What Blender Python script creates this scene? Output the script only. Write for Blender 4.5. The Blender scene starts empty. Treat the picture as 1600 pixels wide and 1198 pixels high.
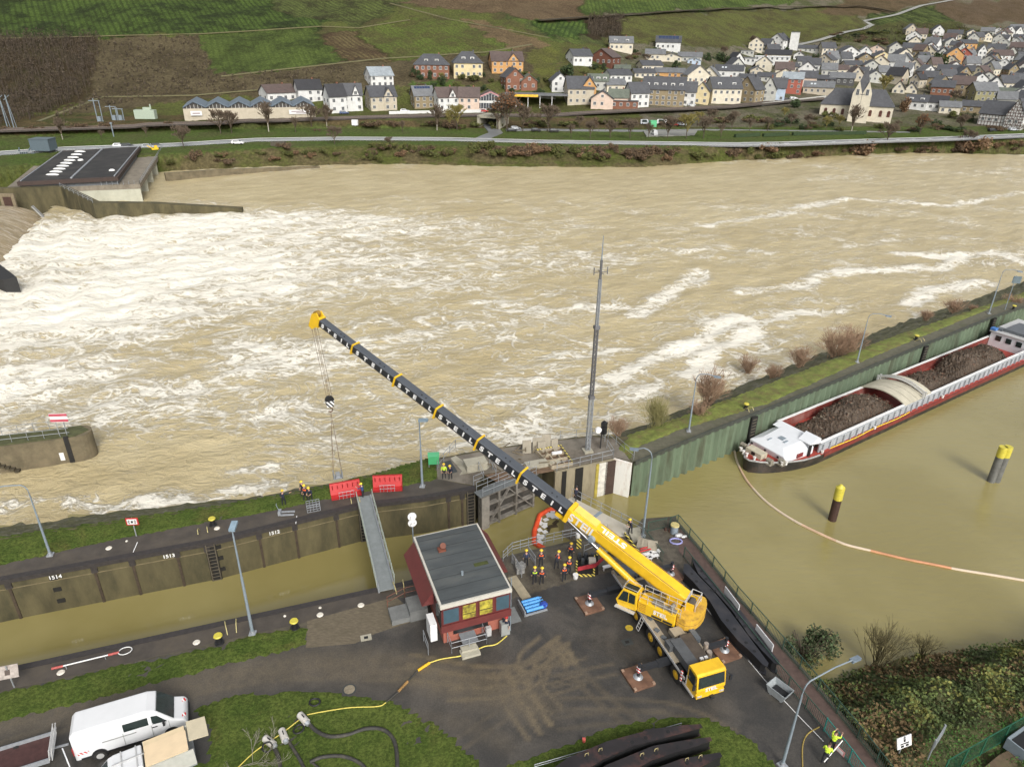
import bpy,math,random
import numpy as np
from mathutils import Vector,Matrix,noise as mnoise
R_=math.radians
scn=bpy.context.scene
COL=scn.collection
# ---------------- camera, sky, sun, exposure ----------------
CF,CP,CH,CR=1110.0,R_(26.5),41.0,R_(1.0)
cam_d=bpy.data.cameras.new('camera');cam=bpy.data.objects.new('camera',cam_d);COL.objects.link(cam)
cam_d.sensor_width=36;cam_d.lens=CF/1600*36;cam_d.clip_end=6000;cam_d.clip_start=.5
cam.location=(0,0,CH);cam.rotation_mode='XYZ'
cam.matrix_world=Matrix.Translation((0,0,CH)) @ Matrix.Rotation(math.pi/2-CP,4,'X') @ Matrix.Rotation(CR,4,'Z')
scn.camera=cam
w=bpy.data.worlds.new('World');scn.world=w;w.use_nodes=True
wn=w.node_tree.nodes;wl=w.node_tree.links
sky=wn.new('ShaderNodeTexSky');sky.sky_type='NISHITA';sky.sun_disc=False
SUN_EL,SUN_AZ=R_(38),R_(160)
sky.sun_elevation=SUN_EL;sky.sun_rotation=SUN_AZ;sky.air_density=1.0;sky.dust_density=5;sky.ozone_density=1
hs=wn.new('ShaderNodeHueSaturation');hs.inputs['Saturation'].default_value=.22
wl.new(sky.outputs[0],hs.inputs['Color']);wl.new(hs.outputs[0],wn['Background'].inputs[0])
wn['Background'].inputs[1].default_value=.145
sd=bpy.data.lights.new('sun','SUN');sd.energy=1.5;sd.angle=R_(18);sd.color=(1,.96,.9)
sun=bpy.data.objects.new('sun',sd);COL.objects.link(sun)
sv=Vector((math.sin(SUN_AZ)*math.cos(SUN_EL),math.cos(SUN_AZ)*math.cos(SUN_EL),math.sin(SUN_EL)))
sun.rotation_euler=sv.to_track_quat('Z','Y').to_euler()
scn.view_settings.view_transform='Standard';scn.view_settings.look='None'
scn.view_settings.exposure=0.35;scn.view_settings.gamma=1
scn.render.engine='CYCLES'

# ---------------- photo calibration ----------------
def ray(px,py):
    dx,dy=px-800,py-599
    c,s=math.cos(CR),math.sin(CR)
    x=c*dx+s*dy;y=-s*dx+c*dy
    return Vector((x,CF*math.cos(CP)-y*math.sin(CP),-CF*math.sin(CP)-y*math.cos(CP)))
def G(px,py,z=0.):
    r=ray(px,py);t=(z-CH)/r.z
    return Vector((r.x*t,r.y*t,z))
def proj(p):
    x,y,z=p[0],p[1],p[2]-CH
    d=y*math.cos(CP)-z*math.sin(CP);u=x*CF/d;v=(-y*math.sin(CP)-z*math.cos(CP))*CF/d
    c,s=math.cos(CR),math.sin(CR)
    return 800+c*u-s*v,599+s*u+c*v
def height_at(px,py,pytop,z0=0.):
    g=G(px,py,z0);lo,hi=z0,z0+60
    for _ in range(40):
        m=(lo+hi)/2
        if proj((g.x,g.y,m))[1] >pytop:lo=m
        else:hi=m
    return lo-z0
# ---------------- materials ----------------
MATS={}
def mat(name,col,rough=.7,var=.25,scale=2.0,bump=0.,bscale=None,metal=0.,dirt=None,dscale=.6,damt=.5,spec=.5,coord='Object',stretch=(1,1,1),detail=6,emit=0):
    if name in MATS:return MATS[name]
    m=bpy.data.materials.new(name);m.use_nodes=True;nt=m.node_tree;N=nt.nodes;L=nt.links
    b=N['Principled BSDF'];b.inputs['Roughness'].default_value=rough;b.inputs['Metallic'].default_value=metal
    b.inputs['Specular IOR Level'].default_value=spec
    tc=N.new('ShaderNodeTexCoord');mp=N.new('ShaderNodeMapping');mp.inputs['Scale'].default_value=stretch
    L.new(tc.outputs[coord],mp.inputs[0])
    if var or dirt:
        n=N.new('ShaderNodeTexNoise');n.inputs['Scale'].default_value=scale;n.inputs['Detail'].default_value=detail;n.inputs['Roughness'].default_value=.65
        L.new(mp.outputs[0],n.inputs['Vector'])
        r=N.new('ShaderNodeValToRGB');r.color_ramp.elements[0].position=.3;r.color_ramp.elements[1].position=.72
        r.color_ramp.elements[0].color=(*[max(0,c*(1-var)) for c in col],1)
        r.color_ramp.elements[1].color=(*[min(1,c*(1+var)) for c in col],1)
        L.new(n.outputs['Fac'],r.inputs[0]);out=r.outputs[0]
        if dirt:
            n2=N.new('ShaderNodeTexNoise');n2.inputs['Scale'].default_value=dscale;n2.inputs['Detail'].default_value=8;n2.inputs['Roughness'].default_value=.7
            L.new(mp.outputs[0],n2.inputs['Vector'])
            rr=N.new('ShaderNodeMapRange');rr.inputs[1].default_value=.48;rr.inputs[2].default_value=.66;rr.inputs[4].default_value=damt
            L.new(n2.outputs['Fac'],rr.inputs[0])
            mx=N.new('ShaderNodeMix');mx.data_type='RGBA';mx.inputs[7].default_value=(*dirt,1)
            L.new(rr.outputs[0],mx.inputs[0]);L.new(out,mx.inputs[6]);out=mx.outputs[2]
        L.new(out,b.inputs['Base Color'])
    else:b.inputs['Base Color'].default_value=(*col,1)
    if bump:
        n3=N.new('ShaderNodeTexNoise');n3.inputs['Scale'].default_value=bscale or scale*4;n3.inputs['Detail'].default_value=4
        L.new(mp.outputs[0],n3.inputs['Vector'])
        bp=N.new('ShaderNodeBump');bp.inputs['Strength'].default_value=1;bp.inputs['Distance'].default_value=bump
        L.new(n3.outputs['Fac'],bp.inputs['Height']);L.new(bp.outputs[0],b.inputs['Normal'])
    if emit:
        b.inputs['Emission Color'].default_value=(*col,1);b.inputs['Emission Strength'].default_value=emit
    MATS[name] =m
    return m
def glassy(name,col=(.02,.025,.03),rough=.08):
    return mat(name,col,rough,0,spec=.8)
# ---------------- mesh builder ----------------
class MB:
    def __init__(s,M=None):s.v=[];s.f=[];s.m=[];s.sm=[];s.M=M or Matrix()
    def add(s,vs,fs,mi=0,sm=False):
        o=len(s.v);M=s.M
        s.v += [tuple(M @ Vector(p)) for p in vs]
        s.f += [tuple(i+o for i in f) for f in fs];s.m += [mi]*len(fs);s.sm += [sm]*len(fs)
        return s
    def box(s,c,d,rz=0,mi=0,rx=0,ry=0,taper=1.0,tapy=None):
        T=Matrix.Translation(c) @ Matrix.Rotation(rz,4,'Z') @ Matrix.Rotation(ry,4,'Y') @ Matrix.Rotation(rx,4,'X')
        x,y,z=d[0]/2,d[1]/2,d[2]/2;ty=taper if tapy is None else tapy
        vs=[T @ Vector(p) for p in ((-x,-y,-z),(x,-y,-z),(x,y,-z),(-x,y,-z),(-x*taper,-y*ty,z),(x*taper,-y*ty,z),(x*taper,y*ty,z),(-x*taper,y*ty,z))]
        return s.add(vs,((0,3,2,1),(4,5,6,7),(0,1,5,4),(1,2,6,5),(2,3,7,6),(3,0,4,7)),mi)
    def bb(s,x0,x1,y0,y1,z0,z1,mi=0):return s.box(((x0+x1)/2,(y0+y1)/2,(z0+z1)/2),(x1-x0,y1-y0,z1-z0),0,mi)
    def bar(s,a,b,w,h=None,mi=0,up=(0,0,1)):
        a,b=Vector(a),Vector(b);d=b-a;L=d.length
        if L <1e-6:return s
        h=h or w;z=d/L;x=Vector(up).cross(z)
        if x.length <1e-4:x=Vector((1,0,0)).cross(z)
        x.normalize();y=z.cross(x)
        vs=[p+x*sx*w/2+y*sy*h/2 for p in (a,b) for sx,sy in ((-1,-1),(1,-1),(1,1),(-1,1))]
        return s.add(vs,((0,3,2,1),(4,5,6,7),(0,1,5,4),(1,2,6,5),(2,3,7,6),(3,0,4,7)),mi)
    def cyl(s,a,b,r0,r1=None,n=10,mi=0,cap=True,sm=True):
        a,b=Vector(a),Vector(b);r1=r0 if r1 is None else r1;z=(b-a).normalized()
        x=z.orthogonal().normalized();y=z.cross(x);vs=[]
        for p,r in ((a,r0),(b,r1)):
            for i in range(n):
                t=2*math.pi*i/n;vs.append(p+x*r*math.cos(t)+y*r*math.sin(t))
        s.add(vs,[(i,(i+1) % n,n+(i+1) % n,n+i) for i in range(n)],mi,sm)
        if cap:
            s.add(vs[:n],[tuple(range(n))[::-1]],mi);s.add(vs[n:],[tuple(range(n))],mi)
        return s
    def tube(s,pts,r,n=6,mi=0,closed=False):
        pts=[Vector(p) for p in pts];N=len(pts);vs=[]
        rr=r if isinstance(r,(list,tuple)) else [r]*N
        for i,p in enumerate(pts):
            if closed:t=pts[(i+1) % N]-pts[i-1]
            else:t=pts[min(i+1,N-1)]-pts[max(i-1,0)]
            t.normalize();x=t.cross(Vector((0,0,1)))
            if x.length <.05:x=t.cross(Vector((0,1,0)))
            x.normalize();y=x.cross(t)
            for k in range(n):
                a=2*math.pi*k/n;vs.append(p+(x*math.cos(a)+y*math.sin(a))*rr[i])
        fs=[]
        for i in range(N if closed else N-1):
            for k in range(n):
                a,b=i*n,((i+1) % N)*n;fs.append((a+k,a+(k+1) % n,b+(k+1) % n,b+k))
        s.add(vs,fs,mi,True)
        if not closed:s.add(vs[:n],[tuple(range(n))],mi);s.add(vs[-n:],[tuple(range(n))[::-1]],mi)
        return s
    def prism(s,poly,z0,z1,mi=0,mtop=None,T=None):
        n=len(poly)
        ar=sum(poly[i][0]*poly[(i+1) % n][1]-poly[(i+1) % n][0]*poly[i][1] for i in range(n))
        if ar <0:poly=poly[::-1]
        T=T or Matrix()
        vs=[T @ Vector((p[0],p[1],z0)) for p in poly]+[T @ Vector((p[0],p[1],z1)) for p in poly]
        s.add(vs,[(i,(i+1) % n,n+(i+1) % n,n+i) for i in range(n)]+[tuple(range(n))[::-1]],mi)
        s.add(vs[n:],[tuple(range(n))],mi if mtop is None else mtop)
        return s
    def ball(s,c,r,n=8,m=6,mi=0,sq=(1,1,1)):
        vs=[Vector((c[0],c[1],c[2]+r*sq[2]))]
        for j in range(1,m):
            for i in range(n):
                t=math.pi*j/m;a=2*math.pi*i/n
                vs.append(Vector((c[0]+r*sq[0]*math.sin(t)*math.cos(a),c[1]+r*sq[1]*math.sin(t)*math.sin(a),c[2]+r*sq[2]*math.cos(t))))
        vs.append(Vector((c[0],c[1],c[2]-r*sq[2])));fs=[]
        for i in range(n):
            fs.append((0,1+i,1+(i+1) % n));e=len(vs)-1;b=1+(m-2)*n
            fs.append((e,b+(i+1) % n,b+i))
            for j in range(m-2):fs.append((1+j*n+i,1+(j+1)*n+i,1+(j+1)*n+(i+1) % n,1+j*n+(i+1) % n))
        return s.add(vs,fs,mi,True)
    def build(s,name,mats,parent=None,bevel=0,loc=None):
        me=bpy.data.meshes.new(name);me.from_pydata(s.v,[],s.f)
        mats=mats if isinstance(mats,(list,tuple)) else [mats]
        for m in mats:me.materials.append(m)
        me.polygons.foreach_set('material_index',s.m);me.polygons.foreach_set('use_smooth',s.sm);me.update()
        o=bpy.data.objects.new(name,me);COL.objects.link(o)
        if parent:o.parent=parent
        if loc is not None:o.location=loc
        if bevel:
            b=o.modifiers.new('bevel','BEVEL');b.width=bevel;b.segments=2;b.limit_method='ANGLE'
        return o
def tag(o,label,cat,group=None,kind=None):
    if label:o['label'] =label
    if cat:o['category'] =cat
    if group:o['group'] =group
    if kind:o['kind'] =kind
    return o
def struct(o):o['kind'] ='structure';return o
def thing(name,label,cat,loc=(0,0,0),rz=0,group=None):
    o=bpy.data.objects.new(name,None);COL.objects.link(o);o.location=loc;o.rotation_euler=(0,0,rz);o.empty_display_size=.3
    return tag(o,label,cat,group)
def one(name,mb,mats,label,cat,loc=(0,0,0),rz=0,group=None,bevel=0):
    o=mb.build(name,mats,None,bevel);o.location=loc;o.rotation_euler=(0,0,rz)
    return tag(o,label,cat,group)
def dup(root,loc,rz=0,label=None,sc=None):
    r=root.copy();COL.objects.link(r);r.location=loc;r.rotation_euler=(0,0,rz)
    if label:r['label'] =label
    if sc:r.scale=(sc,sc,sc) if not isinstance(sc,tuple) else sc
    for ch in list(root.children):
        c=ch.copy();COL.objects.link(c);c.parent=r
        for g in ch.children:
            d=g.copy();COL.objects.link(d);d.parent=c
    return r
def text_mesh(s,size,depth=.02,bold=.0,name='lettering'):
    cu=bpy.data.curves.new(name,'FONT');cu.body=s;cu.size=size;cu.extrude=depth;cu.offset=bold;cu.align_x='CENTER';cu.align_y='CENTER'
    o=bpy.data.objects.new(name,cu);COL.objects.link(o)
    me=bpy.data.meshes.new_from_object(o.evaluated_get(bpy.context.evaluated_depsgraph_get()))
    bpy.data.objects.remove(o);me.name=name
    return me
def place_text(s,size,m,T,parent,name='lettering',depth=.02,bold=.0,sx=1):
    me=text_mesh(s,size,depth,bold,name);me.materials.clear();me.materials.append(m)
    me.transform(T @ Matrix.Diagonal((sx,1,1,1)))
    o=bpy.data.objects.new(name,me);COL.objects.link(o)
    if parent:o.parent=parent
    return o
def frame(o,x,n):
    """matrix with local x along x, local z along n"""
    x=Vector(x).normalized();n=Vector(n);n=(n-x*n.dot(x)).normalized();y=n.cross(x)
    return Matrix(((x.x,y.x,n.x,o[0]),(x.y,y.y,n.y,o[1]),(x.z,y.z,n.z,o[2]),(0,0,0,1)))
WZ=-4.3
# ---------------- terrain beyond the river ----------------
def FD(px,py,z):return G(px,py,z).y
def stn(px,rows,far):
    pts=[(FD(px,py,z),z) for py,z in rows]+far
    p=G(px,rows[2][0],0);a=p.x/p.y
    out=[pts[0]]
    for q in pts[1:]:out.append((max(q[0],out[-1][0]+.5),q[1]))
    return a,np.array([q[0] for q in out]),np.array([q[1] for q in out])
STN=[
 stn(-500,[(340,-7),(330,WZ),(296,1),(250,1.2),(238,3.2)],[(300,4),(330,12),(390,34),(450,54),(600,110),(1500,300)]),
 stn(0,[(305,-7),(296,WZ),(268,1),(218,1.2),(206,3.2)],[(330,4),(350,10),(420,34),(480,55),(620,110),(1500,300)]),
 stn(270,[(280,-7),(271,WZ),(240,1),(204,1.2),(196,3.4)],[(336,4),(356,7),(420,30),(480,53),(620,105),(1500,300)]),
 stn(450,[(272,-7),(262,WZ),(230,1),(200,1.2),(192,3.6)],[(340,4),(362,5),(385,16),(430,30),(500,50),(650,105),(1500,300)]),
 stn(620,[(269,-7),(261,WZ),(226,1),(201,1.2),(188,4.2)],[(350,4.3),(372,5.5),(398,17),(430,28),(520,54),(680,100),(1500,280)]),
 stn(800,[(273,-7),(265,WZ),(228,1),(206,1.2),(184,4.2)],[(365,4.3),(384,6),(410,18),(450,31),(540,56),(700,105),(1500,280)]),
 stn(1000,[(274,-7),(266,WZ),(230,1),(206,1.2),(183,4.2)],[(362,4.2),(400,9),(450,19),(500,28),(560,44),(700,80),(1500,260)]),
 stn(1200,[(260,-7),(252,WZ),(226,1),(206,1.2),(190,2.6)],[(370,3.8),(450,11.5),(520,19),(600,29),(700,50),(900,100),(1500,240)]),
 stn(1400,[(250,-7),(243,WZ),(222,1),(207,1.2),(196,2.0)],[(370,3),(450,9),(550,19),(650,29),(760,46),(1000,100),(1500,200)]),
 stn(1600,[(244,-7),(237,WZ),(218,1),(207,1.2),(196,2.0)],[(380,3),(450,7),(550,15.5),(700,29),(820,44),(1000,90),(1500,190)]),
 stn(2100,[(226,-7),(219,WZ),(204,1),(197,1.2),(190,2.0)],[(500,3),(560,6),(700,20),(850,40),(1000,75),(1500,180)]),
]
SA=np.array([s[0] for s in STN])
K5Y=np.stack([s[1][:5] for s in STN]);K5Z=np.stack([s[2][:5] for s in STN])
def terr(x,y):
    x=np.atleast_1d(np.asarray(x,float));y=np.atleast_1d(np.asarray(y,float))
    a=np.clip(x/np.maximum(y,1),SA[0],SA[-1])
    k=np.clip(np.searchsorted(SA,a)-1,0,len(SA)-2);t=(a-SA[k])/(SA[k+1]-SA[k]);ts=t*t*(3-2*t)*.5+t*.5
    ky=K5Y[k]*(1-t)[:,None]+K5Y[k+1]*t[:,None];kz=K5Z[k]*(1-t)[:,None]+K5Z[k+1]*t[:,None]
    zn=kz[:,0].copy()
    for j in range(4):
        f=np.clip((y-ky[:,j])/(ky[:,j+1]-ky[:,j]),0,1);zn=np.where(y >ky[:,j],kz[:,j]*(1-f)+kz[:,j+1]*f,zn)
    Z=np.stack([np.interp(y,s[1],s[2]) for s in STN]);i=np.arange(len(a));zf=Z[k,i]*(1-ts)+Z[k+1,i]*ts
    wgt=np.clip((y-ky[:,4])/14,0,1);z=zn*(1-wgt)+zf*wgt
    h=np.clip((z-8)/25,0,1)
    return z+h*(1.6*np.sin(x*.031+1)*np.cos(y*.027)+1.1*np.sin(x*.07+y*.05)+.5*np.sin(x*.17-y*.11))
def tz(x,y):return float(terr(x,y)[0])
_D=np.concatenate([np.arange(200,700,1.0),np.arange(700,1490,3.0)])
def hit(px,py):
    r=ray(px,py);k=_D/r.y;X=r.x*k;Zr=CH+r.z*k
    below=np.nonzero(Zr <terr(X,_D))[0]
    if len(below) == 0:i=len(_D)-1
    else:i=below[0]
    if i >0:
        lo,hi=_D[i-1],_D[i]
        for _ in range(18):
            m=(lo+hi)/2;t=m/r.y
            if CH+r.z*t <tz(r.x*t,m):hi=m
            else:lo=m
    else:hi=_D[0]
    t=hi/r.y
    return Vector((r.x*t,hi,tz(r.x*t,hi)))
def pxpm(p):
    """photo pixels per metre at a world point"""
    d=p[1]*math.cos(CP)-(p[2]-CH)*math.sin(CP);return CF/d
def pip(X,Y,poly):
    ins=np.zeros(X.shape,bool);n=len(poly)
    for i in range(n):
        x0,y0=poly[i][0],poly[i][1];x1,y1=poly[(i+1) % n][0],poly[(i+1) % n][1]
        if abs(y1-y0) <1e-9:continue
        c=((y0 >Y) != (y1 >Y)) & (X <(x1-x0)*(Y-y0)/(y1-y0)+x0)
        ins ^= c
    return ins
def dens(poly,n=4,closed=True):
    out=[];N=len(poly)
    for i in range(N if closed else N-1):
        a=poly[i];b=poly[(i+1) % N]
        for k in range(n):out.append((a[0]+(b[0]-a[0])*k/n,a[1]+(b[1]-a[1])*k/n))
    if not closed:out.append(poly[-1])
    return out
def grid_obj(name,X,Y,Z,mats,attrs,smooth=True,mask=None):
    nr,nc=X.shape;n=nr*nc
    me=bpy.data.meshes.new(name)
    co=np.stack([X.ravel(),Y.ravel(),Z.ravel()],1).astype(np.float32)
    i=np.arange(n).reshape(nr,nc)
    q=np.stack([i[:-1,:-1].ravel(),i[:-1,1:].ravel(),i[1:,1:].ravel(),i[1:,:-1].ravel()],1)
    if mask is not None:q=q[mask[:-1,:-1].ravel()]
    me.vertices.add(n);me.vertices.foreach_set('co',co.ravel())
    me.loops.add(q.size);me.loops.foreach_set('vertex_index',q.ravel().astype(np.int32))
    me.polygons.add(len(q));me.polygons.foreach_set('loop_start',np.arange(0,q.size,4,dtype=np.int32))
    me.polygons.foreach_set('loop_total',np.full(len(q),4,np.int32))
    me.update(calc_edges=True);me.validate()
    me.polygons.foreach_set('use_smooth',np.full(len(me.polygons),smooth))
    for k,v in attrs.items():
        if v.ndim == 1:
            a=me.attributes.new(k,'FLOAT','POINT');a.data.foreach_set('value',v.astype(np.float32))
        else:
            a=me.attributes.new(k,'FLOAT_COLOR','POINT');a.data.foreach_set('color',np.concatenate([v,np.ones((len(v),1))],1).astype(np.float32).ravel())
    me.materials.append(mats);o=bpy.data.objects.new(name,me);COL.objects.link(o)
    return o
# field list: photo outline, colour, second colour (rows), row direction (two photo points), row strength
GRN,OLV,BRN,DRK,LGR=(.075,.125,.022),(.10,.115,.032),(.13,.095,.055),(.05,.038,.022),(.11,.19,.03)
FIELDS=[
 ([(-300,75),(0,58),(312,54),(500,42),(640,5),(640,-120),(-300,-120)],(.062,.098,.024),(.025,.036,.014),((100,0),(120,55)),.55),
 ([(430,-120),(1100,-120),(1100,-10),(640,5),(560,42),(430,20)],(.082,.105,.034),(.04,.042,.02),((480,5),(560,42)),.5),
 ([(-300,75),(0,58),(160,58),(150,110),(140,150),(60,185),(-300,235)],DRK,(.05,.045,.022),None,0),
 ([(160,58),(312,54),(345,118),(420,108),(600,92),(760,82),(860,72),(880,120),(540,140),(260,160),(60,190),(140,150)],(.095,.08,.048),(.06,.05,.03),None,0),
 ([(312,54),(500,42),(490,55),(540,98),(345,118)],(.074,.105,.028),(.04,.055,.018),((340,70),(350,110)),.3),
 ([(490,55),(545,48),(610,95),(540,98)],(.12,.10,.05),(.07,.05,.03),((500,60),(560,98)),.8),
 ([(545,48),(640,32),(720,30),(800,80),(610,95)],(.09,.12,.03),(.075,.075,.03),((560,50),(620,92)),.4),
 ([(720,30),(760,34),(860,70),(800,80)],(.14,.105,.06),(.10,.075,.045),None,0),
 ([(620,5),(700,-10),(925,-20),(915,30),(830,35),(780,22)],(.12,.09,.055),(.09,.065,.04),((700,0),(800,30)),.3),
 ([(780,22),(830,35),(900,34),(960,50),(940,70),(860,66)],(.085,.12,.03),(.06,.07,.03),((860,40),(900,60)),.3),
 ([(905,-120),(1400,-120),(1330,-5),(1135,13),(1020,20),(908,22)],(.085,.125,.032),(.04,.06,.018),((930,0),(935,20)),.6),
 ([(830,36),(918,30),(916,58),(860,58)],(.078,.125,.03),(.035,.06,.018),((900,32),(890,55)),.8),
 ([(918,26),(975,24),(972,62),(916,60)],(.04,.03,.018),(.03,.025,.015),None,0),
 ([(975,26),(1150,15),(1340,12),(1350,40),(1320,58),(1180,75),(1000,70),(972,60)],(.10,.115,.035),(.07,.065,.03),((1060,25),(1140,62)),.55),
 ([(1330,-5),(1500,-8),(1450,3),(1360,26),(1280,22)],(.10,.075,.045),(.07,.055,.03),None,0),
 ([(1355,26),(1455,8),(1490,34),(1400,46),(1355,34)],(.095,.125,.04),(.03,.04,.015),((1370,33),(1480,26)),.9),
 ([(1455,5),(1700,-5),(1750,30),(1500,38),(1470,20)],(.10,.075,.05),(.08,.06,.035),None,0),
 ([(1290,70),(1350,38),(1500,34),(1520,50),(1440,70),(1320,68)],(.07,.08,.028),(.05,.05,.02),None,0),
 ([(815,85),(860,70),(880,130),(840,130)],(.10,.11,.03),(.08,.08,.03),None,0),
 ([(640,130),(700,128),(710,165),(650,165)],(.07,.11,.03),(.05,.08,.02),None,0),
]
aa=np.linspace(SA[0]-.15,SA[-1]+.1,620)
dd=np.concatenate([np.arange(205,560,1.5),np.arange(560,900,4),np.arange(900,1500,20)])
A_,D_=np.meshgrid(aa,dd);TX=A_*D_;TY=D_;TZ=terr(TX.ravel(),TY.ravel()).reshape(TX.shape)
rs=np.random.RandomState(3)
TZ=TZ+rs.uniform(-.12,.12,TZ.shape)
n=TX.size;colr=np.zeros((n,3));col2=np.zeros((n,3));rowc=np.zeros(n);rowa=np.zeros(n)
fx,fy,fz=TX.ravel(),TY.ravel(),TZ.ravel()
colr[:] =(.085,.10,.03);col2[:] =(.07,.065,.03)
bank=fz <.9;colr[bank] =(.10,.085,.045);col2[bank] =(.07,.085,.022)
flat=(fz >= .9) & (fz <1.8);colr[flat] =(.072,.108,.026);col2[flat] =(.08,.095,.034)
emb=(fz >= 1.8) & (fz <4.1) & (fx <60);colr[emb] =(.10,.075,.04);col2[emb] =(.05,.06,.02)
town=(fz >= 1.9) & (fx >60) & (fy >345);colr[town] =(.13,.12,.09);col2[town] =(.07,.08,.035)
jx=2.2*np.sin(fx*.23+fy*.11)+1.4*np.sin(fx*.6-fy*.31)+rs.uniform(-1.1,1.1,n);jy=2.0*np.sin(fx*.19-fy*.21+2)+1.2*np.cos(fx*.5+fy*.44)+rs.uniform(-1.1,1.1,n)
for poly,c1,c2,rd,amp in FIELDS:
    W=[hit(*p) for p in dens(poly,4)]
    k=pip(fx+jx,fy+jy,W) & (fz >4.6)
    colr[k] =c1;col2[k] =c2;rowa[k] =amp
    if rd:
        p,q=hit(*rd[0]),hit(*rd[1]);d=Vector((q.x-p.x,q.y-p.y)).normalized()
        rowc[k] =(fx[k]*-d.y+fy[k]*d.x)/3.0
m=bpy.data.materials.new('hillside');m.use_nodes=True;N=m.node_tree.nodes;L=m.node_tree.links;b=N['Principled BSDF']
b.inputs['Roughness'].default_value=.95;b.inputs['Specular IOR Level'].default_value=.1
def attr(N,nm):
    a=N.new('ShaderNodeAttribute');a.attribute_name=nm;return a
def math_(N,L,op,a,b=None,c=None,clamp=False):
    x=N.new('ShaderNodeMath');x.operation=op;x.use_clamp=clamp
    for i,v in enumerate((a,b,c)):
        if v is None:continue
        if isinstance(v,(int,float)):x.inputs[i].default_value=v
        else:L.new(v,x.inputs[i])
    return x.outputs[0]
def mixc(N,L,f,a,b,blend='MIX'):
    x=N.new('ShaderNodeMix');x.data_type='RGBA';x.blend_type=blend
    for i,v in ((0,f),(6,a),(7,b)):
        if isinstance(v,(int,float)):x.inputs[i].default_value=v
        elif isinstance(v,tuple):x.inputs[i].default_value=(*v,1)
        else:L.new(v,x.inputs[i])
    return x.outputs[2]
def noise_(N,L,vec,scale,detail=5,rough=.6,dist=0):
    x=N.new('ShaderNodeTexNoise');x.inputs['Scale'].default_value=scale;x.inputs['Detail'].default_value=detail;x.inputs['Roughness'].default_value=rough;x.inputs['Distortion'].default_value=dist
    if vec:L.new(vec,x.inputs['Vector'])
    return x.outputs['Fac']
def ramp_(N,L,f,a,b):
    x=N.new('ShaderNodeMapRange');x.interpolation_type='SMOOTHSTEP';x.inputs[1].default_value=a;x.inputs[2].default_value=b;L.new(f,x.inputs[0]);return x.outputs[0]
geo=N.new('ShaderNodeNewGeometry').outputs['Position']
n1=noise_(N,L,geo,.07,8,.7);n2=noise_(N,L,geo,.9,5,.7)
c=mixc(N,L,ramp_(N,L,n1,.42,.62),attr(N,'c1').outputs['Color'],attr(N,'c2').outputs['Color'])
sn=math_(N,L,'SINE',math_(N,L,'MULTIPLY',attr(N,'rowc').outputs['Fac'],6.2832))
sn=math_(N,L,'ADD',sn,math_(N,L,'MULTIPLY_ADD',n2,1.5,-.75))
st=math_(N,L,'MULTIPLY',ramp_(N,L,sn,-.1,.9),attr(N,'rowa').outputs['Fac'])
c=mixc(N,L,st,c,attr(N,'c2').outputs['Color'])
c=mixc(N,L,ramp_(N,L,n2,.35,.7),mixc(N,L,1.0,c,(.62,.60,.58),'MULTIPLY'),mixc(N,L,1.0,c,(1.25,1.22,1.15),'MULTIPLY'))
L.new(c,b.inputs['Base Color'])
bp=N.new('ShaderNodeBump');bp.inputs['Distance'].default_value=.6;bp.inputs['Strength'].default_value=.8
L.new(math_(N,L,'ADD',n2,math_(N,L,'MULTIPLY',st,.6)),bp.inputs['Height']);L.new(bp.outputs[0],b.inputs['Normal'])
struct(grid_obj('hillside_terrain',TX,TY,TZ,m,dict(c1=colr,c2=col2,rowc=rowc,rowa=rowa)))

# ---------------- river ----------------
WEIR=[G(-60,470,WZ),G(70,343,WZ)]
def segd(X,Y,a,b):
    ax,ay,bx,by=a[0],a[1],b[0],b[1];dx,dy=bx-ax,by-ay
    t=np.clip(((X-ax)*dx+(Y-ay)*dy)/(dx*dx+dy*dy+1e-9),0,1)
    return np.hypot(X-ax-t*dx,Y-ay-t*dy)
ux=np.arange(-190,330,.9);vy=np.arange(38,322,.9)
RX,RY=np.meshgrid(ux,vy);X,Y=RX.ravel(),RY.ravel()
den=np.full(X.shape,.40)
def blob(px,py,rx,ry,wgt,ang=15):
    """foam density around a place on the water, radii in metres"""
    global den
    p=G(px,py,WZ);c,s=math.cos(R_(ang)),math.sin(R_(ang))
    u=((X-p.x)*c+(Y-p.y)*s)/rx;v=(-(X-p.x)*s+(Y-p.y)*c)/ry
    den=np.maximum(den,wgt*np.exp(-(u*u+v*v)))
for B in [(40,480,55,34,.86),(150,385,60,45,.82),(30,600,28,16,.8),(300,430,70,45,.74),(300,350,60,22,.82),(480,360,80,26,.68),(200,620,22,12,.68),(420,560,30,18,.55),
          (600,420,60,35,.56),(700,380,60,25,.50),(800,600,25,14,.48),(700,520,40,25,.50),(450,640,24,10,.48),(900,400,60,25,.48),(1100,380,70,30,.46),(1400,340,80,30,.45),(830,665,9,6,.62,60),
          (800,700,10,4,.66),(650,735,8,3,.62),(100,690,12,8,.45),(1000,600,20,12,.45),(1000,520,30,20,.44),(550,690,14,6,.46),(940,650,8,5,.6)]:blob(*B)
calm=np.exp(-(segd(X,Y,G(260,295,WZ),G(1100,275,WZ))/26)**2);den *= (1-.85*calm);den *= np.clip(1.02-(X+Y*.25)/330,.72,1)
for q,ww in ((G(150,750,WZ),7),(G(300,745,WZ),7),(G(40,745,WZ),5)):
    den *= 1-.75*np.exp(-((X-q.x)**2+(Y-q.y)**2)/ww**2)
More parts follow.
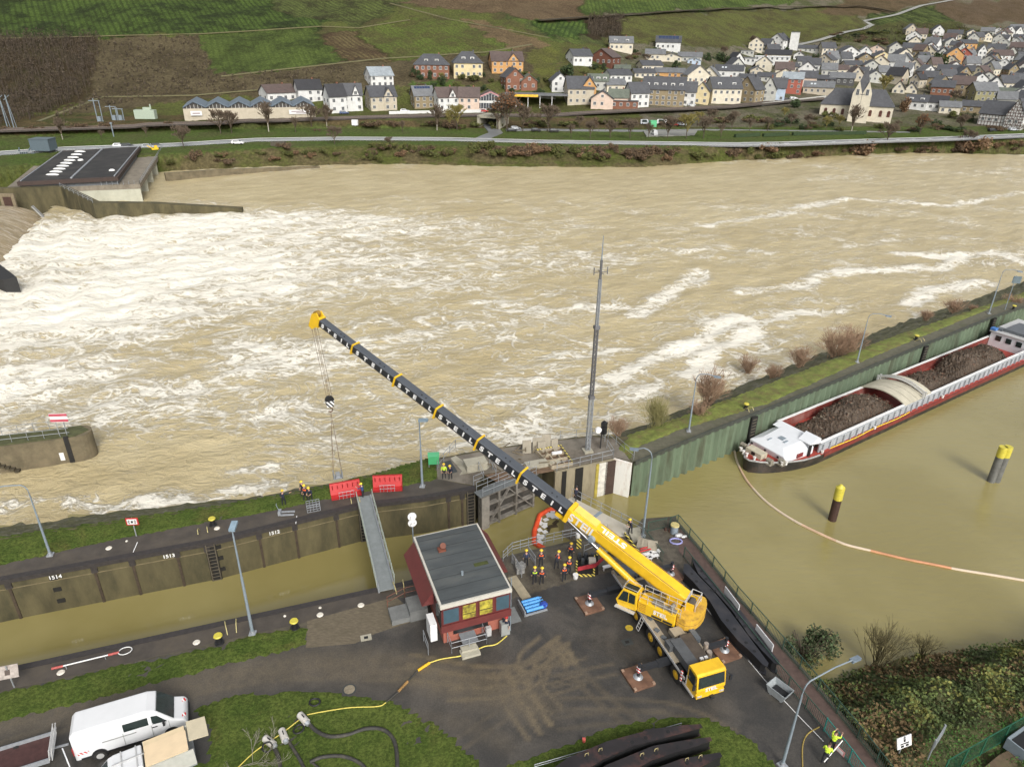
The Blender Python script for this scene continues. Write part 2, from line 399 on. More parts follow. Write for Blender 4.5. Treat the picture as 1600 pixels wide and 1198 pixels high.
def streak(pts,wd,wgt,px=True):
    global den
    W=[G(a,b_,WZ) for a,b_ in pts];dm=np.full(X.shape,1e9)
    for a,b_ in zip(W[:-1],W[1:]):dm=np.minimum(dm,segd(X,Y,a,b_))
    jit=.8*np.sin(X*.35+Y*.2)+.6*np.sin(X*.9-Y*.7)
    den=np.maximum(den,.80*wgt*np.exp(-np.maximum(dm+jit*.5,0)**2/(1.5*wd)**2))
for S in [([(960,590),(1090,532),(1150,495),(1180,505),(1160,530),(1115,545),(1080,590)],1.9,.95),([(1180,505),(1240,490),(1320,486)],1.5,.85),([(1000,490),(1070,440),(1095,425),(1085,445)],2.6,.85),([(900,480),(1010,480),(1080,445)],1.5,.75),
          ([(1160,455),(1250,448),(1290,425),(1470,418),(1490,405),(1400,395)],2.2,.9),([(1420,475),(1450,455),(1540,440)],2.2,.92),([(1470,400),(1560,395),(1600,412)],2,.8),([(1240,325),(1330,310),(1480,322),(1600,300)],2.4,.72),
          ([(1100,352),(1250,330),(1330,345)],2.2,.7),([(830,560),(900,555),(990,545)],1.2,.8),([(900,660),(960,630),(1040,600)],1.1,.75),([(820,640),(870,610),(940,600)],1.0,.7),([(560,600),(610,640),(560,660)],.8,.7),([(430,640),(470,650),(520,665)],.8,.8),
          ([(20,790),(100,780),(170,797)],1.1,.8),([(160,797),(250,782),(330,775),(430,760)],1.5,.82),([(370,735),(400,735),(420,727)],.8,.85),([(640,560),(700,540),(760,545),(820,580)],1,.66),([(690,490),(760,470),(860,480)],1.2,.66),([(500,490),(560,510),(640,500)],1.2,.6),
          ([(1060,395),(1120,385),(1200,395)],2,.7),([(780,390),(850,400),(930,390)],2,.65),([(700,700),(760,690),(800,700)],.9,.7),([(600,330),(700,335),(830,345)],2,.6),([(1330,385),(1400,375),(1500,370),(1590,380)],1.6,.6),([(1150,560),(1200,540),(1260,520)],1,.62)]:streak(*S)
ws=np.exp(-(np.minimum(segd(X,Y,*WEIR),1e3)/26)**2)
rough_w=np.clip(den*1.4-.3,0,1)
nz=np.zeros(X.shape)
for i,(kx,ky,am) in enumerate([(.5,.22,.25),(.8,-.5,.18),(-.37,.9,.2),(1.3,.9,.1),(1.1,-1.4,.1),(2.1,.3,.07),(.2,2.3,.07)]):
    nz += am*np.sin(kx*X+ky*Y+i*1.7+1.5*np.sin(.11*X*(1+i*.2)-.13*Y))
RZ=WZ+(nz*(.22+.7*rough_w)+ws*1.0*(np.sin(X*.7+Y*.3)*.5+.4)).reshape(RX.shape)
# keep the mesh inside river: island edge on one side, weir on the other
m=bpy.data.materials.new('river_water');m.use_nodes=True;N=m.node_tree.nodes;L=m.node_tree.links;b=N['Principled BSDF']
geo=N.new('ShaderNodeNewGeometry').outputs['Position']
mp=N.new('ShaderNodeMapping');mp.inputs['Rotation'].default_value=(0,0,R_(-22));mp.inputs['Scale'].default_value=(.66,1,1);L.new(geo,mp.inputs[0]);V=mp.outputs[0]
def ridge(scale,dist,k,det=3,ro=.5):
    f=noise_(N,L,V,scale,det,ro,dist);return math_(N,L,'SUBTRACT',1,math_(N,L,'MULTIPLY',math_(N,L,'ABSOLUTE',math_(N,L,'SUBTRACT',f,.5)),k),clamp=True)
r1=ridge(.10,1.8,7);r2=ridge(.27,1.5,6);r3=ridge(.75,1.0,4.5,4,.6)
fine=noise_(N,L,V,2.6,6,.8,.6);mid=noise_(N,L,V,.55,6,.75,1.0);big=noise_(N,L,V,.055,4,.6,.4)
D0=math_(N,L,'MINIMUM',attr(N,'den').outputs['Fac'],.80)
D1=math_(N,L,'ADD',D0,math_(N,L,'MULTIPLY_ADD',big,.85,-.44))
lace=math_(N,L,'MAXIMUM',r1,math_(N,L,'MAXIMUM',math_(N,L,'MULTIPLY',r2,.97),math_(N,L,'MULTIPLY',r3,.80)))
lace=math_(N,L,'ADD',math_(N,L,'MULTIPLY',lace,.72),math_(N,L,'MULTIPLY_ADD',mid,.75,-.12))
foam=math_(N,L,'ADD',lace,math_(N,L,'MULTIPLY_ADD',D1,.88,-1.09))
fm=math_(N,L,'MULTIPLY',ramp_(N,L,foam,-.03,.30),ramp_(N,L,math_(N,L,'ADD',fine,math_(N,L,'MULTIPLY',foam,.45)),.40,.62))
mot=noise_(N,L,V,.12,5,.7)
wc=mixc(N,L,ramp_(N,L,mot,.3,.7),(.385,.315,.175),(.475,.40,.24))
wc=mixc(N,L,math_(N,L,'MULTIPLY',ramp_(N,L,D0,.35,.95),math_(N,L,'MULTIPLY_ADD',ramp_(N,L,mid,.35,.6),.6,.15)),wc,(.58,.51,.38))
L.new(mixc(N,L,fm,wc,(.73,.695,.60)),b.inputs['Base Color'])
L.new(math_(N,L,'MULTIPLY_ADD',fm,.5,.3),b.inputs['Roughness']);b.inputs['IOR'].default_value=1.33
hb=math_(N,L,'ADD',math_(N,L,'MULTIPLY',noise_(N,L,V,.8,5,.6,.5),.6),math_(N,L,'MULTIPLY',fm,.16))
bp=N.new('ShaderNodeBump');bp.inputs['Distance'].default_value=.8;bp.inputs['Strength'].default_value=1;L.new(hb,bp.inputs['Height']);L.new(bp.outputs[0],b.inputs['Normal'])
# river near limit runs under the island
lim=[G(-300,830,WZ),G(0,850,WZ),G(400,790,WZ),G(745,745,WZ),G(965,700,WZ),G(1300,570,WZ),G(1600,480,WZ),G(1900,400,WZ)]
lx=np.array([p.x for p in lim]);ly=np.array([p.y for p in lim])
mask=(RY >np.interp(RX,lx,ly))
wa,wb=WEIR;wd=Vector((wb.x-wa.x,wb.y-wa.y)).normalized()
side=(RX-wa.x)*wd.y-(RY-wa.y)*wd.x
mask &= ~((side <-1.0) & (RY >75))
struct(grid_obj('river_water',RX,RY,RZ,m,dict(den=den),mask=mask))
# calm canal water
m=bpy.data.materials.new('canal_water');m.use_nodes=True;N=m.node_tree.nodes;L=m.node_tree.links;b=N['Principled BSDF']
geo=N.new('ShaderNodeNewGeometry').outputs['Position']
mp=N.new('ShaderNodeMapping');mp.inputs['Rotation'].default_value=(0,0,R_(25));mp.inputs['Scale'].default_value=(.5,1.6,1);L.new(geo,mp.inputs[0])
L.new(mixc(N,L,ramp_(N,L,noise_(N,L,geo,.06,4),.35,.65),(.225,.19,.068),(.262,.225,.09)),b.inputs['Base Color'])
b.inputs['Roughness'].default_value=.07;b.inputs['IOR'].default_value=1.78
bp=N.new('ShaderNodeBump');bp.inputs['Strength'].default_value=.7;bp.inputs['Distance'].default_value=.11
wavem=ramp_(N,L,attr(N,'wave').outputs['Fac'],0,1)
L.new(math_(N,L,'MULTIPLY',noise_(N,L,mp.outputs[0],1.2,4,.6,.3),wavem),bp.inputs['Height']);L.new(bp.outputs[0],b.inputs['Normal'])
gx=np.arange(-90,260,2.0);gy=np.arange(15,220,2.0);CX,CY=np.meshgrid(gx,gy)
wv=np.clip((CX.ravel()-3)/12,0.06,1)
mk=CY <= np.interp(CX,lx,ly)+2.2
struct(grid_obj('lock_basin_water',CX,CY,np.full(CX.shape,WZ+.02),m,dict(wave=wv),mask=mk))
# ---------------- weir and upstream water ----------------
def w2(v):return (v[0],v[1])
CONC=mat('wall_concrete',(.085,.072,.034),.85,.4,.5,.04,3,dirt=(.028,.027,.013),dscale=.22,damt=.85,stretch=(1,1,.35))
CONC_L=mat('pale_concrete',(.36,.34,.27),.85,.2,.8,.02,4,dirt=(.16,.14,.09),dscale=.5,damt=.6,stretch=(1,1,.5))
CONC_D=mat('dark_concrete',(.075,.065,.045),.8,.35,1.2,.02,5,dirt=(.035,.032,.022),dscale=.4,damt=.7)
COPE=mat('coping_steel',(.035,.03,.028),.6,.3,3)
PAVE=mat('quay_paving',(.062,.052,.042),.55,.3,.8,.01,6,dirt=(.105,.085,.06),dscale=.25,damt=.6,detail=10)
GALV=mat('galvanised_steel',(.34,.36,.38),.45,.15,6,metal=.4)
GREYP=mat('grey_lamp_paint',(.20,.24,.27),.5,.12,4)
WHITE=mat('white_paint',(.68,.68,.67),.45,.06,3)
YEL=mat('yellow_paint',(.74,.55,.05),.4,.1,3)
LEM=mat('lemon_paint',(.52,.45,.05),.5,.15,4,dirt=(.45,.40,.12),dscale=3,damt=.5)
BLK=mat('black_paint',(.015,.015,.016),.5,.3,4)
RED=mat('red_paint',(.42,.025,.025),.45,.12,3)
wa,wb=G(5,405,WZ),G(70,343,WZ)
wd=(wb-wa).normalized();wn_=Vector((wd.y,-wd.x,0))
def weir_pt(s,n,z):p=wb+wd*s+wn_*n;return (p.x,p.y,z)
UPZ=-.9
prof=[(-160,UPZ),(-12,UPZ),(-9,UPZ-.06),(-7,UPZ-.3),(-5,UPZ-.8),(-3,UPZ-1.6),(-1,UPZ-2.7),(1,WZ-.35),(3,WZ-1.2)]
vs,fs=[],[]
ss=list(np.linspace(-150,3,70))
for s_ in ss:
    for n_,z in prof:vs.append(weir_pt(s_,n_,z+(.05*math.sin(s_*1.3)+.04*math.sin(s_*3.1) if n_ >-8 else 0)))
k=len(prof)
for i in range(len(ss)-1):
    for j in range(k-1):fs.append((i*k+j,i*k+j+1,(i+1)*k+j+1,(i+1)*k+j))
mb=MB();mb.add(vs,fs,0,True)
m=mat('spillway_water',(.27,.205,.11),.22,.25,.5,.10,3,dirt=(.62,.56,.45),dscale=.8,damt=.55,coord='Object')
mpn=[n for n in m.node_tree.nodes if n.type == 'MAPPING'][0];mpn.inputs['Rotation'].default_value=(0,0,-math.atan2(wn_.y,wn_.x));mpn.inputs['Scale'].default_value=(.12,1.6,1)
up=mb.build('upstream_water',m);struct(up)
# guide wall between weir and powerhouse
gz=WZ+height_at(152,338,317,WZ);print('guide wall top',gz)
hz=WZ+height_at(0,326,297,WZ)
def poly_wall(mb,top_pts,zb,th,mi=0,mt=None):
    """top_pts: world points with their own top height; thickness goes away from the viewer's side (+normal)"""
    n=len(top_pts);vs=[]
    P=[Vector((p[0],p[1],0)) for p in top_pts]
    for i,p in enumerate(P):
        t=(P[min(i+1,n-1)]-P[max(i-1,0)]).normalized();nn=Vector((-t.y,t.x,0))
        q=p+nn*th
        vs += [(p.x,p.y,zb),(p.x,p.y,top_pts[i][2]),(q.x,q.y,top_pts[i][2]),(q.x,q.y,zb)]
    fs,ft=[],[]
    for i in range(n-1):
        a,b=4*i,4*(i+1)
        fs += [(a,b,b+1,a+1),(a+2,b+2,b+3,a+3)];ft.append((a+1,b+1,b+2,a+2))
    fs += [(0,1,2,3),(4*n-1,4*n-2,4*n-3,4*n-4)]
    mb.add(vs,fs,mi);mb.add(vs,ft,mi if mt is None else mt)
t=thing('guide_wall','stained concrete guide wall between the weir and the powerhouse, tapering downstream','wall',G(150,338,WZ))
def sub(o):return Matrix.Translation(-Vector(o.location))
mb=MB(sub(t))
p0,p1,p2,p3=G(-150,300,1.2),G(94,292,1.2),G(145,317,-.3),G(378,326,-3.4)
poly_wall(mb,[p0,p1,p2,G(239,318,-1.4),p3],-8,2.2)
mb.build('wall_body',CONC,t)
mb=MB(sub(t))
for a,b in ((G(94,292,1.2),p2),):
    for h in (.5,1.0):mb.bar(a+Vector((0,0,h)),b+Vector((0,0,h)),.07)
    for i in range(8):
        q=a.lerp(b,i/7);mb.bar(q,q+Vector((0,0,1.05)),.07)
mb.build('railing',GALV,t)
mb=MB(sub(t));q=G(5,315,-1.5)
mb.box(q+Vector((1.5,-.1,0)),(3.6,.5,4.2),.1);mb.build('door_recess',mat('stained_plaster',(.2,.16,.1),.9,.3,2),t)
mb=MB(sub(t));mb.box(q+Vector((1.5,-.35,-.2)),(2,.3,3),.1);mb.build('door',mat('rust_door',(.06,.03,.02),.8),t)
# steel weir gate end leaning on the pier
one('weir_flap',MB().bar(G(50,322,-.6),G(74,345,-4.4),1.0,.35),mat('weir_steel',(.25,.25,.24),.5,.3,3),'pale steel side of the weir flap where the brown water starts to fall','weir gate')
one('weir_pier',MB().prism([w2(G(-60,418,0)),w2(G(-60,370,0)),w2(G(-2,402,0)),w2(G(22,420,0)),w2(G(0,424,0))],-8,-1.6),mat('dark_steel',(.02,.02,.02),.7),'dark weir pier tip cut by the left edge of the photo in the foam','pier')
# ---------------- powerhouse ----------------
dz=WZ+height_at(224,315,288,WZ);print('deck z',dz)
rz_=dz+2.0
A,B,C_,D=G(26,285,rz_),G(184,277,rz_),G(220,229,rz_),G(95,236,rz_)
t=thing('powerhouse','river powerhouse with flat black roof, row of white skylights and concrete bays over the water','power station',G(180,290,0))
S_=sub(t)
mb=MB(S_);mb.prism([w2(A),w2(B),w2(C_),w2(D)],rz_-1.0,rz_,0);mb.build('roof',mat('roof_edge',(.045,.028,.022),.7,.2,1),t)
def inset(P,f):
    c=sum(P,Vector())/len(P);return [c+(p-c)*f for p in P]
mb=MB(S_);I=inset([A,B,C_,D],.95);mb.prism([w2(p) for p in I],rz_+.0,rz_+.06);
for f in (.52,):
    a=I[0].lerp(I[1],f);b=I[3].lerp(I[2],f);mb.bar(a+Vector((0,0,.15)),b+Vector((0,0,.15)),.5,.25,1)
for a,b in ((I[1],I[2]),(I[0],I[3])):mb.bar(a.lerp(I[0],.02)+Vector((0,0,.1)),b+Vector((0,0,.1)),.3,.2,1)
mb.build('roof_surface',[mat('black_roofing',(.022,.021,.02),.75,.35,.3,dirt=(.05,.045,.04),dscale=.15,damt=.7),GALV],t)
for i in range(9):
    f=i/8;p=G(82+f*43,273-f*36,rz_+.1);mb=MB(S_);mb.ball((p.x,p.y,rz_),1,10,6,0,(2.0,.8,.45));mb.build('skylight',mat('skylight_acrylic',(.75,.75,.72),.3,.1),t)
for q in ((126,251),(175,267)):
    p=G(*q,rz_);mb=MB(S_);mb.ball((p.x,p.y,rz_),.9,8,6,0,(1,1,.6));mb.build('skylight',MATS['skylight_acrylic'],t)
mb=MB(S_);E0=G(8,298,dz-.4);F0=G(219,290,dz-.4);F1=G(257,230,dz-.4);E1=G(80,240,dz-.4)
mb.prism([w2(inset([A,B,C_,D],.97)[i]) for i in range(4)],dz,rz_-1.0,0);mb.build('wall',mat('grey_cladding',(.12,.13,.14),.6),t)
mb=MB(S_);mb.prism([w2(E0),w2(F0),w2(F1),w2(E1)],dz-1.3,dz,0);mb.build('deck',mat('deck_concrete',(.20,.175,.135),.8,.25,.6,dirt=(.09,.07,.05),dscale=.4),t)
mb=MB(S_);mb.prism([w2(E0.lerp(F0,.02)),w2(F0.lerp(E0,.23)),w2(F1.lerp(E1,.25)),w2(E1)],-8,dz-1.3)
PW=mat('powerhouse_concrete',(.42,.42,.34),.8,.12,.5,dirt=(.28,.27,.2),dscale=.3);mb.build('base',PW,t)
dirv=(F1-F0).normalized();nrm=Vector((dirv.y,-dirv.x,0));Ls=(F1-F0).length
for i in range(6):
    c=F0+dirv*(Ls*(i/5)*.97+.5)-nrm*4.6
    mb=MB(S_);z0,z1=-8,dz-1.3
    a=c-dirv*.6;bq=c+dirv*.6
    mb.prism([w2(a-nrm*4),w2(bq-nrm*4),w2(bq+nrm*4.5),w2(a+nrm*4.5)],z0,z1);mb.build('buttress',PW,t)
mb=MB(S_)
for i in range(26):
    q=F0.lerp(F1,i/25);mb.bar((q.x,q.y,dz),(q.x,q.y,dz+1),.08)
for h in (.5,1):mb.bar((F0.x,F0.y,dz+h),(F1.x,F1.y,dz+h),.07)
for i in range(8):
    q=F0.lerp(E0,i/24);mb.bar((q.x,q.y,dz),(q.x,q.y,dz+1),.08)
mb.build('railing',GALV,t)
# ---------------- lock island (core + slope + surface) ----------------
FARW=[G(-260,958),G(0,903),G(330,843),G(560,787),G(662,775),G(742,760)]
HEADW=[G(742,760),G(752,772),G(756,741),G(848,722),G(866,735),G(962,714)]
SHEETW=[G(988,722),G(1100,675),G(1172,647),G(1240,620),G(1440,538),G(1547,495),G(1600,478),G(1800,405)]
BRK=[G(-260,878),G(0,841),G(202,812),G(400,782),G(520,758),G(600,737),G(680,716),G(760,702),G(840,690),G(925,680),G(985,682),G(1060,656),G(1160,618),G(1260,580),G(1400,527),G(1517,487),G(1600,459),G(1800,385)]
SHO=[G(-260,862,WZ),G(0,822,WZ),G(159,801,WZ),G(395,777,WZ),G(512,757,WZ),G(600,738,WZ),G(680,722,WZ),G(760,706,WZ),G(840,694,WZ),G(925,686,WZ),G(955,684,WZ),G(1054,645,WZ),G(1140,610,WZ),G(1243,568,WZ),G(1400,507,WZ),G(1517,468,WZ),G(1600,440,WZ),G(1800,370,WZ)]
edge=FARW+HEADW[2:]+SHEETW
one_poly=[w2(p) for p in edge]+[w2(p) for p in BRK[::-1]]
mb=MB();mb.prism(one_poly,-9,-.02);struct(mb.build('lock_island',CONC))
# slope
SLOPE=mat('rubble_slope',(.085,.085,.035),.95,.5,.5,.25,1.6,dirt=(.20,.19,.15),dscale=1.3,damt=.8)
nb=len(BRK);vs,fs=[],[]
def resamp(P,n):
    L=[0]
    for a,b in zip(P[:-1],P[1:]):L.append(L[-1]+(b-a).length)
    out=[]
    for i in range(n):
        s=L[-1]*i/(n-1);k=max(j for j in range(len(P)-1) if L[j] <= s+1e-9);f=(s-L[k])/max(1e-9,L[k+1]-L[k]);out.append(P[k].lerp(P[k+1],f))
    return out
Bp,Sp=[],[]
for a,b,c,d in zip(BRK[:-1],BRK[1:],SHO[:-1],SHO[1:]):
    n=max(2,int((b-a).length/1.0))
    for i in range(n):Bp.append(a.lerp(b,i/n));Sp.append(c.lerp(d,i/n))
random.seed(5);NJ=9
for i,(a,b) in enumerate(zip(Bp,Sp)):
    d=b-a;dn=Vector((d.x,d.y,0)).normalized()
    b2=Vector((a.x,a.y,0))+dn*max(2.5,min(9,Vector((d.x,d.y,0)).length)) if d.y <1.5 else b
    b2.z=WZ
    for j in range(NJ+2):
        f=j/NJ;p=a.lerp(b2,f)
        jt=.0 if j == 0 else .16
        vs.append((p.x+random.uniform(-jt,jt),p.y+random.uniform(-jt,jt),-.02+(WZ)*f+random.uniform(-jt,jt)))
for i in range(len(Bp)-1):
    for j in range(NJ+1):k=i*(NJ+2)+j;fs.append((k,k+1,k+NJ+3,k+NJ+2))
mb=MB();mb.add(vs,fs,0,True);struct(mb.build('island_embankment',SLOPE))
# surfaces on the island
def sheet(name,pts,z,m,th=.0,sub_=0):
    mb=MB();poly=[w2(p) for p in pts]
    mb.prism(poly,z-.05,z);return struct(mb.build(name,m))
GRASS=bpy.data.materials.new('short_grass');GRASS.use_nodes=True;N=GRASS.node_tree.nodes;L=GRASS.node_tree.links;b=N['Principled BSDF'];b.inputs['Roughness'].default_value=.95;b.inputs['Specular IOR Level'].default_value=.15
geo=N.new('ShaderNodeNewGeometry').outputs['Position']
g1=noise_(N,L,geo,.35,6,.7);g2=noise_(N,L,geo,4.5,6,.8);g3=noise_(N,L,geo,.16,7,.75,.5)
c=mixc(N,L,ramp_(N,L,g1,.35,.65),(.064,.10,.02),(.098,.13,.03))
c=mixc(N,L,math_(N,L,'MULTIPLY',ramp_(N,L,g3,.54,.66),.6),c,(.115,.105,.035))
c=mixc(N,L,ramp_(N,L,g2,.35,.68),mixc(N,L,1.0,c,(.5,.52,.5),'MULTIPLY'),mixc(N,L,1.0,c,(1.35,1.3,1.2),'MULTIPLY'))
L.new(c,b.inputs['Base Color']);bp=N.new('ShaderNodeBump');bp.inputs['Distance'].default_value=.12;L.new(g2,bp.inputs['Height']);L.new(bp.outputs[0],b.inputs['Normal'])
MOSS=mat('bright_bank_grass',(.13,.155,.03),.95,.45,.7,.1,5,dirt=(.12,.085,.035),dscale=.5,damt=.8)
def offs(P,d):
    out=[]
    for i,p in enumerate(P):
        t=(P[min(i+1,len(P)-1)]-P[max(i-1,0)]).normalized();out.append(p+Vector((-t.y,t.x,0))*d)
    return out
def jag(P,step=.8,amp=.12,closed=True):
    """uneven outline for a grass edge"""
    out=[];n=len(P)
    for i in range(n if closed else n-1):
        a,b_=P[i],P[(i+1) % n];k=max(1,int((b_-a).length/step))
        for j in range(k):
            p=a.lerp(b_,j/k);out.append(Vector((p.x+random.uniform(-amp,amp),p.y+random.uniform(-amp,amp),0)))
    return out
def grass_obj(name,outline,z=.03,m=None,cell=.28,amp=.07):
    """uneven turf: a fine grid cut to a jagged outline, edges turned down"""
    P=jag(outline);xs=[p.x for p in P];ys=[p.y for p in P]
    gx=np.arange(min(xs),max(xs)+cell,cell);gy=np.arange(min(ys),max(ys)+cell,cell);X_,Y_=np.meshgrid(gx,gy)
    ins=pip(X_.ravel(),Y_.ravel(),[(p.x,p.y) for p in P]).reshape(X_.shape)
    r=np.random.RandomState(len(name)+int(abs(xs[0])));Zg=np.where(ins,z+r.uniform(0,amp,X_.shape)+.04*np.sin(X_*.8)*np.cos(Y_*.7),-.05)
    k=ins.copy();k[1:,:] |= ins[:-1,:];k[:-1,:] |= ins[1:,:];k[:,1:] |= k[:,:-1];k[:,:-1] |= k[:,1:]
    X_=X_+r.uniform(-.15,.15,X_.shape)*cell;Y_=Y_+r.uniform(-.15,.15,X_.shape)*cell
    return struct(grid_obj(name,X_,Y_,Zg,m or GRASS,{},mask=k))
path_up=[G(-260,930),G(0,882),G(100,860),G(200,838),G(330,815),G(400,803),G(520,777),G(560,770),G(640,757),G(684,748)]
sheet('quay_path',edge[:6]+[G(684,748)]+path_up[::-1][1:],.004,PAVE)
grass_obj('quay_grass',path_up[:-1]+[G(684,748),G(679,716),G(600,738),G(520,759),G(400,783),G(202,813),G(0,842),G(-260,880)])
sheet('path_inset',[G(318,828),G(320,808),G(345,800),G(352,822)],.03,PAVE)
headm=mat('lockhead_concrete',(.17,.15,.12),.8,.3,.5,.01,5,dirt=(.07,.055,.04),dscale=.3,damt=.8)
sheet('lockhead_paving',[G(684,748),G(742,758),G(756,741),G(848,722),G(866,735),G(962,714),G(985,720),G(960,686),G(925,682),G(840,692),G(760,704),G(680,718)],.008,headm)
up_path=[G(985,716),G(992,700),G(1060,672),G(1100,660),G(1200,630),G(1333,570),G(1547,482),G(1600,465),G(1800,390)]
sheet('towpath',SHEETW+up_path[::-1],.008,mat('towpath',(.10,.095,.065),.8,.3,1.5,.01,6,dirt=(.06,.065,.03),dscale=.4,damt=.7))
grass_obj('bank_grass',up_path+[G(1800,385),G(1600,459),G(1517,487),G(1400,527),G(1260,580),G(1160,618),G(1060,656),G(985,682),G(965,700)],.04,MOSS)
# far chamber wall, one thing with joints, ladders and numerals
t=thing('chamber_wall','long stained concrete chamber wall with white metre numbers facing the lock water','wall',FARW[2])
S_=sub(t);mb=MB(S_);fw=[Vector((p.x,p.y,0)) for p in FARW];out=offs(fw,-.25)
for p in out:p.z=-.25
poly_wall(mb,[Vector((p.x,p.y,-.35)) for p in out],-9,.24);mb.build('wall_face',CONC,t)
mb=MB(S_);poly_wall(mb,[Vector((p.x,p.y,.03)) for p in offs(fw,-.4)],-.36,.6);mb.build('coping',COPE,t)
mb=MB(S_)
for a,b_ in zip(out[:-1],out[1:]):mb.bar(Vector((a.x,a.y,-1.0))-Vector((0,.04,0)),Vector((b_.x,b_.y,-1.0))-Vector((0,.04,0)),.10,.06)
mb.build('wall_ledge',mat('ledge',(.16,.13,.07),.9),t)
def wall_at(px):
    """point on the wall face under photo column px and its direction"""
    best=None
    for a,b_ in zip(out[:-1],out[1:]):
        for i in range(101):
            p=a.lerp(b_,i/100);e=abs(proj((p.x,p.y,0))[0]-px)
            if best is None or e <best[0]:best=(e,p.copy(),(b_-a).normalized())
    return best[1],best[2]
for px in (8,143,205,275,322,402,460,525,700,722):
    p,d=wall_at(px);mb=MB(S_);c=Vector((p.x,p.y,-2.6))+Vector((d.y,-d.x,0))*.03
    mb.box(c,(.22,.12,4.3),math.atan2(d.y,d.x));mb.build('joint',mat('joint_steel',(.05,.035,.022),.8,.4,2),t)
    mb=MB(S_);mb.box(Vector((p.x,p.y,-.7)),(.5,.2,.6),math.atan2(d.y,d.x));mb.build('joint_cap',COPE,t)
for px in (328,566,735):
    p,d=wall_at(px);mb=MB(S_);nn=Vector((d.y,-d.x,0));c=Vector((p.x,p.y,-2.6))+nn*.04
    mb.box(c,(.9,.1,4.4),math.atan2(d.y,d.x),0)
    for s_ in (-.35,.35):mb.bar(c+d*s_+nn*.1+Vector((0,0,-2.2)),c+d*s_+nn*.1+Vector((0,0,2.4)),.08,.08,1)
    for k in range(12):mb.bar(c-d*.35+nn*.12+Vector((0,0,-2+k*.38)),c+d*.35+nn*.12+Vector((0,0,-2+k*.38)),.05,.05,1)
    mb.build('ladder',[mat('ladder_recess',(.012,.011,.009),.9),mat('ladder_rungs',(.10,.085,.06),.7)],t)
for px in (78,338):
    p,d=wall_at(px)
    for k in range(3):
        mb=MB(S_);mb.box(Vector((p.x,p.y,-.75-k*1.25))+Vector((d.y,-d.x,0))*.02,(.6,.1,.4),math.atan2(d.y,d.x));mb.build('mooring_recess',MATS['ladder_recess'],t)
for px,s_ in ((83,'1514'),(262,'1513'),(427,'1512'),(580,'1511'),(655,'1510')):
    p,d=wall_at(px);nn=Vector((d.y,-d.x,0))
    if px <500:place_text(s_,.5,WHITE,frame(S_ @ (Vector((p.x,p.y,-.66))+nn*.1),d,nn),t,'metre_number',.01,.012)
# island-side dark wall of the lock head and the walls right of the gate
def wall_thing(name,pts,zt,zb,m,label,th=.3,n_off=-.3):
    t=thing(name,label,'wall',pts[0]);mb=MB(sub(t));poly_wall(mb,[Vector((p.x,p.y,zt)) for p in offs(pts,n_off)],zb,th-.01);mb.build('wall_face',m,t);return t
t=wall_thing('lockhead_wall',[G(866,736),G(962,715)],.0,-9,mat('lockhead_wall',(.26,.225,.15),.85,.25,.8,.02,3,dirt=(.10,.08,.045),dscale=.3,damt=.7,stretch=(1,1,.3)),'buff concrete lock head wall with dark vertical slots right of the gate')
a,b_=G(866,736),G(962,715);d=(b_-a).normalized();nn=Vector((d.y,-d.x,0))
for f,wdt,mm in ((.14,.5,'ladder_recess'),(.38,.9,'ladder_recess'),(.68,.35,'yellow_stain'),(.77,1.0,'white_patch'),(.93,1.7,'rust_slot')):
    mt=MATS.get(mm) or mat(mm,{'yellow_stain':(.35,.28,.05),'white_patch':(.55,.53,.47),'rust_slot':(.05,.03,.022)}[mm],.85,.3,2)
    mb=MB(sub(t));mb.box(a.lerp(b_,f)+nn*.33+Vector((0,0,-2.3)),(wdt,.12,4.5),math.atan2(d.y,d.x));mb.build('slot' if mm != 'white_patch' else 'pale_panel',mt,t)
wall_thing('white_wall',[G(960,715),G(988,723)],.02,-9,mat('whitewash',(.72,.71,.66),.8,.08,1,dirt=(.35,.20,.10),dscale=.9,damt=.55,stretch=(1,1,.3)),'whitewashed angled wall with rust stains between lock head and sheet piles')
# sheet pile wall: corrugated
t=thing('sheet_pile_wall','long green corrugated sheet pile wall behind the moored barge','wall',SHEETW[0])
P=resamp(SHEETW,460);vs,fs=[],[];S_=sub(t)
O=offs(P,-.25);O2=offs(P,-.6)
for i in range(len(P)):
    q=O2[i] if (i//2) % 2 else O[i]
    vs += [(q.x,q.y,.05),(q.x,q.y,-9)]
for i in range(len(P)-1):fs.append((2*i,2*i+1,2*i+3,2*i+2))
mb=MB(S_);mb.add(vs,fs);mb.build('piles',mat('green_piles',(.11,.15,.095),.75,.3,.35,.01,3,dirt=(.06,.062,.036),dscale=.5,damt=.8,stretch=(1,1,.25)),t)
mb=MB(S_)
for a,b_ in zip(P[:-1:6],P[6::6]):mb.bar(offs([a,b_],-.45)[0]+Vector((0,0,.1)),offs([a,b_],-.45)[1]+Vector((0,0,.1)),.16,.5,0,up=(0,0,1))
mb.build('capping',mat('capping_beam',(.045,.05,.04),.6,.3,2),t)
for px,py in ((1172,647),(1440,538),(1547,495)):
    q=G(px,py);mb=MB(S_);mb.box(q+Vector((.3,-.8,-2.2)),(1.0,.25,4.6),.55);
    for k in range(10):mb.box(q+Vector((.35,-.95,-4+k*.42)),(.7,.1,.06),.55,1)
    mb.build('ladder',[MATS['ladder_recess'],MATS['ladder_rungs']],t)
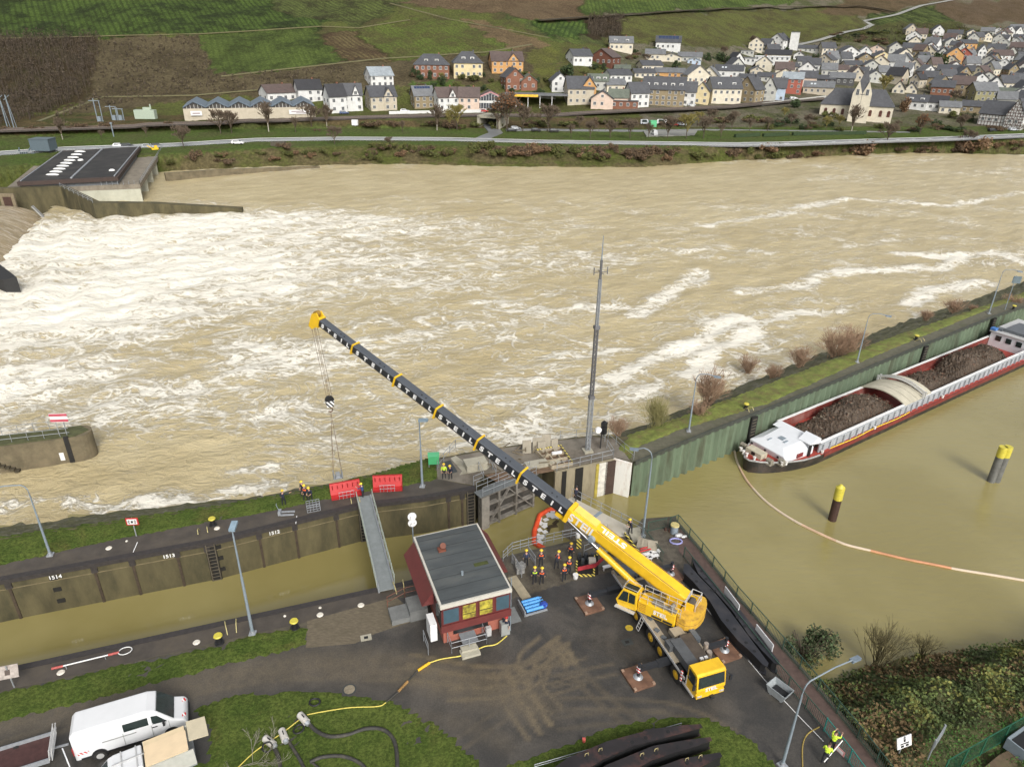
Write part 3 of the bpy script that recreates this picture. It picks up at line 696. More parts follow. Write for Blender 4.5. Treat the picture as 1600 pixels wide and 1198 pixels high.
# ---------------- near side ----------------
NEARW=[G(-260,1102),G(0,1045),G(300,980),G(600,915),G(655,903),G(782,872),G(800,866),G(905,842),G(935,838),G(985,838),G(1003,810),G(1056,806)]
FENW=[G(1058,812),G(1095,855),G(1150,925),G(1249,1036),G(1339,1140),G(1420,1240)]
mb=MB();base=[w2(p) for p in NEARW+FENW+[G(1430,1400),G(-400,1400)]]
mb.prism(base,-9,0);struct(mb.build('lock_platform',CONC_D))
mb=MB()
ncw=[Vector((p.x,p.y,.03)) for p in NEARW[:5]];poly_wall(mb,offs(ncw,.0),-.4,-.55);one('quay_coping',mb,COPE,'dark steel coping along the near edge of the lock chamber','coping')
ASPH=bpy.data.materials.new('wet_asphalt');ASPH.use_nodes=True;N=ASPH.node_tree.nodes;L=ASPH.node_tree.links;b=N['Principled BSDF']
geo=N.new('ShaderNodeNewGeometry').outputs['Position']
a1=noise_(N,L,geo,.28,8,.72,.4);a2=noise_(N,L,geo,9,4,.8);a3=noise_(N,L,geo,.12,4,.6);a4=noise_(N,L,geo,1.3,7,.7)
mud=attr(N,'mud').outputs['Fac']
c=mixc(N,L,ramp_(N,L,a1,.38,.66),(.040,.038,.035),(.078,.070,.060))
c=mixc(N,L,ramp_(N,L,attr(N,'pv').outputs['Fac'],.3,.7),c,mixc(N,L,ramp_(N,L,a4,.35,.65),(.06,.05,.036),(.11,.095,.07)))
c=mixc(N,L,math_(N,L,'MULTIPLY',mud,math_(N,L,'MULTIPLY_ADD',ramp_(N,L,a4,.3,.62),.5,.6),clamp=True),c,(.14,.112,.072))
c=mixc(N,L,ramp_(N,L,a2,.3,.75),mixc(N,L,1.0,c,(.75,.75,.75),'MULTIPLY'),mixc(N,L,1.0,c,(1.25,1.25,1.25),'MULTIPLY'))
L.new(c,b.inputs['Base Color'])
rg=math_(N,L,'MULTIPLY_ADD',ramp_(N,L,a3,.42,.6),.30,.34);L.new(rg,b.inputs['Roughness'])
bp=N.new('ShaderNodeBump');bp.inputs['Distance'].default_value=.015;L.new(a2,bp.inputs['Height']);L.new(bp.outputs[0],b.inputs['Normal'])
gx=np.arange(-48,34,.22);gy=np.arange(20,53,.22);AX,AY=np.meshgrid(gx,gy);X,Y=AX.ravel(),AY.ravel();md=np.zeros(X.shape)
def track(pts,wd,wg):
    global md
    W=[G(*p) for p in pts];W=resamp(W,24) if len(W) >1 else W
    dm=np.full(X.shape,1e9)
    for a,b_ in zip(W[:-1],W[1:]):dm=np.minimum(dm,segd(X,Y,a,b_))
    md=np.maximum(md,wg*np.clip((wd-dm)/.18+.5,0,1))
def spline(pts,n=16):
    P=[Vector((p[0],p[1],0)) for p in pts];P=[P[0]*2-P[1]]+P+[P[-1]*2-P[-2]];out=[]
    for i in range(1,len(P)-2):
        for k in range(n):
            t=k/n;a,b_,c,d=P[i-1:i+3];out.append(tuple(.5*((2*b_)+(c-a)*t+(2*a-5*b_+4*c-d)*t*t+(3*b_-a-3*c+d)*t*t*t))[:2])
    out.append(tuple(P[-2])[:2]);return out
T_=[([(-100,1150),(200,1090),(420,1045),(600,1040),(760,1075),(830,1100)],1.6,.55),([(-100,1200),(150,1120),(400,1060),(600,1055),(720,1075),(800,1068)],.5,.5),([(640,1030),(760,1050),(830,1040),(880,1000)],.4,.75),
      ([(620,1050),(760,1065),(850,1035),(880,1018)],.35,.7),([(700,1085),(780,1080),(835,1060),(820,1030),(850,1000)],.3,.8),([(800,1045),(830,1100),(850,1135)],.45,.85),([(780,1050),(800,1100),(835,1150)],.35,.7),
      ([(850,1040),(840,1075),(870,1110)],.3,.7),([(740,1060),(840,1078),(910,1062)],.25,.6),([(860,1065),(960,1045)],.25,.45),([(870,1050),(920,1035)],.25,.4),([(840,1100),(960,1100),(1060,1110),(1150,1150)],.25,.45),([(890,1040),(940,1090),(990,1130)],.4,.35),
      ([(870,1130),(960,1120),(1040,1118)],.3,.3),([(720,1160),(780,1120),(830,1090)],.3,.35),([(862,1005),(882,1020),(890,1036)],.55,.9),([(640,1120),(720,1130),(790,1160)],.8,.25)]
for pts,wd,wg in T_:
    for k in (-1,1) if wd <.6 else (0,):
        q=[G(*p) for p in spline(pts)];q=offs(q,k*.45 if wd <.5 else k*.3);dm=np.full(X.shape,1e9)
        for a,b_ in zip(q[:-1],q[1:]):dm=np.minimum(dm,segd(X,Y,a,b_))
        md=np.maximum(md,wg*np.clip((wd*.55-dm)/.16+.5,0,1) if wd <.6 else wg*np.exp(-(dm/wd)**2))
pave_poly=[G(784,874),G(905,846),G(990,842),G(1005,815),G(1056,812),G(1100,880),G(1060,905),G(1010,880),G(905,905),G(802,935)]
asph_poly=[G(-260,1150),G(0,1085),G(240,1030),G(470,985),G(560,955),G(640,930),G(655,925),G(790,930),G(802,935),G(905,905),G(1010,880),G(1060,905),G(1075,880),G(1140,940),G(1235,1045),G(1330,1150),G(1420,1260),G(1430,1400),G(-400,1400)]
pv=pip(X,Y,[w2(p) for p in pave_poly]);ins=(pip(X,Y,[w2(p) for p in asph_poly]) | pv).reshape(AX.shape);pv=pv.astype(float)
struct(grid_obj('asphalt_yard',AX,AY,np.full(AX.shape,.012),ASPH,dict(mud=md,pv=pv),mask=ins))
sheet('quay_strip',NEARW[:6]+[G(795,905),G(790,935),G(640,928),G(478,972),G(395,990),G(180,1040),G(0,1080),G(-260,1140)],.006,PAVE)
sheet('brushed_concrete',[G(480,970),G(618,932),G(640,950),G(640,972),G(585,990),G(555,1005),G(478,1012)],.016,mat('brushed_concrete',(.12,.098,.065),.8,.3,2.5,.01,8,dirt=(.07,.06,.035),dscale=.6,stretch=(1,3,1)))
grass_obj('verge_grass',[G(-260,1145),G(0,1082),G(180,1042),G(300,1018),G(335,1010),G(350,1012),G(362,1002),G(395,992),G(478,980),G(480,1008),G(400,1028),G(300,1052),G(160,1090),G(0,1128),G(-260,1185)])
G2=[G(x,y) for x,y in ((300,1110),(345,1092),(400,1082),(500,1081),(560,1086),(625,1100),(680,1132),(740,1180),(790,1250),(850,1400),(150,1400),(250,1210),(325,1190),(330,1140))]
grass_obj('lawn',G2,cell=.3)
G3=[G(x,y) for x,y in ((700,1240),(774,1202),(840,1180),(888,1163),(945,1138),(990,1128),(1030,1120),(1065,1119),(1110,1125),(1150,1142),(1190,1168),(1215,1200),(1240,1280),(1250,1400),(700,1400))]
grass_obj('beam_store_grass',G3,cell=.3)
# ---------------- village ----------------
def vpm(p):
    a=proj(p);b_=proj((p[0],p[1],p[2]+1));return a[1]-b_[1]
WALLS=dict(white=(.60,.60,.58),cream=(.58,.53,.42),grey=(.42,.42,.38),pink=(.60,.47,.38),yellow=(.58,.49,.29),orange=(.50,.28,.11),brick=(.20,.09,.055),stone=(.25,.20,.12),blue=(.42,.50,.60),beige=(.45,.40,.31),timber=(.13,.05,.03),red=(.33,.10,.07),olive=(.27,.25,.14),dark=(.08,.08,.08))
ROOFS=dict(slate=(.062,.064,.070),grey=(.13,.135,.14),brown=(.085,.062,.055),green=(.10,.115,.09),black=(.03,.03,.033),metal=(.24,.27,.29),white=(.65,.66,.66))
def wm(k):return mat('wall_'+k,WALLS[k],.9,.10,.6,dirt=tuple(c*.6 for c in WALLS[k]),dscale=.4,damt=.35)
def rm(k):return mat('roof_'+k,ROOFS[k],.6,.25,.8,dirt=tuple(c*1.5 for c in ROOFS[k]),dscale=.35,damt=.5)
WINM=[mat('window_frame',(.55,.55,.52),.6,.1),mat('window_pane',(.07,.075,.085),.15,.5,1.5)]
WMESH={}
def win_mesh(w_,h_):
    k=(round(w_,1),round(h_,1))
    if k not in WMESH:
        mb=MB();mb.box((0,0,0),(w_+.24,.10,h_+.24),0,0);mb.box((0,-.04,0),(w_/2-.04,.10,h_),0,1);mb.v=mb.v
        mb=MB();mb.box((0,0,0),(w_+.24,.10,h_+.24),0,0)
        for s_ in (-1,1):mb.box((s_*(w_/4+.02),-.03,0),(w_/2-.06,.10,h_-.04),0,1)
        o=mb.build('window',WINM);WMESH[k] =o.data;bpy.data.objects.remove(o)
    return WMESH[k]
def add_window(parent,x,y,z,rz,w_=1.2,h_=1.4):
    o=bpy.data.objects.new('window',win_mesh(w_,h_));COL.objects.link(o);o.parent=parent;o.location=(x,y,z);o.rotation_euler=(0,0,rz)
HOUSES=[]
def gable_roof(mb,W,D,ze,zr,axis,oh=.5,th=.25,hip=0):
    """closed solid roof; axis 'x' ridge along x"""
    if axis == 'y':W,D=D,W
    hw,hd=W/2+oh,D/2+oh;rx=hw-hip*min(W,D)/2
    def mk(z0,z1,k):
        return [(-hw*k,-hd,z0),(hw*k,-hd,z0),(hw*k,hd,z0),(-hw*k,hd,z0),(-rx*k,0,z1),(rx*k,0,z1)]
    lo=mk(ze-.15,zr-.02,.998);up=mk(ze+th-.15,zr+th,1)
    vs=lo+up
    if axis == 'y':vs=[(-y,x,z) for x,y,z in vs]
    fs=[(0,4,5,1),(2,5,4,3),(6,7,11,10),(8,9,10,11),(0,1,7,6),(2,3,9,8),(9,3,4,10),(10,4,0,6),(7,1,5,11),(11,5,2,8)]
    if hip:fs += [(3,4,0),(1,5,2),(9,6,10),(7,8,11)]
    mb.add(vs,fs)
def house(cx,yb,wpx,hpx,kind='e',wall='white',roof='slate',rot=0,D=None,name=None,floors=None,rf=.42,dormer=0,cross=False,solar=False,wins=True,sky=0,chim=True,extra=None,zone=None,desc=None):
    p=hit(cx,yb);az=math.atan2(-p.x,p.y)
    ppm=pxpm(p);W=wpx/ppm;Hh=hpx/vpm(p)*.97
    r=R_(rot);D=D or max(6.5,min(12,W*.75))
    # width seen includes part of the depth when rotated
    k=abs(math.cos(r));s_=abs(math.sin(r));W=max(4.0,(W-D*s_*.85)/max(k,.5))
    ze=Hh*(1-rf) if kind != 'f' else Hh;zr=Hh
    c=p+Vector((math.sin(-az),math.cos(az),0))*(D*.5*k)
    o=thing('house',None,'house',(c.x,c.y,p.z),az+r)
    o['category'] ='house'
    mb=MB();x,y=W/2,D/2;zb=-3.0
    if kind == 'f':mb.bb(-x,x,-y,y,zb,Hh-.35)
    elif kind == 'h':mb.bb(-x,x,-y,y,zb,ze)
    else:
        if kind == 'e':prof=[(-y,zb),(y,zb),(y,ze),(0,zr-.05),(-y,ze)];T=Matrix(((0,0,1,0),(1,0,0,0),(0,1,0,0),(0,0,0,1)));mb.prism(prof,-x,x,T=T)
        else:prof=[(-x,zb),(x,zb),(x,ze),(0,zr-.05),(-x,ze)];T=Matrix(((1,0,0,0),(0,0,-1,0),(0,1,0,0),(0,0,0,1)));mb.prism(prof,-y,y,T=T)
    mb.build('wall',wm(wall),o)
    mb=MB()
    if kind == 'f':mb.bb(-x-.3,x+.3,-y-.3,y+.3,Hh-.35,Hh)
    else:gable_roof(mb,W,D,ze,zr,'x' if kind in 'eh' else 'y',hip=.9 if kind == 'h' else 0)
    if cross:
        g=W*.36;zc=ze+(zr-ze)*.85
        sub_=MB(Matrix.Translation((W*.18,-D*.22,0)));gable_roof(sub_,g,D*.62,ze,zc,'y',oh=.35);mb.add(sub_.v,sub_.f)
    ro=mb.build('roof',rm(roof),o)
    if cross:
        sub_=MB(Matrix.Translation((W*.18,-D*.5-.02,0)));T=Matrix(((1,0,0,0),(0,0,-1,0),(0,1,0,0),(0,0,0,1)))
        sub_.prism([(-g/2,0),(g/2,0),(g/2,ze),(0,zc-.1),(-g/2,ze)],-.5,.3,T=T);sub_.build('gable',wm(wall),o)
        add_window(o,W*.18,-D*.5-.36,ze+(zc-ze)*.3,0)
    if chim and kind != 'f':
        mb=MB();mb.box((W*.22 if kind != 'g' else .6,.5 if kind != 'g' else D*.2,zr+.1),(.7,.7,1.6));mb.build('chimney',wm('brick') if (cx % 2) else rm('slate'),ro)
    if wins:
        fl=floors or max(1,int((ze+.3)/2.7));nx=max(2,int(W/2.9))
        for f in range(fl):
            z=ze*(f+.55)/fl
            for i in range(nx):
                xx=-x+W*(i+.5)/nx
                if cross and abs(xx-W*.18) <g/2:add_window(o,xx,-y-.56,z,0);continue
                if (i*7+f*3+int(cx)) % 9 == 0:continue
                add_window(o,xx,-y-.04,z,0,1.2,1.4)
            if abs(rot) >8 and D >6:
                sx=x+.04 if rot <0 else -x-.04
                for i in range(2):add_window(o,sx,-y+D*(i+.5)/2,z,math.pi/2 if rot <0 else -math.pi/2,1.1,1.4)
        if kind == 'g' and rf >.3:add_window(o,0,-y-.04,ze+(zr-ze)*.35,0,1.1,1.2)
    if kind in 'eh':
        sl=(zr-ze)/(D/2)
        for i in range(dormer):
            xx=-x+W*(i+.5)/dormer if kind == 'e' else (i-.5*(dormer-1))*W*.3
            mb=MB();yy=-y*.55;zz=ze+(zr-ze)*.45
            mb.bb(xx-1,xx+1,yy-1.0,yy+.9,zz-1.4,zz+.5);mb.build('dormer',wm('white' if wall != 'brick' else 'grey'),ro)
            add_window(ro,xx,yy-1.05,zz-.25,0,1.2,1.0)
        for i in range(sky):
            xx=-x*.5+i*1.8;mb=MB(Matrix.Translation((xx,-y*.5,(ze+zr)/2+.16)) @ Matrix.Rotation(math.atan(sl),4,'X'));mb.box((0,0,.08),(1.1,1.5,.1));mb.build('skylight',mat('skylight_glass',(.55,.6,.62),.15,.1),ro)
        if solar:
            mb=MB(Matrix.Translation((0,-y*.5,(ze+zr)/2+.2)) @ Matrix.Rotation(math.atan(sl),4,'X'));L_=math.hypot(D/2,zr-ze)
            for i in range(6):
                for j in range(3):mb.box((-x*.7+i*W*.125*1.1,-L_*.32+j*L_*.3,.08),(W*.13,L_*.28,.06))
            mb.build('solar_panel',mat('solar_cells',(.03,.045,.09),.2,.2),ro)
    HOUSES.append((cx,yb,wall,roof,kind,o,desc))
    return o
HL=[
 (435,161,54,28,'e','white','brown',20,{}),(483,160,42,35,'e','white','black',12,{}),(525,177,34,45,'e','white','black',22,dict(sky=2)),(551,174,32,43,'e','white','slate',5,dict(cross=True)),
 (593,136,43,31,'e','white','metal',18,{}),(596,173,48,38,'e','beige','slate',15,dict(cross=True)),(660,170,36,35,'e','stone','grey',15,dict(solar=True)),(697,173,40,36,'e','white','brown',18,dict(cross=True,sky=1)),
 (733,173,32,36,'e','pink','brown',0,{}),(675,123,54,38,'h','brick','slate',0,dict(dormer=2)),(730,122,48,41,'h','yellow','slate',6,dict(dormer=2)),(790,115,54,34,'e','orange','brown',10,dict(cross=True)),
 (800,142,36,36,'g','brick','slate',20,{}),(825,142,28,26,'g','brick','green',10,{}),(872,144,30,30,'g','white','slate',15,{}),(903,164,46,44,'e','beige','slate',12,{}),(918,163,24,43,'g','orange','slate',8,dict(rf=.38)),
 (904,102,40,25,'e','white','slate',25,{}),(945,103,46,27,'g','timber','brown',-25,dict(rf=.5)),(969,81,38,24,'e','cream','grey',5,dict(dormer=2)),(1043,80,38,24,'e','white','slate',0,dict(solar=True)),(972,114,24,12,'e','grey','green',0,{}),
 (940,171,34,29,'g','pink','slate',0,{}),(965,170,30,30,'e','pink','green',0,{}),(975,171,42,14,'f','brick','slate',0,dict(D=4)),(993,168,38,39,'e','white','slate',25,{}),(1035,166,64,45,'e','stone','slate',0,dict(dormer=5,floors=3)),
 (1075,166,20,38,'e','white','slate',0,{}),(1095,163,24,35,'g','yellow','slate',-5,{}),(1127,162,55,41,'e','cream','slate',22,dict(dormer=2)),(1170,161,40,42,'g','stone','slate',-28,dict(rf=.5)),(1199,160,21,40,'g','grey','slate',0,dict(rf=.5)),
 (1214,159,20,37,'e','blue','slate',0,{}),(1235,147,30,34,'e','red','metal',0,dict(rf=.3)),(1085,133,44,31,'g','cream','grey',20,dict(rf=.5)),(1108,133,30,29,'g','cream','grey',-10,dict(rf=.5)),(1138,122,42,20,'e','white','slate',0,dict(sky=2)),
 (1205,102,52,14,'f','white','white',0,{}),(1161,100,35,10,'f','white','grey',0,{}),(1216,78,30,26,'g','white','slate',-25,{}),(1023,95,30,18,'e','cream','grey',0,{}),(1048,97,32,14,'g','cream','slate',0,{}),
 (1014,112,40,17,'e','cream','slate',20,{}),(964,128,44,19,'e','white','slate',22,{}),(1004,122,38,14,'e','cream','slate',15,{}),(1046,122,44,15,'e','orange','grey',0,{}),(933,141,32,25,'e','grey','green',5,dict(dormer=3)),(958,144,38,20,'e','cream','grey',20,{}),
 (1077,98,36,16,'e','grey','grey',0,{}),(1084,101,20,11,'g','blue','metal',0,{}),(1167,87,20,8,'f','grey','grey',0,{}),(1214,96,39,18,'e','cream','black',0,{}),(1247,94,15,14,'g','white','slate',0,{}),(1262,82,38,11,'e','grey','slate',0,{}),
 (1290,88,26,22,'e','cream','slate',22,dict(sky=1)),(1322,94,34,22,'g','white','slate',20,{}),(1349,92,20,20,'g','white','grey',10,{}),(1374,100,32,20,'g','yellow','slate',20,{}),(1368,85,22,15,'g','pink','slate',0,{}),(1396,84,22,18,'g','grey','slate',15,{}),
 (1406,100,30,24,'g','cream','slate',25,{}),(1229,113,34,15,'e','cream','slate',22,dict(sky=1)),(1254,106,22,18,'e','grey','slate',10,{}),(1289,107,30,23,'g','beige','slate',-20,{}),(1310,118,30,16,'e','cream','brown',25,{}),(1329,111,32,16,'e','cream','slate',20,{}),
 (1358,114,27,20,'g','grey','slate',15,{}),(1341,119,26,14,'e','grey','slate',0,{}),(1362,129,27,19,'g','grey','slate',20,{}),(1260,136,26,25,'e','pink','slate',0,{}),(1277,148,44,20,'e','beige','grey',0,dict(sky=2)),(1282,131,40,13,'e','dark','slate',0,{}),(1314,133,36,19,'e','dark','grey',0,{}),
 (1450,84,21,18,'g','white','slate',15,{}),(1426,86,33,19,'e','cream','slate',0,{}),(1468,84,15,12,'g','white','slate',0,{}),(1486,100,28,26,'g','orange','slate',15,{}),(1502,99,24,25,'g','red','slate',0,{}),(1509,76,28,14,'e','orange','slate',22,{}),(1515,95,15,22,'g','white','slate',0,{}),
 (1530,93,15,23,'g','white','grey',20,{}),(1560,98,35,20,'e','white','brown',25,{}),(1555,81,22,14,'g','cream','slate',0,{}),(1516,58,16,12,'g','cream','slate',15,{}),(1541,57,18,14,'e','grey','grey',0,{}),(1559,54,17,11,'g','white','slate',0,{}),(1590,52,24,14,'e','grey','grey',0,{}),
 (1594,66,22,12,'e','white','slate',0,{}),(1591,86,28,20,'e','dark','brown',0,{}),(1490,122,51,20,'e','olive','slate',0,dict(D=14)),(1450,134,20,23,'e','stone','slate',0,{}),(1470,150,31,24,'e','brick','slate',0,dict(sky=2)),(1500,150,30,31,'e','stone','brown',0,{}),
 (1527,135,24,21,'g','white','slate',20,{}),(1530,159,42,30,'e','olive','grey',28,{}),(1570,153,34,15,'e','stone','green',0,{}),(1403,146,18,20,'g','cream','black',0,dict(rf=.7)),(1422,146,18,17,'g','cream','slate',0,dict(rf=.7)),(1430,172,34,23,'e','white','slate',-8,dict(dormer=2)),
 (1457,174,35,24,'e','white','black',0,{}),(1480,178,32,19,'e','cream','grey',10,{}),(1516,177,28,19,'e','stone','slate',0,{}),(1598,192,18,26,'e','beige','slate',0,{}),
 (1180,118,22,14,'g','beige','slate',10,{}),(1196,128,26,14,'e','grey','slate',0,{}),(1166,130,24,14,'e','stone','slate',5,{}),
]
for h in HL:house(h[0],h[1],h[2],h[3],h[4],h[5],h[6],h[7],**h[8])
# fill of the dense centre: more small houses between the listed ones
random.seed(21)
spots=[(hit(h[0],h[1]),h[2]) for h in HL];cnt=0
zones=[((1130,1600),(100,132),60),((1420,1600),(52,100),40),((1250,1440),(98,125),30),((1130,1260),(80,135),16),((1540,1600),(128,170),12),((1380,1500),(108,145),16)]
WK=['white','cream','grey','beige','stone','grey','white','white','cream'];RK=['slate','slate','grey','slate','brown','black','grey']
for (xa,xb),(ya,yb),nn_ in zones:
    for _ in range(nn_*5):
        px=random.uniform(xa,xb);py=random.uniform(ya,yb);p=hit(px,py)
        if any((p.x-q.x)**2+((p.y-q.y)*.8)**2 <11.5**2 for q,_w in spots):continue
        ppm=pxpm(p);w_=random.uniform(9,13)*ppm;h_=random.uniform(7.5,10)*vpm(p)
        house(px,py,w_,h_,random.choice('egeg'),random.choice(WK),random.choice(RK),random.choice([-25,-12,0,8,18,28]),D=random.uniform(8,10),rf=random.uniform(.42,.55),chim=random.random() <.6,sky=random.choice([0,0,1]))
        spots.append((p,w_))
# labels: what it looks like, then where among its like it stands
ORD=['first','second','third','fourth','fifth','sixth','seventh','eighth','ninth','tenth','eleventh','twelfth','thirteenth','fourteenth','fifteenth','sixteenth','seventeenth','eighteenth','nineteenth','twentieth']
def zone_of(px,py):
    if px <860:return 'left of the underpass' if py >130 and px <755 else ('beside the canopy' if py >130 else 'on the villa slope')
    if px <1090 and py <116:return 'above the village centre'
    if px <1260:return 'in the front railway row' if py >154 else ('behind the front row' if py >110 else 'below the white tower')
    if py >140:return 'right of the church'
    if py >118:return 'just above the church' if px <1420 else 'midway up the right edge'
    if py >96:return 'in dense roofs above the church' if px <1440 else 'below the orange gables'
    if py >70:return 'in the upper village' if px <1480 else 'around the orange gables'
    return 'in the topmost right cluster'
grp={}
for h in HOUSES:grp.setdefault((h[2],h[3],h[4],zone_of(h[0],h[1])),[]).append(h)
NAMEW=dict(stone='stone',timber='dark timber',brick='red brick',blue='pale blue',dark='dark',olive='olive')
for (wl_,rf_,k_,z_),L_ in grp.items():
    L_.sort(key=lambda h:h[0])
    for i,h in enumerate(L_):
        kd={'e':'broad','g':'gabled','f':'flat roofed','h':'hip roofed'}[k_]
        pre='' if len(L_) == 1 else ORD[i]+' from left of the '
        h[5]['label'] =pre+'%s %s %s %s-roofed %s %s' % (kd.split()[0],NAMEW.get(wl_,wl_).split()[-1] if wl_ not in ('blue','brick') else NAMEW[wl_],'',rf_,'house' if len(L_) == 1 else 'houses',z_)
        h[5]['label'] =' '.join(h[5]['label'].split())
        h[5]['group'] ='houses of the village'
for L_ in grp.values():pass
# church
p=hit(1334,188);az=math.atan2(-p.x,p.y);ppm=pxpm(p);vp=vpm(p)
t=thing('church','yellow plastered church with steep slate roof and pointed twin gabled tower','church',p,az)
W=104/ppm;Hn=30/vp;Hr=56/vp;cy=8
mb=MB();mb.bb(-W/2,W/2,cy-7,cy+7,-3,Hn*.75);mb.build('wall',wm('cream'),t)
mb=MB(Matrix.Translation((0,cy,0)));gable_roof(mb,W,14,Hn*.75,Hr*.82,'x',hip=.8);mb.build('roof',rm('slate'),t)
tw=26/ppm/2;xt=4/ppm
for s_ in (-1,1):
    mb=MB(Matrix.Translation((xt+s_*tw/2*1.05,-1.5,0)));T=Matrix(((1,0,0,0),(0,0,-1,0),(0,1,0,0),(0,0,0,1)))
    mb.prism([(-tw*.55,-3),(tw*.55,-3),(tw*.5,42/vp),(0,60/vp),(-tw*.5,42/vp)],-3,3,T=T);mb.build('tower_wall',wm('cream'),t)
    add_window(t,xt+s_*tw/2*1.05,-4.6,44/vp,0,1.2,2.6)
mb=MB();mb.add([(xt-tw*.9,-4.4,42/vp),(xt+tw*.9,-4.4,42/vp),(xt+tw*.9,1.4,42/vp),(xt-tw*.9,1.4,42/vp),(xt,-1.5,84/vp),(xt,-4.6,40/vp)],[(0,5,4),(5,1,4),(1,2,4),(2,3,4),(3,0,4)]);mb.build('spire',rm('slate'),t)
for x in (-.42,-.3,-.18,.2,.34,.45):
    mb=MB(Matrix.Translation((W*x,cy-7.05,Hn*.36)));mb.box((0,0,0),(1.4,.2,2.2));mb.cyl((0,.1,1.1),(0,-.1,1.1),.7,n=12);mb.build('arched_window',mat('church_glass',(.10,.04,.03),.4),t)
# white tower
p=hit(1239,77);t=thing('transformer_tower','tall square white tower standing in the vineyard above the village','tower',p,math.atan2(-p.x,p.y));w_=13/pxpm(p);h_=26/vpm(p)
MB().box((0,0,h_/2-1),(w_,w_,h_+2)).build('wall',wm('white'),t);MB().box((0,0,h_+.2),(w_+.6,w_+.6,.5),taper=.8).build('roof',rm('slate'),t)
# half timbered house
p=hit(1560,199);az=math.atan2(-p.x,p.y);t=thing('half_timbered_house','large half timbered house with slate roof and white brown striped gable at right','house',p,az-.25,'houses of the village')
w_=62/pxpm(p);h_=45/vpm(p);D=12;T=Matrix(((1,0,0,0),(0,0,-1,0),(0,1,0,0),(0,0,0,1)))
mb=MB();mb.bb(-w_/2,w_*.1,0,D,-3,h_*.42);mb.prism([(w_*.1,-3),(w_/2,-3),(w_/2,h_*.45),(w_*.3,h_-.1),(w_*.1,h_*.45)],-D,1,T=T);mb.build('wall',wm('white'),t)
mb=MB(Matrix.Translation((-w_*.2,D/2,0)));gable_roof(mb,w_*.62,D,h_*.42,h_*.85,'x');mb.build('roof',rm('slate'),t)
mb=MB(Matrix.Translation((w_*.3,D/2-.5,0)));gable_roof(mb,w_*.42,D+1,h_*.43,h_,'y',oh=.4);mb.build('roof',rm('slate'),t)
mb=MB()
for k in range(9):
    z=.3+k*h_*.1;hw=w_*.2 if z <h_*.45 else max(.3,w_*.2*(1-(z-h_*.45)/(h_*.55)))
    mb.box((w_*.3,-1.06,z),(hw*2,.12,.22))
    for i in range(-3,4):
        if abs(i)*w_*.055 <hw:mb.box((w_*.3+i*w_*.055,-1.07,z+h_*.05),(.2,.12,h_*.1),0,0,0,.5 if (i+k) % 2 else -.4)
for k in range(4):
    mb.box((-w_*.2,-.06,.5+k*h_*.12),(w_*.58,.12,.2))
for i in range(9):mb.box((-w_*.48+i*w_*.07,-.07,h_*.2),(.2,.12,h_*.4))
mb.build('timber_frame',mat('timber_frame',(.08,.035,.025),.8),t)
for x in (-.4,-.25,-.1,.22,.36):add_window(t,w_*x,-.12 if x <.1 else -1.14,h_*.25,0,1.1,1.3)
# sawtooth warehouse
a,b_=hit(289,189),hit(493,183);p=a.lerp(b_,.5);d=(b_-a);L_=d.length;rz=math.atan2(d.y,d.x)
t=thing('warehouse','long beige warehouse with six blue grey sawtooth gables beside the railway','warehouse',p,rz);vp=vpm(p)
mb=MB();hw_=17/vp;mb.bb(-L_/2,L_/2,0,22,-2,hw_);mb.build('wall',wm('beige'),t)
for i in range(6):
    x0=-L_/2+L_*i/6;x1=x0+L_/6;zt=27/vp
    mb=MB();T=Matrix(((1,0,0,0),(0,0,-1,0),(0,1,0,0),(0,0,0,1)));mb.prism([(x0,hw_),(x1,hw_),(x1,hw_+.5),((x0+x1)/2,zt),(x0,hw_+.5)],-22,-.3,T=T);mb.build('gable',mat('dark_gable',(.06,.055,.05),.8),t)
    mb=MB(Matrix.Translation(((x0+x1)/2,11,0)));gable_roof(mb,L_/6-.9,22,hw_+.5,zt,'y',oh=.4,th=.4);mb.build('roof',mat('blue_metal',(.12,.155,.19),.5,.15),t)
    for k in range(5):
        mb=MB();xx=x0+(k+1)*L_/36;mb.box((xx,.2,hw_+.8),(.15,.1,1.6));mb.build('mullion',MATS['window_frame'],t)
one('warehouse_sign',MB().box((0,0,0),(9,.15,1.8)).box((-1,-.1,.2),(5,.1,.5),0,1).box((1,-.1,-.4),(5,.1,.3),0,1),[WHITE,mat('faded_text',(.35,.3,.3),.8)],'white sign board on the right end of the beige warehouse wall','sign',p+Vector((L_*.36,-.3+L_*.36*math.tan(rz),2.6)),rz)
one('warehouse_sign',MB().box((0,0,0),(4.5,.15,1.8)).box((0,-.1,0),(3,.1,.6),0,1),[WHITE,MATS['faded_text']],'small white sign board on the left end of the beige warehouse wall','sign',a+Vector((5,1.0,3.0)),rz)
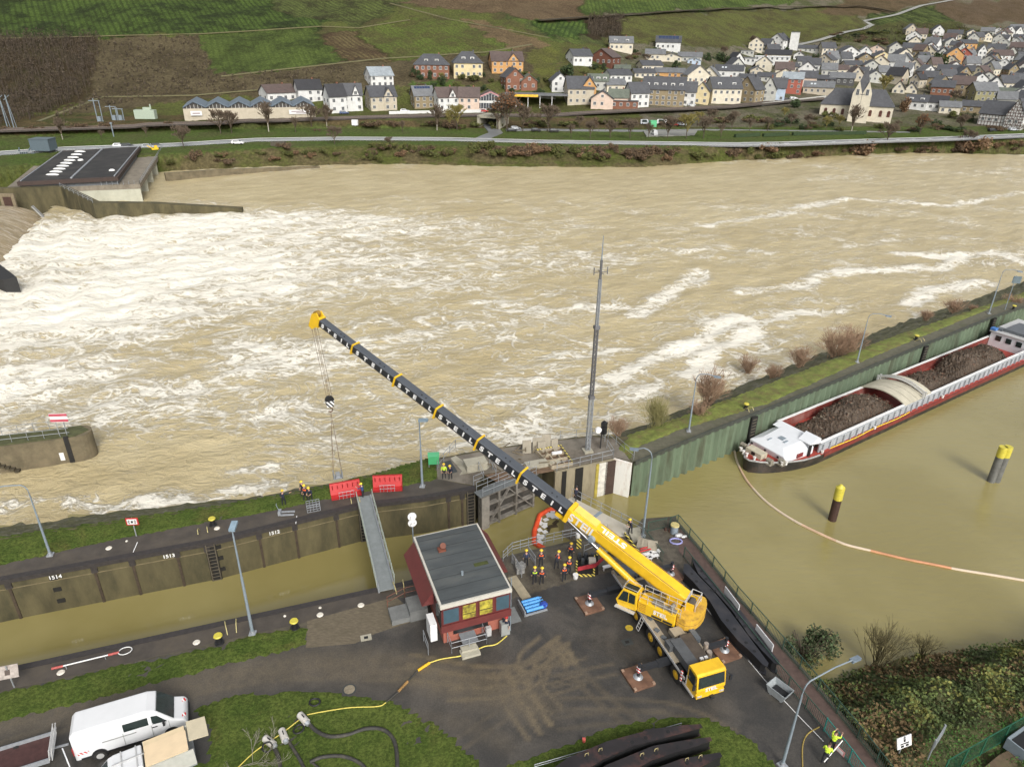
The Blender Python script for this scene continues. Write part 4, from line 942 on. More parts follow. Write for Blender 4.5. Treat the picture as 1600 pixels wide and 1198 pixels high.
# glazed hall with pink gable and the filling station canopy
p=hit(766,171);az=math.atan2(-p.x,p.y);t=thing('glazed_hall','white hall with pink edged gable full of windows beside the canopy','hall',p,az+.05);w_=40/pxpm(p);h_=27/vpm(p)
T=Matrix(((1,0,0,0),(0,0,-1,0),(0,1,0,0),(0,0,0,1)))
MB().prism([(-w_/2,-2),(w_/2,-2),(w_/2,h_*.62),(0,h_-.2),(-w_/2,h_*.62)],-14,0,T=T).build('wall',wm('white'),t)
mb=MB(Matrix.Translation((0,7,0)));gable_roof(mb,w_,14,h_*.62,h_,'y',oh=.3);mb.build('roof',rm('brown'),t)
mb=MB()
for s_ in (-1,1):mb.bar((s_*w_/2,-.5,h_*.66),(0,-.5,h_),.3,.4)
mb.build('pink_verge',mat('pink_trim',(.6,.3,.32),.7),t)
for r0,z0,z1 in ((5,.05,.36),(6,.5,.66)):
    for i in range(9):
        xx=-w_*.42+i*w_*.105;mb=MB();zt=z1*h_ if r0 == 5 else h_*(.60+.30*(1-abs(xx)/(w_*.5)));mb.box((xx,-.08,(z0*h_+zt)/2),(w_*.09,.12,zt-z0*h_));mb.build('window',WINM[1],t)
a,b_=hit(806,170),hit(868,168);p=a.lerp(b_,.5);t=thing('canopy','flat filling station canopy with yellow fascia on thin posts','canopy',p,math.atan2(-p.x,p.y));w_=62/pxpm(p);h_=20/vpm(p)
MB().box((0,6,h_),(w_+12,13,.5)).build('roof',rm('grey'),t);MB().box((-w_*.25,-.6,h_-.3),(w_*.6,.2,1.1)).build('fascia',mat('yellow_fascia',(.75,.45,.04),.6),t)
MB().box((0,12,h_/2),(w_,.3,h_)).build('back_wall',wm('grey'),t)
for x in (-.5,-.2,.1,.4):MB().cyl((w_*x,0,-1),(w_*x,0,h_-.3),.18).build('post',MATS['white_paint'],t)
# ---------------- ribbons draped on the terrain ----------------
def ribbon(name,pts,wd,m,lift=.12,n=8,kind='structure',cross=1):
    P=[hit(*q) for q in dens(pts,n,False)];Q=[Vector((p.x,p.y,0)) for p in P];lo=offs(Q,-wd/2);hi=offs(Q,wd/2);vs=[]
    for a,c,b_ in zip(lo,Q,hi):
        z=max(tz(a.x,a.y),tz(b_.x,b_.y),tz(c.x,c.y))+lift
        vs += [(a.x,a.y,z-.5),(a.x,a.y,z),(b_.x,b_.y,z),(b_.x,b_.y,z-.5)]
    fs=[]
    for i in range(len(P)-1):
        k=4*i
        for j in range(3):fs.append((k+j,k+j+1,k+j+5,k+j+4))
    mb=MB();mb.add(vs,fs);o=mb.build(name,m);o['kind'] =kind;return o,[Vector((c.x,c.y,(v1[2]))) for c,v1 in zip(Q,vs[1::4])],lo,hi
ROAD=mat('far_road',(.17,.175,.18),.38,.12,.15,spec=.6)
RIV=[(-100,250),(0,240),(100,233),(270,227),(400,219),(540,217),(700,218),(850,222),(1000,224),(1150,226),(1300,224),(1400,220),(1500,216),(1600,212),(1750,206)]
o,pc,lo,hi=ribbon('river_road',RIV,8.5,ROAD)
mb=MB();z_=[p.z for p in pc]
for s_,off in ((lo,.5),(hi,-.5)):
    q=offs([Vector((a.x,a.y,0)) for a in pc],0)
    e=offs(q,(-3.8 if s_ is lo else 3.8))
    for i in range(len(e)-1):mb.bar((e[i].x,e[i].y,z_[i]+.02),(e[i+1].x,e[i+1].y,z_[i+1]+.02),.03,.16,up=(0,0,1))
c_=offs([Vector((a.x,a.y,0)) for a in pc],0)
for i in range(0,len(c_)-1,2):mb.bar((c_[i].x,c_[i].y,z_[i]+.02),(c_[i].x*.6+c_[i+1].x*.4,c_[i].y*.6+c_[i+1].y*.4,z_[i]+.02),.03,.14)
struct(mb.build('road_marking',WHITE))
mb=MB();e=offs(c_,-5.0)
for i in range(len(e)-1):
    a=Vector((e[i].x,e[i].y,z_[i]+.6));b_=Vector((e[i+1].x,e[i+1].y,z_[i+1]+.6));mb.bar(a,b_,.08,.28)
    for k in range(4):q=a.lerp(b_,k/4);mb.bar(q-Vector((0,0,.8)),q,.12)
one('guard_rail',mb,GALV,'long steel guard rail along the river side of the far road','guard rail')
ribbon('underpass_road',[(745,222),(760,214),(775,208),(768,200),(764,193)],6,ROAD)
ribbon('park_path',[(790,204),(840,203),(900,204),(1010,205)],3.5,ROAD);ribbon('park_path',[(1010,204),(1100,203),(1280,205),(1420,207)],2.2,ROAD)
ribbon('hill_road',[(1240,72),(1280,64),(1320,52),(1350,46),(1362,40),(1352,34),(1400,24),(1440,10),(1480,2),(1520,-4)],4.5,mat('hill_road',(.27,.27,.25),.6))
for q in ([(-60,62),(312,54),(500,42),(560,44),(640,32)],[(345,120),(450,108),(600,92),(760,82),(830,70)],[(60,190),(160,152),(300,150),(520,132)],[(610,6),(700,30),(860,60)]):ribbon('vineyard_track',q,1.8,mat('track_grass',(.13,.12,.06),.95),n=6)
for q in ([(840,37),(980,26),(1150,16),(1340,12),(1400,22)],):ribbon('hedge_strip',q,4,mat('dark_scrub',(.045,.035,.02),.95),lift=1.2,n=6)
pk=[hit(x,y) for x,y in ((1005,206),(1090,204),(1085,212),(1010,214))];mb=MB();mb.prism([w2(p) for p in pk],tz(pk[0].x,pk[0].y)-.5,max(p.z for p in pk)+.13);struct(mb.build('car_park',mat('gravel_park',(.22,.22,.2),.8)))
BALL=mat('ballast',(.06,.05,.042),.9,.4,2)
o,pr,_,_=ribbon('railway_bed',[(-100,210),(0,205),(130,202),(290,195),(450,189),(600,184),(760,181),(850,182),(1000,176),(1130,170),(1230,160),(1290,156)],9,BALL,lift=.5)
mb=MB();q=[Vector((a.x,a.y,0)) for a in pr]
for d_ in (-3.2,-1.7,1.7,3.2):
    e=offs(q,d_)
    for i in range(len(e)-1):mb.bar((e[i].x,e[i].y,pr[i].z+.1),(e[i+1].x,e[i+1].y,pr[i+1].z+.1),.12,.2)
one('railway_track',mb,mat('rail_steel',(.16,.13,.11),.5,metal=.5),'two dark parallel railway tracks on the embankment below the houses','railway track')
# underpass
p=hit(764,199);t=thing('underpass','dark railway underpass opening where the side road meets the embankment','underpass',p+Vector((0,-1.0,0)),-.35)
mb=MB();T=Matrix(((1,0,0,0),(0,0,-1,0),(0,1,0,0),(0,0,0,1)))
for x in (-4.6,4.6):mb.box((x,5,1.6),(1.2,12,6))
mb.box((0,5,4.4),(10.4,12,1));mb.build('portal',CONC_L,t);MB().box((0,9,1.5),(8,.3,5.6)).build('tunnel_darkness',MATS['black_paint'],t)  # black panel inside the portal stands in for the tunnel's shade
for x0,x1,yy,lb in (((608,179),(760,176),1.4,'low white wall between the tracks and the stone house'),((1190,166),(1290,154),1.5,'pale boundary wall along the lane below the blue house')):
    a,b_=hit(*x0),hit(*x1);mb=MB();mb.bar(a+Vector((0,0,yy/2)),b_+Vector((0,0,yy/2)),.4,yy,up=(0,0,1));one('boundary_wall',mb,wm('white' if yy <1.45 else 'grey'),lb,'wall')
# ---------------- trees and bushes ----------------
def twigs(mb,rnd,base,d,L,r,depth,mi,spread=.55,shr=.72,rmin=.045):
    e=base+d*L;mb.bar(base,e,r*2,r*2,mi)
    if depth == 0:return
    n=rnd.choice((2,3,3,4))
    for i in range(n):
        q=Vector((rnd.uniform(-1,1),rnd.uniform(-1,1),rnd.uniform(-.35,.8))).normalized()
        nd=(d+q*spread*1.3).normalized();s=base.lerp(e,rnd.uniform(.55,1))
        twigs(mb,rnd,s,nd,L*rnd.uniform(shr-.12,shr+.1),max(rmin,r*.66),depth-1,mi,spread,shr,rmin)
BARK=mat('bark',(.075,.058,.042),.95,.3,3);PALEB=mat('birch_bark',(.34,.31,.26),.9,.3,3);TWIG=mat('winter_twigs',(.115,.085,.058),.95,.3,2);TWO=mat('rusty_leaves',(.20,.09,.035),.9,.35,2);TWG=mat('willow_twigs',(.20,.17,.05),.95,.25,2)
def bare_tree(seed,H,label_mat=BARK,tw=TWIG,depth=5,leaves=0,spread=.55,wide=1):
    rnd=random.Random(seed);t=bpy.data.objects.new('bare_tree',None);COL.objects.link(t)
    mb=MB();mb.cyl((0,0,-.6),(0,0,H*.34),H*.022,H*.015,6,0,False);mb.build('trunk',label_mat,t)
    mb=MB();
    for i in range(7):
        a=i*.95+rnd.random();b0=Vector((0,0,H*rnd.uniform(.2,.36)));twigs(mb,rnd,b0,Vector((math.cos(a)*.55*wide,math.sin(a)*.55*wide,1)).normalized(),H*.27,H*.009,depth-1,0,spread)
    twigs(mb,rnd,Vector((0,0,H*.32)),Vector((0,0,1)),H*.27,H*.012,depth-1,0,spread*.8)
    if leaves:
        vv=list(mb.v)
        for _ in range(leaves):
            c=Vector(rnd.choice(vv));
            if c.z <H*.35:continue
            q=[c+Vector((rnd.uniform(-.35,.35),rnd.uniform(-.35,.35),rnd.uniform(-.35,.35))) for _ in range(3)];mb.add(q,[(0,1,2)],1)
    mb.build('crown',[tw,TWO],t);return t
def leafy(name,seed,rx,ry,rz_,n,size,mats,stems=True,hollow=.35):
    rnd=random.Random(seed);mb=MB();lump=[(Vector((rnd.gauss(0,.5)*rx,rnd.gauss(0,.5)*ry,rnd.uniform(.25,.85)*rz_)),rnd.uniform(.3,.55)) for _ in range(9)]
    for _ in range(n):
        c,r=rnd.choice(lump);q=Vector((rnd.gauss(0,1),rnd.gauss(0,1),rnd.gauss(0,1))).normalized()*rnd.uniform(hollow,1)*r
        c=c+Vector((q.x*rx,q.y*ry,q.z*rz_*.8));
        if c.z <0:c.z=rnd.uniform(0,.3)
        u=Vector((rnd.gauss(0,1),rnd.gauss(0,1),rnd.gauss(0,.7))).normalized();v=u.orthogonal().normalized();v.rotate(Matrix.Rotation(rnd.uniform(0,6),3,u));s=size*rnd.uniform(.6,1.4)
        mb.add([c-u*s*.5,c+v*s*.35,c+u*s*.5,c-v*s*.35],[(0,1,2,3)],rnd.choice(range(len(mats)-1))+1 if len(mats) >1 else 0)
    if stems:
        for _ in range(14):
            a=rnd.uniform(0,6.28);k=rnd.uniform(.4,1.0);mb.bar((0,0,-.3),(math.cos(a)*rx*k,math.sin(a)*ry*k,rz_*rnd.uniform(.5,1.0)),.05,.05,0)
    o=mb.build(name,mats);return o
def thicket(name,seed,r,h,n,m,lean=.5,th=.03):
    rnd=random.Random(seed);mb=MB()
    for _ in range(n):
        a=rnd.uniform(0,6.28);b0=Vector((rnd.gauss(0,.3)*r,rnd.gauss(0,.3)*r,-.2));d=Vector((math.cos(a)*lean*rnd.random(),math.sin(a)*lean*rnd.random(),1)).normalized()
        twigs(mb,rnd,b0,d,h*rnd.uniform(.35,.6),th,3,0,.42,.72,.007)
    return mb.build(name,m)
def tree_copy(proto,px,py,hpx,H,label,rz,cat='tree',group='bare trees along the far road'):
    p=hit(px,py);s=hpx/vpm(p)/H;return dup(proto,p,rz,label,s)
T1=bare_tree(1,10);T2=bare_tree(2,10,PALEB,TWIG,5,0,.42,.6);T3=bare_tree(3,10,BARK,TWIG,5,0,.7,1.4);T4=bare_tree(4,10,BARK,TWIG,5,900,.6,1.1);T5=bare_tree(5,10,BARK,TWG,5,0,.5,.9);T6=bare_tree(6,10,BARK,TWIG,4,0,.5,.9)
protos=dict(a=T1,b=T2,c=T3,d=T4,e=T5,f=T6)
desc=dict(a='grey brown bare tree',b='slender pale barked bare birch',c='wide spreading bare tree',d='rusty leaved tree',e='yellowish twigged bare tree',f='small bare young tree')
TL=[(98,218,36,'b','behind the powerhouse deck'),(159,216,15,'f','on the verge left of the transformer'),(229,214,18,'f','beside the green transformer box'),(287,231,40,'c','on the bank beside the powerhouse'),(345,209,44,'c','in front of the warehouse left part'),(362,208,38,'a','in front of the warehouse centre'),
 (420,206,48,'b','in front of the right part of the warehouse'),(462,207,28,'f','near the right end of the warehouse'),(487,200,40,'a','at the warehouse corner'),(511,200,38,'b','left of the twin white house'),(523,226,34,'c','round crown at the roadside'),(608,231,20,'c','low on the river bank'),(629,206,20,'f','on the grass left of the birches'),
 (683,204,42,'b','just left of the yellowish tree'),(714,203,44,'e','in front of the pink house'),(703,203,34,'e','lower, beside the birch'),(792,204,66,'d','right of the underpass'),(778,203,48,'c','leaning over the underpass'),(817,206,46,'a','beside the parked black cars'),(856,206,50,'c','below the filling station'),
 (892,216,26,'f','first of the roadside row'),(922,216,30,'a','second of the roadside row'),(953,216,32,'a','third of the roadside row'),(984,217,36,'c','fourth of the roadside row'),(1013,216,28,'f','left of the parked lorry'),(1043,216,38,'a','right of the parked lorry'),(1072,216,42,'e','at the right end of the car park'),(1099,216,40,'c','next past the car park'),(1126,215,26,'f','before the bright meadow'),
 (1143,203,32,'a','at the corner of the bright meadow'),(1171,205,24,'f','on the bright meadow'),(1199,205,24,'f','at the right of the bright meadow'),(1330,207,44,'b','in front of the church tower'),(1385,226,40,'c','on the bank right of the church'),(1437,209,34,'d','with brown crown in the gardens right of the church'),(1290,205,26,'e','in the orchard left of the church'),(1262,200,24,'a','in the orchard below the lane'),
 (1235,198,24,'c','in the orchard behind the hedge'),(1310,200,22,'e','below the church nave'),(1378,150,36,'e','behind the church choir'),(1500,206,30,'a','left of the half timbered house'),(1490,163,26,'c','before the dark stone house'),(1225,186,20,'e','in the garden under the lane wall'),(1110,196,30,'c','on the embankment above the path'),(1090,198,26,'e','at the embankment foot'),(905,200,22,'c','on the reddish embankment'),(1065,200,22,'a','beside the white parked van'),
 (1508,232,34,'c','at the water edge near the right edge'),(1400,205,20,'f','by the church lane'),(1010,100,18,'c','on the slope below the solar roofed house'),(690,128,16,'e','in the garden of the brick villa'),(915,88,16,'a','beside the white chalet'),(1130,88,18,'c','above the blue gable'),(1175,70,16,'a','left of the white tower')]
rnd=random.Random(9)
for px,py,h,k,wh in TL:
    o=tree_copy(protos[k],px,py,h,10.5,desc[k]+' '+wh,rnd.uniform(0,6));o.name='bare_tree' if k != 'b' else 'birch_tree';o['category'] ='tree';o['group'] ='bare trees beyond the river'
for q in protos.values():
    for c in list(q.children):bpy.data.objects.remove(c)
    bpy.data.objects.remove(q)
DG=[BARK,mat('dark_leaves',(.028,.05,.018),.9,.3,1.5),mat('mid_leaves',(.05,.075,.022),.9,.3,1.5)]
BG=[TWIG,mat('brown_twig_leaf',(.10,.068,.042),.95,.3,1.5),mat('dry_leaf',(.15,.10,.055),.95,.3,1.5)]
OG=[TWIG,mat('orange_leaf',(.17,.10,.055),.95,.3,1.5),mat('straw_leaf',(.20,.13,.07),.95,.3,1.5)]
YG=[TWIG,mat('olive_leaf',(.11,.11,.03),.95,.3,1.5),mat('moss_leaf',(.085,.10,.025),.95,.3,1.5)]
BUSH={}
for k,ms in (('dark green',DG),('brown twiggy',BG),('orange brown',OG),('olive',YG)):
    for v in range(3):BUSH[k,v] =leafy('bush',hash(k) % 7+v*11 if False else len(k)*3+v*11,2.2,2.0,2.6,900,.42,ms)
cnts={}
BUSHL=[]
def bush(px,py,wpx,hpx,kind,z=None):
    p=hit(px,py) if z is None else G(px,py,z);s1=wpx/pxpm(p)/4.6;s2=hpx/vpm(p)/3.2
    o=BUSH[kind,rnd.randrange(3)].copy();COL.objects.link(o);o.location=p-Vector((0,0,.15));o.rotation_euler=(0,0,rnd.uniform(0,6));o.scale=(s1,s1,s2)
    BUSHL.append((px,py,kind,o));return o
for b_ in [(1340,245,50,28,'orange brown'),(1517,240,50,30,'orange brown'),(1435,243,28,14,'brown twiggy'),(1255,252,16,10,'brown twiggy'),(1201,258,18,8,'orange brown'),(450,232,24,12,'brown twiggy'),(580,250,22,12,'olive'),(360,255,30,10,'brown twiggy'),(300,250,20,18,'brown twiggy'),
           (1457,108,28,30,'dark green'),(1440,104,18,20,'dark green'),(672,125,12,18,'dark green'),(692,133,16,16,'dark green'),(645,120,18,16,'dark green'),(1130,97,26,18,'dark green'),(1108,96,14,16,'dark green'),(1053,106,14,14,'dark green'),(885,118,30,22,'dark green'),(943,110,12,14,'dark green'),(1512,190,14,16,'dark green'),(1245,168,24,16,'dark green'),(1310,62,10,10,'dark green'),(1545,60,10,10,'dark green'),(1178,190,20,10,'olive'),(1410,175,22,26,'orange brown'),(1487,185,24,14,'olive'),(840,130,10,12,'dark green'),(820,122,14,10,'olive')]:bush(*b_)
for i in range(64):
    px=rnd.uniform(560,1240);base=np.interp(px,[560,850,1000,1240],[232,236,240,238]);bush(px,base+rnd.uniform(-2,12),rnd.uniform(16,32),rnd.uniform(9,18),rnd.choice(['brown twiggy','olive','brown twiggy','olive','orange brown']))
for i in range(18):px=rnd.uniform(1240,1600);bush(px,np.interp(px,[1240,1600],[238,226])+rnd.uniform(-2,8),rnd.uniform(14,28),rnd.uniform(7,13),rnd.choice(['brown twiggy','orange brown','brown twiggy']))
for i in range(12):px=rnd.uniform(260,560);bush(px,np.interp(px,[260,560],[250,236])+rnd.uniform(-3,8),rnd.uniform(12,24),rnd.uniform(6,10),rnd.choice(['olive','brown twiggy','orange brown']))
for i in range(34):px=rnd.uniform(540,1200);bush(px,np.interp(px,[540,760,860,1200],[198,200,198,190])+rnd.uniform(-3,2),rnd.uniform(14,30),rnd.uniform(7,13),rnd.choice(['brown twiggy','brown twiggy','olive']))
for i in range(30):px=rnd.uniform(1200,1300);bush(px if i <16 else rnd.uniform(1300,1600),rnd.uniform(182,204) if i <16 else rnd.uniform(196,208),rnd.uniform(12,24),rnd.uniform(6,11),rnd.choice(['olive','brown twiggy','dark green']))
for i in range(26):bush(rnd.uniform(620,860),rnd.uniform(118,150),rnd.uniform(10,22),rnd.uniform(6,12),rnd.choice(['olive','brown twiggy','dark green']))
for i in range(60):px=rnd.uniform(860,1600);bush(px,rnd.uniform(78,122),rnd.uniform(8,18),rnd.uniform(5,10),rnd.choice(['olive','brown twiggy','dark green','brown twiggy']))
for i in range(34):bush(rnd.uniform(1290,1520),rnd.uniform(48,72),rnd.uniform(12,24),rnd.uniform(4,8),rnd.choice(['olive','brown twiggy','dark green']))
for i in range(14):px=rnd.uniform(0,290);bush(px,np.interp(px,[0,290],[204,198])+rnd.uniform(-2,2),rnd.uniform(14,26),rnd.uniform(6,10),'brown twiggy')
def bzone(px,py):
    if py >222:return 'on the far river bank'
    if py >176:return 'on the railway embankment' if px <1200 else 'in the gardens below the church lane'
    if py >112:return 'on the slope around the villas' if px <860 else 'among the village houses'
    return 'on the slope above the village' if px <1240 else 'between the roofs and the vineyards'
g_={}
for b_ in BUSHL:g_.setdefault((b_[2],bzone(b_[0],b_[1])),[]).append(b_)
for (k,z_),L_ in g_.items():
    for i,b_ in enumerate(L_):tag(b_[3],'%s bush among the shrubs %s' % (k,z_),'bush','%s bushes %s' % (k,z_))
for o in BUSH.values():bpy.data.objects.remove(o)
# woods as masses: left slope and the small copse in the vineyards
def wood(name,poly,n,ms,label,hmin,hmax,seed):
    rnd2=random.Random(seed);W=[hit(*p) for p in dens(poly,3)];xs=[p.x for p in W];ys=[p.y for p in W];mb=MB();c=0
    while c <n:
        x,y=rnd2.uniform(min(xs),max(xs)),rnd2.uniform(min(ys),max(ys))
        if not pip(np.array([x]),np.array([y]),W)[0]:continue
        z=tz(x,y);h=rnd2.uniform(hmin,hmax);c += 1;r=h*.35
        for _ in range(14):
            a=rnd2.uniform(0,6.28);k=Vector((x+math.cos(a)*r*rnd2.random(),y+math.sin(a)*r*rnd2.random(),z+h*rnd2.uniform(.3,1)));s=rnd2.uniform(.25,.6)
            q=[k+Vector((rnd2.uniform(-s,s),rnd2.uniform(-s,s),rnd2.uniform(-s,s))) for _ in range(3)];mb.add(q,[(0,1,2)],rnd2.choice((0,1,1)))
        mb.bar((x,y,z-.5),(x,y,z+h*.7),.12,.12,0)
    o=mb.build(name,ms);tag(o,label,'wood',None,'stuff')
DW=[BARK,mat('wood_brown',(.055,.040,.024),.95,.35,.6)]
wood('slope_wood',[(-60,64),(0,60),(160,60),(150,110),(138,150),(60,185),(-60,215)],1500,DW,'dark leafless wood covering the slope at the left edge',3,7,1)
wood('vineyard_copse',[(920,28),(974,26),(970,60),(918,58)],240,DW,'dark leafless copse between two vineyards above the village',3,6,2)
wood('slope_scrub',[(165,62),(310,58),(345,118),(540,104),(540,135),(260,152),(70,186),(145,150)],700,[BARK,mat('scrub_brown',(.10,.078,.045),.95,.35,.6)],'brown terraced scrub on the slope above the warehouse',.6,1.8,3)
wood('ridge_scrub',[(1300,66),(1350,46),(1500,38),(1515,50),(1430,66)],420,[BARK,mat('scrub_olive',(.07,.07,.03),.95,.35,.6)],'brown green scrub between the upper village and the terraced vineyard',1,3.5,4)
for k,(x0,x1,yy) in enumerate([(1148,1186,214),(1192,1232,213),(1238,1352,211)]):
    a,b_=hit(x0,yy+1),hit(x1,yy-1);mb=MB();rr=random.Random(k)
    L_=(b_-a).length
    for _ in range(int(L_*60)):
        q=a.lerp(b_,rr.random())+Vector((0,rr.uniform(-.8,.8),rr.uniform(0,1.5)));s=.22;mb.add([q+Vector((rr.uniform(-s,s),rr.uniform(-s,s),rr.uniform(-s,s))) for _ in range(3)],[(0,1,2)],1)
    mb.bar(a+Vector((0,0,.7)),b_+Vector((0,0,.7)),1.3,1.3);one('hedge',mb,[DG[1],DG[2]],['short clipped dark hedge beside the far road, leftmost of three','short clipped dark hedge in the middle of three','long clipped dark hedge in front of the church orchard'][k],'hedge')
# ---------------- lamps ----------------
GL=mat('lamp_glass',(.5,.5,.48),.3,.05)
def street_lamp(px,py,pytop,label,arm=1.6,rz=0.0,kind='arm',lean=None,Hm=None):
    g=G(px,py);h=Hm or height_at(px,py,pytop);t=thing('street_lamp',label,'street lamp',g,rz,'lock street lamps')
    MB().box((0,0,.06),(.5,.5,.12)).cyl((0,0,0),(0,0,.35),.16,.14,8).build('base_plate',GALV,t)
    if kind == 'arm':
        MB().cyl((0,0,0),(0,0,h*.5),.11,.09,8).cyl((0,0,h*.5),(0,0,h*.86),.08,.055,8).build('pole',GREYP,t)
        pts=[(0,0,h*.86),(.02,0,h*.93),(.15,0,h*.975),(.4,0,h*1.0),(arm*.6,0,h*1.01),(arm,0,h*.985)]
        MB().tube(pts,.05,6).build('arm',GREYP,t)
        hd=MB().box((arm+.3,0,h*.975),(.75,.3,.16),ry=.08).build('lamp_head',mat('lamp_head',(.16,.20,.24),.5),t);MB().box((arm+.3,0,h*.975-.1),(.6,.22,.05),ry=.08).build('lamp_glass',GL,hd)
    else:
        MB().cyl((0,0,0),(0,0,h*.55),.13,.10,8).cyl((0,0,h*.55),(0,0,h-.4),.08,.06,8).build('pole',GREYP,t)
        hd=MB().box((arm*.5,0,h-.2),(.9,.42,.2),ry=-.1).build('lamp_head',mat('lamp_head_blue',(.22,.30,.36),.5),t);MB().cyl((0,0,h-.45),(arm*.35,0,h-.2),.05,.05,6).build('arm',GREYP,t)
    return t
street_lamp(79,867,757,'grey lamp post with downturned arm on the grass edge near the left edge',2.6,R_(192))
street_lamp(395,990,823,'tall grey lamp post with square head between the two yellow bollards',.7,R_(95),'post')
street_lamp(660,760,653,'grey lamp post with short side head beside the green cabinet',.8,R_(-5),'post')
street_lamp(1076,674,584,'curved lamp post nearest the lattice mast on the right bank',1.9,R_(-8))
street_lamp(1339,566,490,'curved lamp post beside the shrubs halfway along the right bank',2.2,R_(-8))
street_lamp(1545,490,421,'curved lamp post farthest right, next to the sign mast',2.2,R_(-8))
street_lamp(1004,838,704,'grey lamp post with curved arm behind the crane at the basin corner',1.3,R_(160))
street_lamp(1222,1196,1092,'lamp post in the right foreground with arm over the fence',4.0,R_(28),Hm=7.3)
# ---------------- bollards, caps, signs ----------------
def bollard(px,py,label):
    t=thing('bollard',label,'bollard',G(px,py),0,'yellow topped mooring bollards')
    MB().cyl((0,0,0),(0,0,.12),.36,.33,12).cyl((0,0,.12),(0,0,.62),.2,.2,12).build('post',BLK,t)
    MB().cyl((0,0,.6),(0,0,.72),.24,.33,14).cyl((0,0,.72),(0,0,.8),.33,.28,14).build('cap',LEM,t)
bollard(333,820,'yellow topped bollard on the far quay in the paved notch');bollard(343,1004,'yellow topped bollard left of the lamp post on the near quay');bollard(461,981,'yellow topped bollard right of the lamp post on the near quay')
bollard(1165,639,'yellow topped bollard on the right bank nearest the barge bow');bollard(1431,531,'yellow topped bollard on the right bank midway along the barge');bollard(1583,484,'yellow topped bollard at the far right end of the bank')
for i,(px,py) in enumerate([(170,856),(339,825),(500,960),(564,945),(307,1003),(95,1050),(198,845),(500,949),(645,955),(445,962)]):
    one('marker_cap',MB().cyl((0,0,0),(0,0,.06),.27 if i not in (6,7,9) else .12,.2 if i not in (6,7,9) else .08,12),mat('cap_white',(.62,.58,.50),.6,.1,3),'%s pale round cap set in the %s quay, %s' % ('small' if i in (6,7,9) else 'broad','far' if py <900 else 'near',['leftmost','beside the bollard','above the brushed concrete','rightmost but one','left of the left bollard','beside the red white pole','left of the sign','above its larger neighbour','by the control building','near the right bollard'][i]),'cap',G(px,py,.012))
def ladder_hoop(px,py,rz,label):
    mb=MB()
    for s_ in (-.4,.4):mb.tube([(s_*.8,.9,.02),(s_*.9,.5,.5),(s_,.1,.65),(s_,-.15,.3)],.04,6)
    one('ladder_handrail',mb,mat('old_yellow',(.40,.35,.16),.6),label,'handrail',G(px,py,.05),rz,'curved ladder handrails')
ladder_hoop(318,836,.38,'pair of curved rails above the ladder left of the footbridge wall');ladder_hoop(556,788,.38,'pair of curved rails above the ladder beside the footbridge');ladder_hoop(362,977,.38+math.pi,'pair of curved rails on the near quay left of the lamp');ladder_hoop(1172,645,.6,'yellow curved rails on the sheet pile wall near the barge bow');ladder_hoop(1440,536,.6,'yellow curved rails on the sheet pile wall amid the barge');ladder_hoop(622,915,.38+math.pi,'pair of curved rails on the near quay beside the control building')
def sign_board(name,px,py,top,w_,h_,rz,label,build,cat='sign'):
    g=G(px,py);H_=height_at(px,py,top);t=thing(name,label,cat,g,rz)
    MB().cyl((0,.05,0),(0,.05,H_),.05,.05,8).build('post',GALV,t);build(t,H_,w_,h_);return t
def bld(t,H_,w_,h_):
    MB().box((0,0,H_-h_/2),(w_,.06,h_)).build('board',RED,t);MB().box((0,-.045,H_-h_/2),(w_*.78,.03,h_*.72)).build('sign_face',WHITE,t)
    mb=MB();z=H_-h_/2;mb.box((0,-.075,z),(w_*.16,.02,h_*.3))
    for s_ in (-1,1):
        for r in (.24,.32):mb.tube([(s_*w_*r*math.cos(a),-.075,z+h_*r*math.sin(a)*1.1) for a in (-.8,-.4,0,.4,.8)],.022,4)
    mb.build('symbol',BLK,t)
sign_board('radio_sign',213,838,809,1.05,.75,.1,'square red sign with white centre and radio wave symbol on the far quay',bld)
def bld(t,H_,w_,h_):
    MB().box((0,0,H_-h_/2),(w_,.06,h_),0,0,-.5).build('board',mat('weathered_sign',(.32,.28,.25),.7,.4,4),t);MB().box((0,-.05,H_-h_/2),(.3,.05,.35),0,0,-.5).build('symbol',mat('faded_black',(.08,.06,.05),.8),t)
sign_board('weathered_sign',22,1074,1042,1.3,.9,.3,'weathered square sign on a post at the lower left edge',bld)
def bld(t,H_,w_,h_):
    MB().box((0,0,H_-h_/2),(w_,.06,h_),0,0,-.35).build('board',WHITE,t);mb=MB(Matrix.Translation((0,-.05,H_-h_/2)) @ Matrix.Rotation(-.35,4,'X'))
    mb.box((0,0,.18),(.14,.03,.26));mb.box((0,0,-.06),(.7,.03,.06));mb.box((-.2,0,-.22),(.22,.03,.12));mb.box((.2,0,-.22),(.22,.03,.12));mb.build('sign_text',BLK,t)
sign_board('notice_sign',1405,1178,1152,1.15,.75,.35,'small white notice sign with black symbol beside the fence corner',bld)
t=thing('notice_board','blank grey board on two posts standing in the brambles','board',G(1458,1175),.75)
for s_ in (-.8,.8):MB().cyl((s_,.05,0),(s_,.05,1.9),.05,.05,6).build('post',GALV,t)
MB().box((0,0,1.45),(1.7,.08,.8)).build('board',mat('grey_board',(.22,.24,.25),.6,.1),t)
g=G(1570,484);t=thing('sign_mast','thin mast with a small dark square sign right of the farthest lamp','sign',g,-.2)
MB().cyl((0,0,0),(0,0,6),.06,.05,6).build('post',GREYP,t);MB().box((.3,-.1,5.3),(1.1,.08,1.2)).box((-.35,-.1,5.3),(.12,.09,1.2)).build('board',mat('sign_dark',(.12,.16,.18),.6),t)
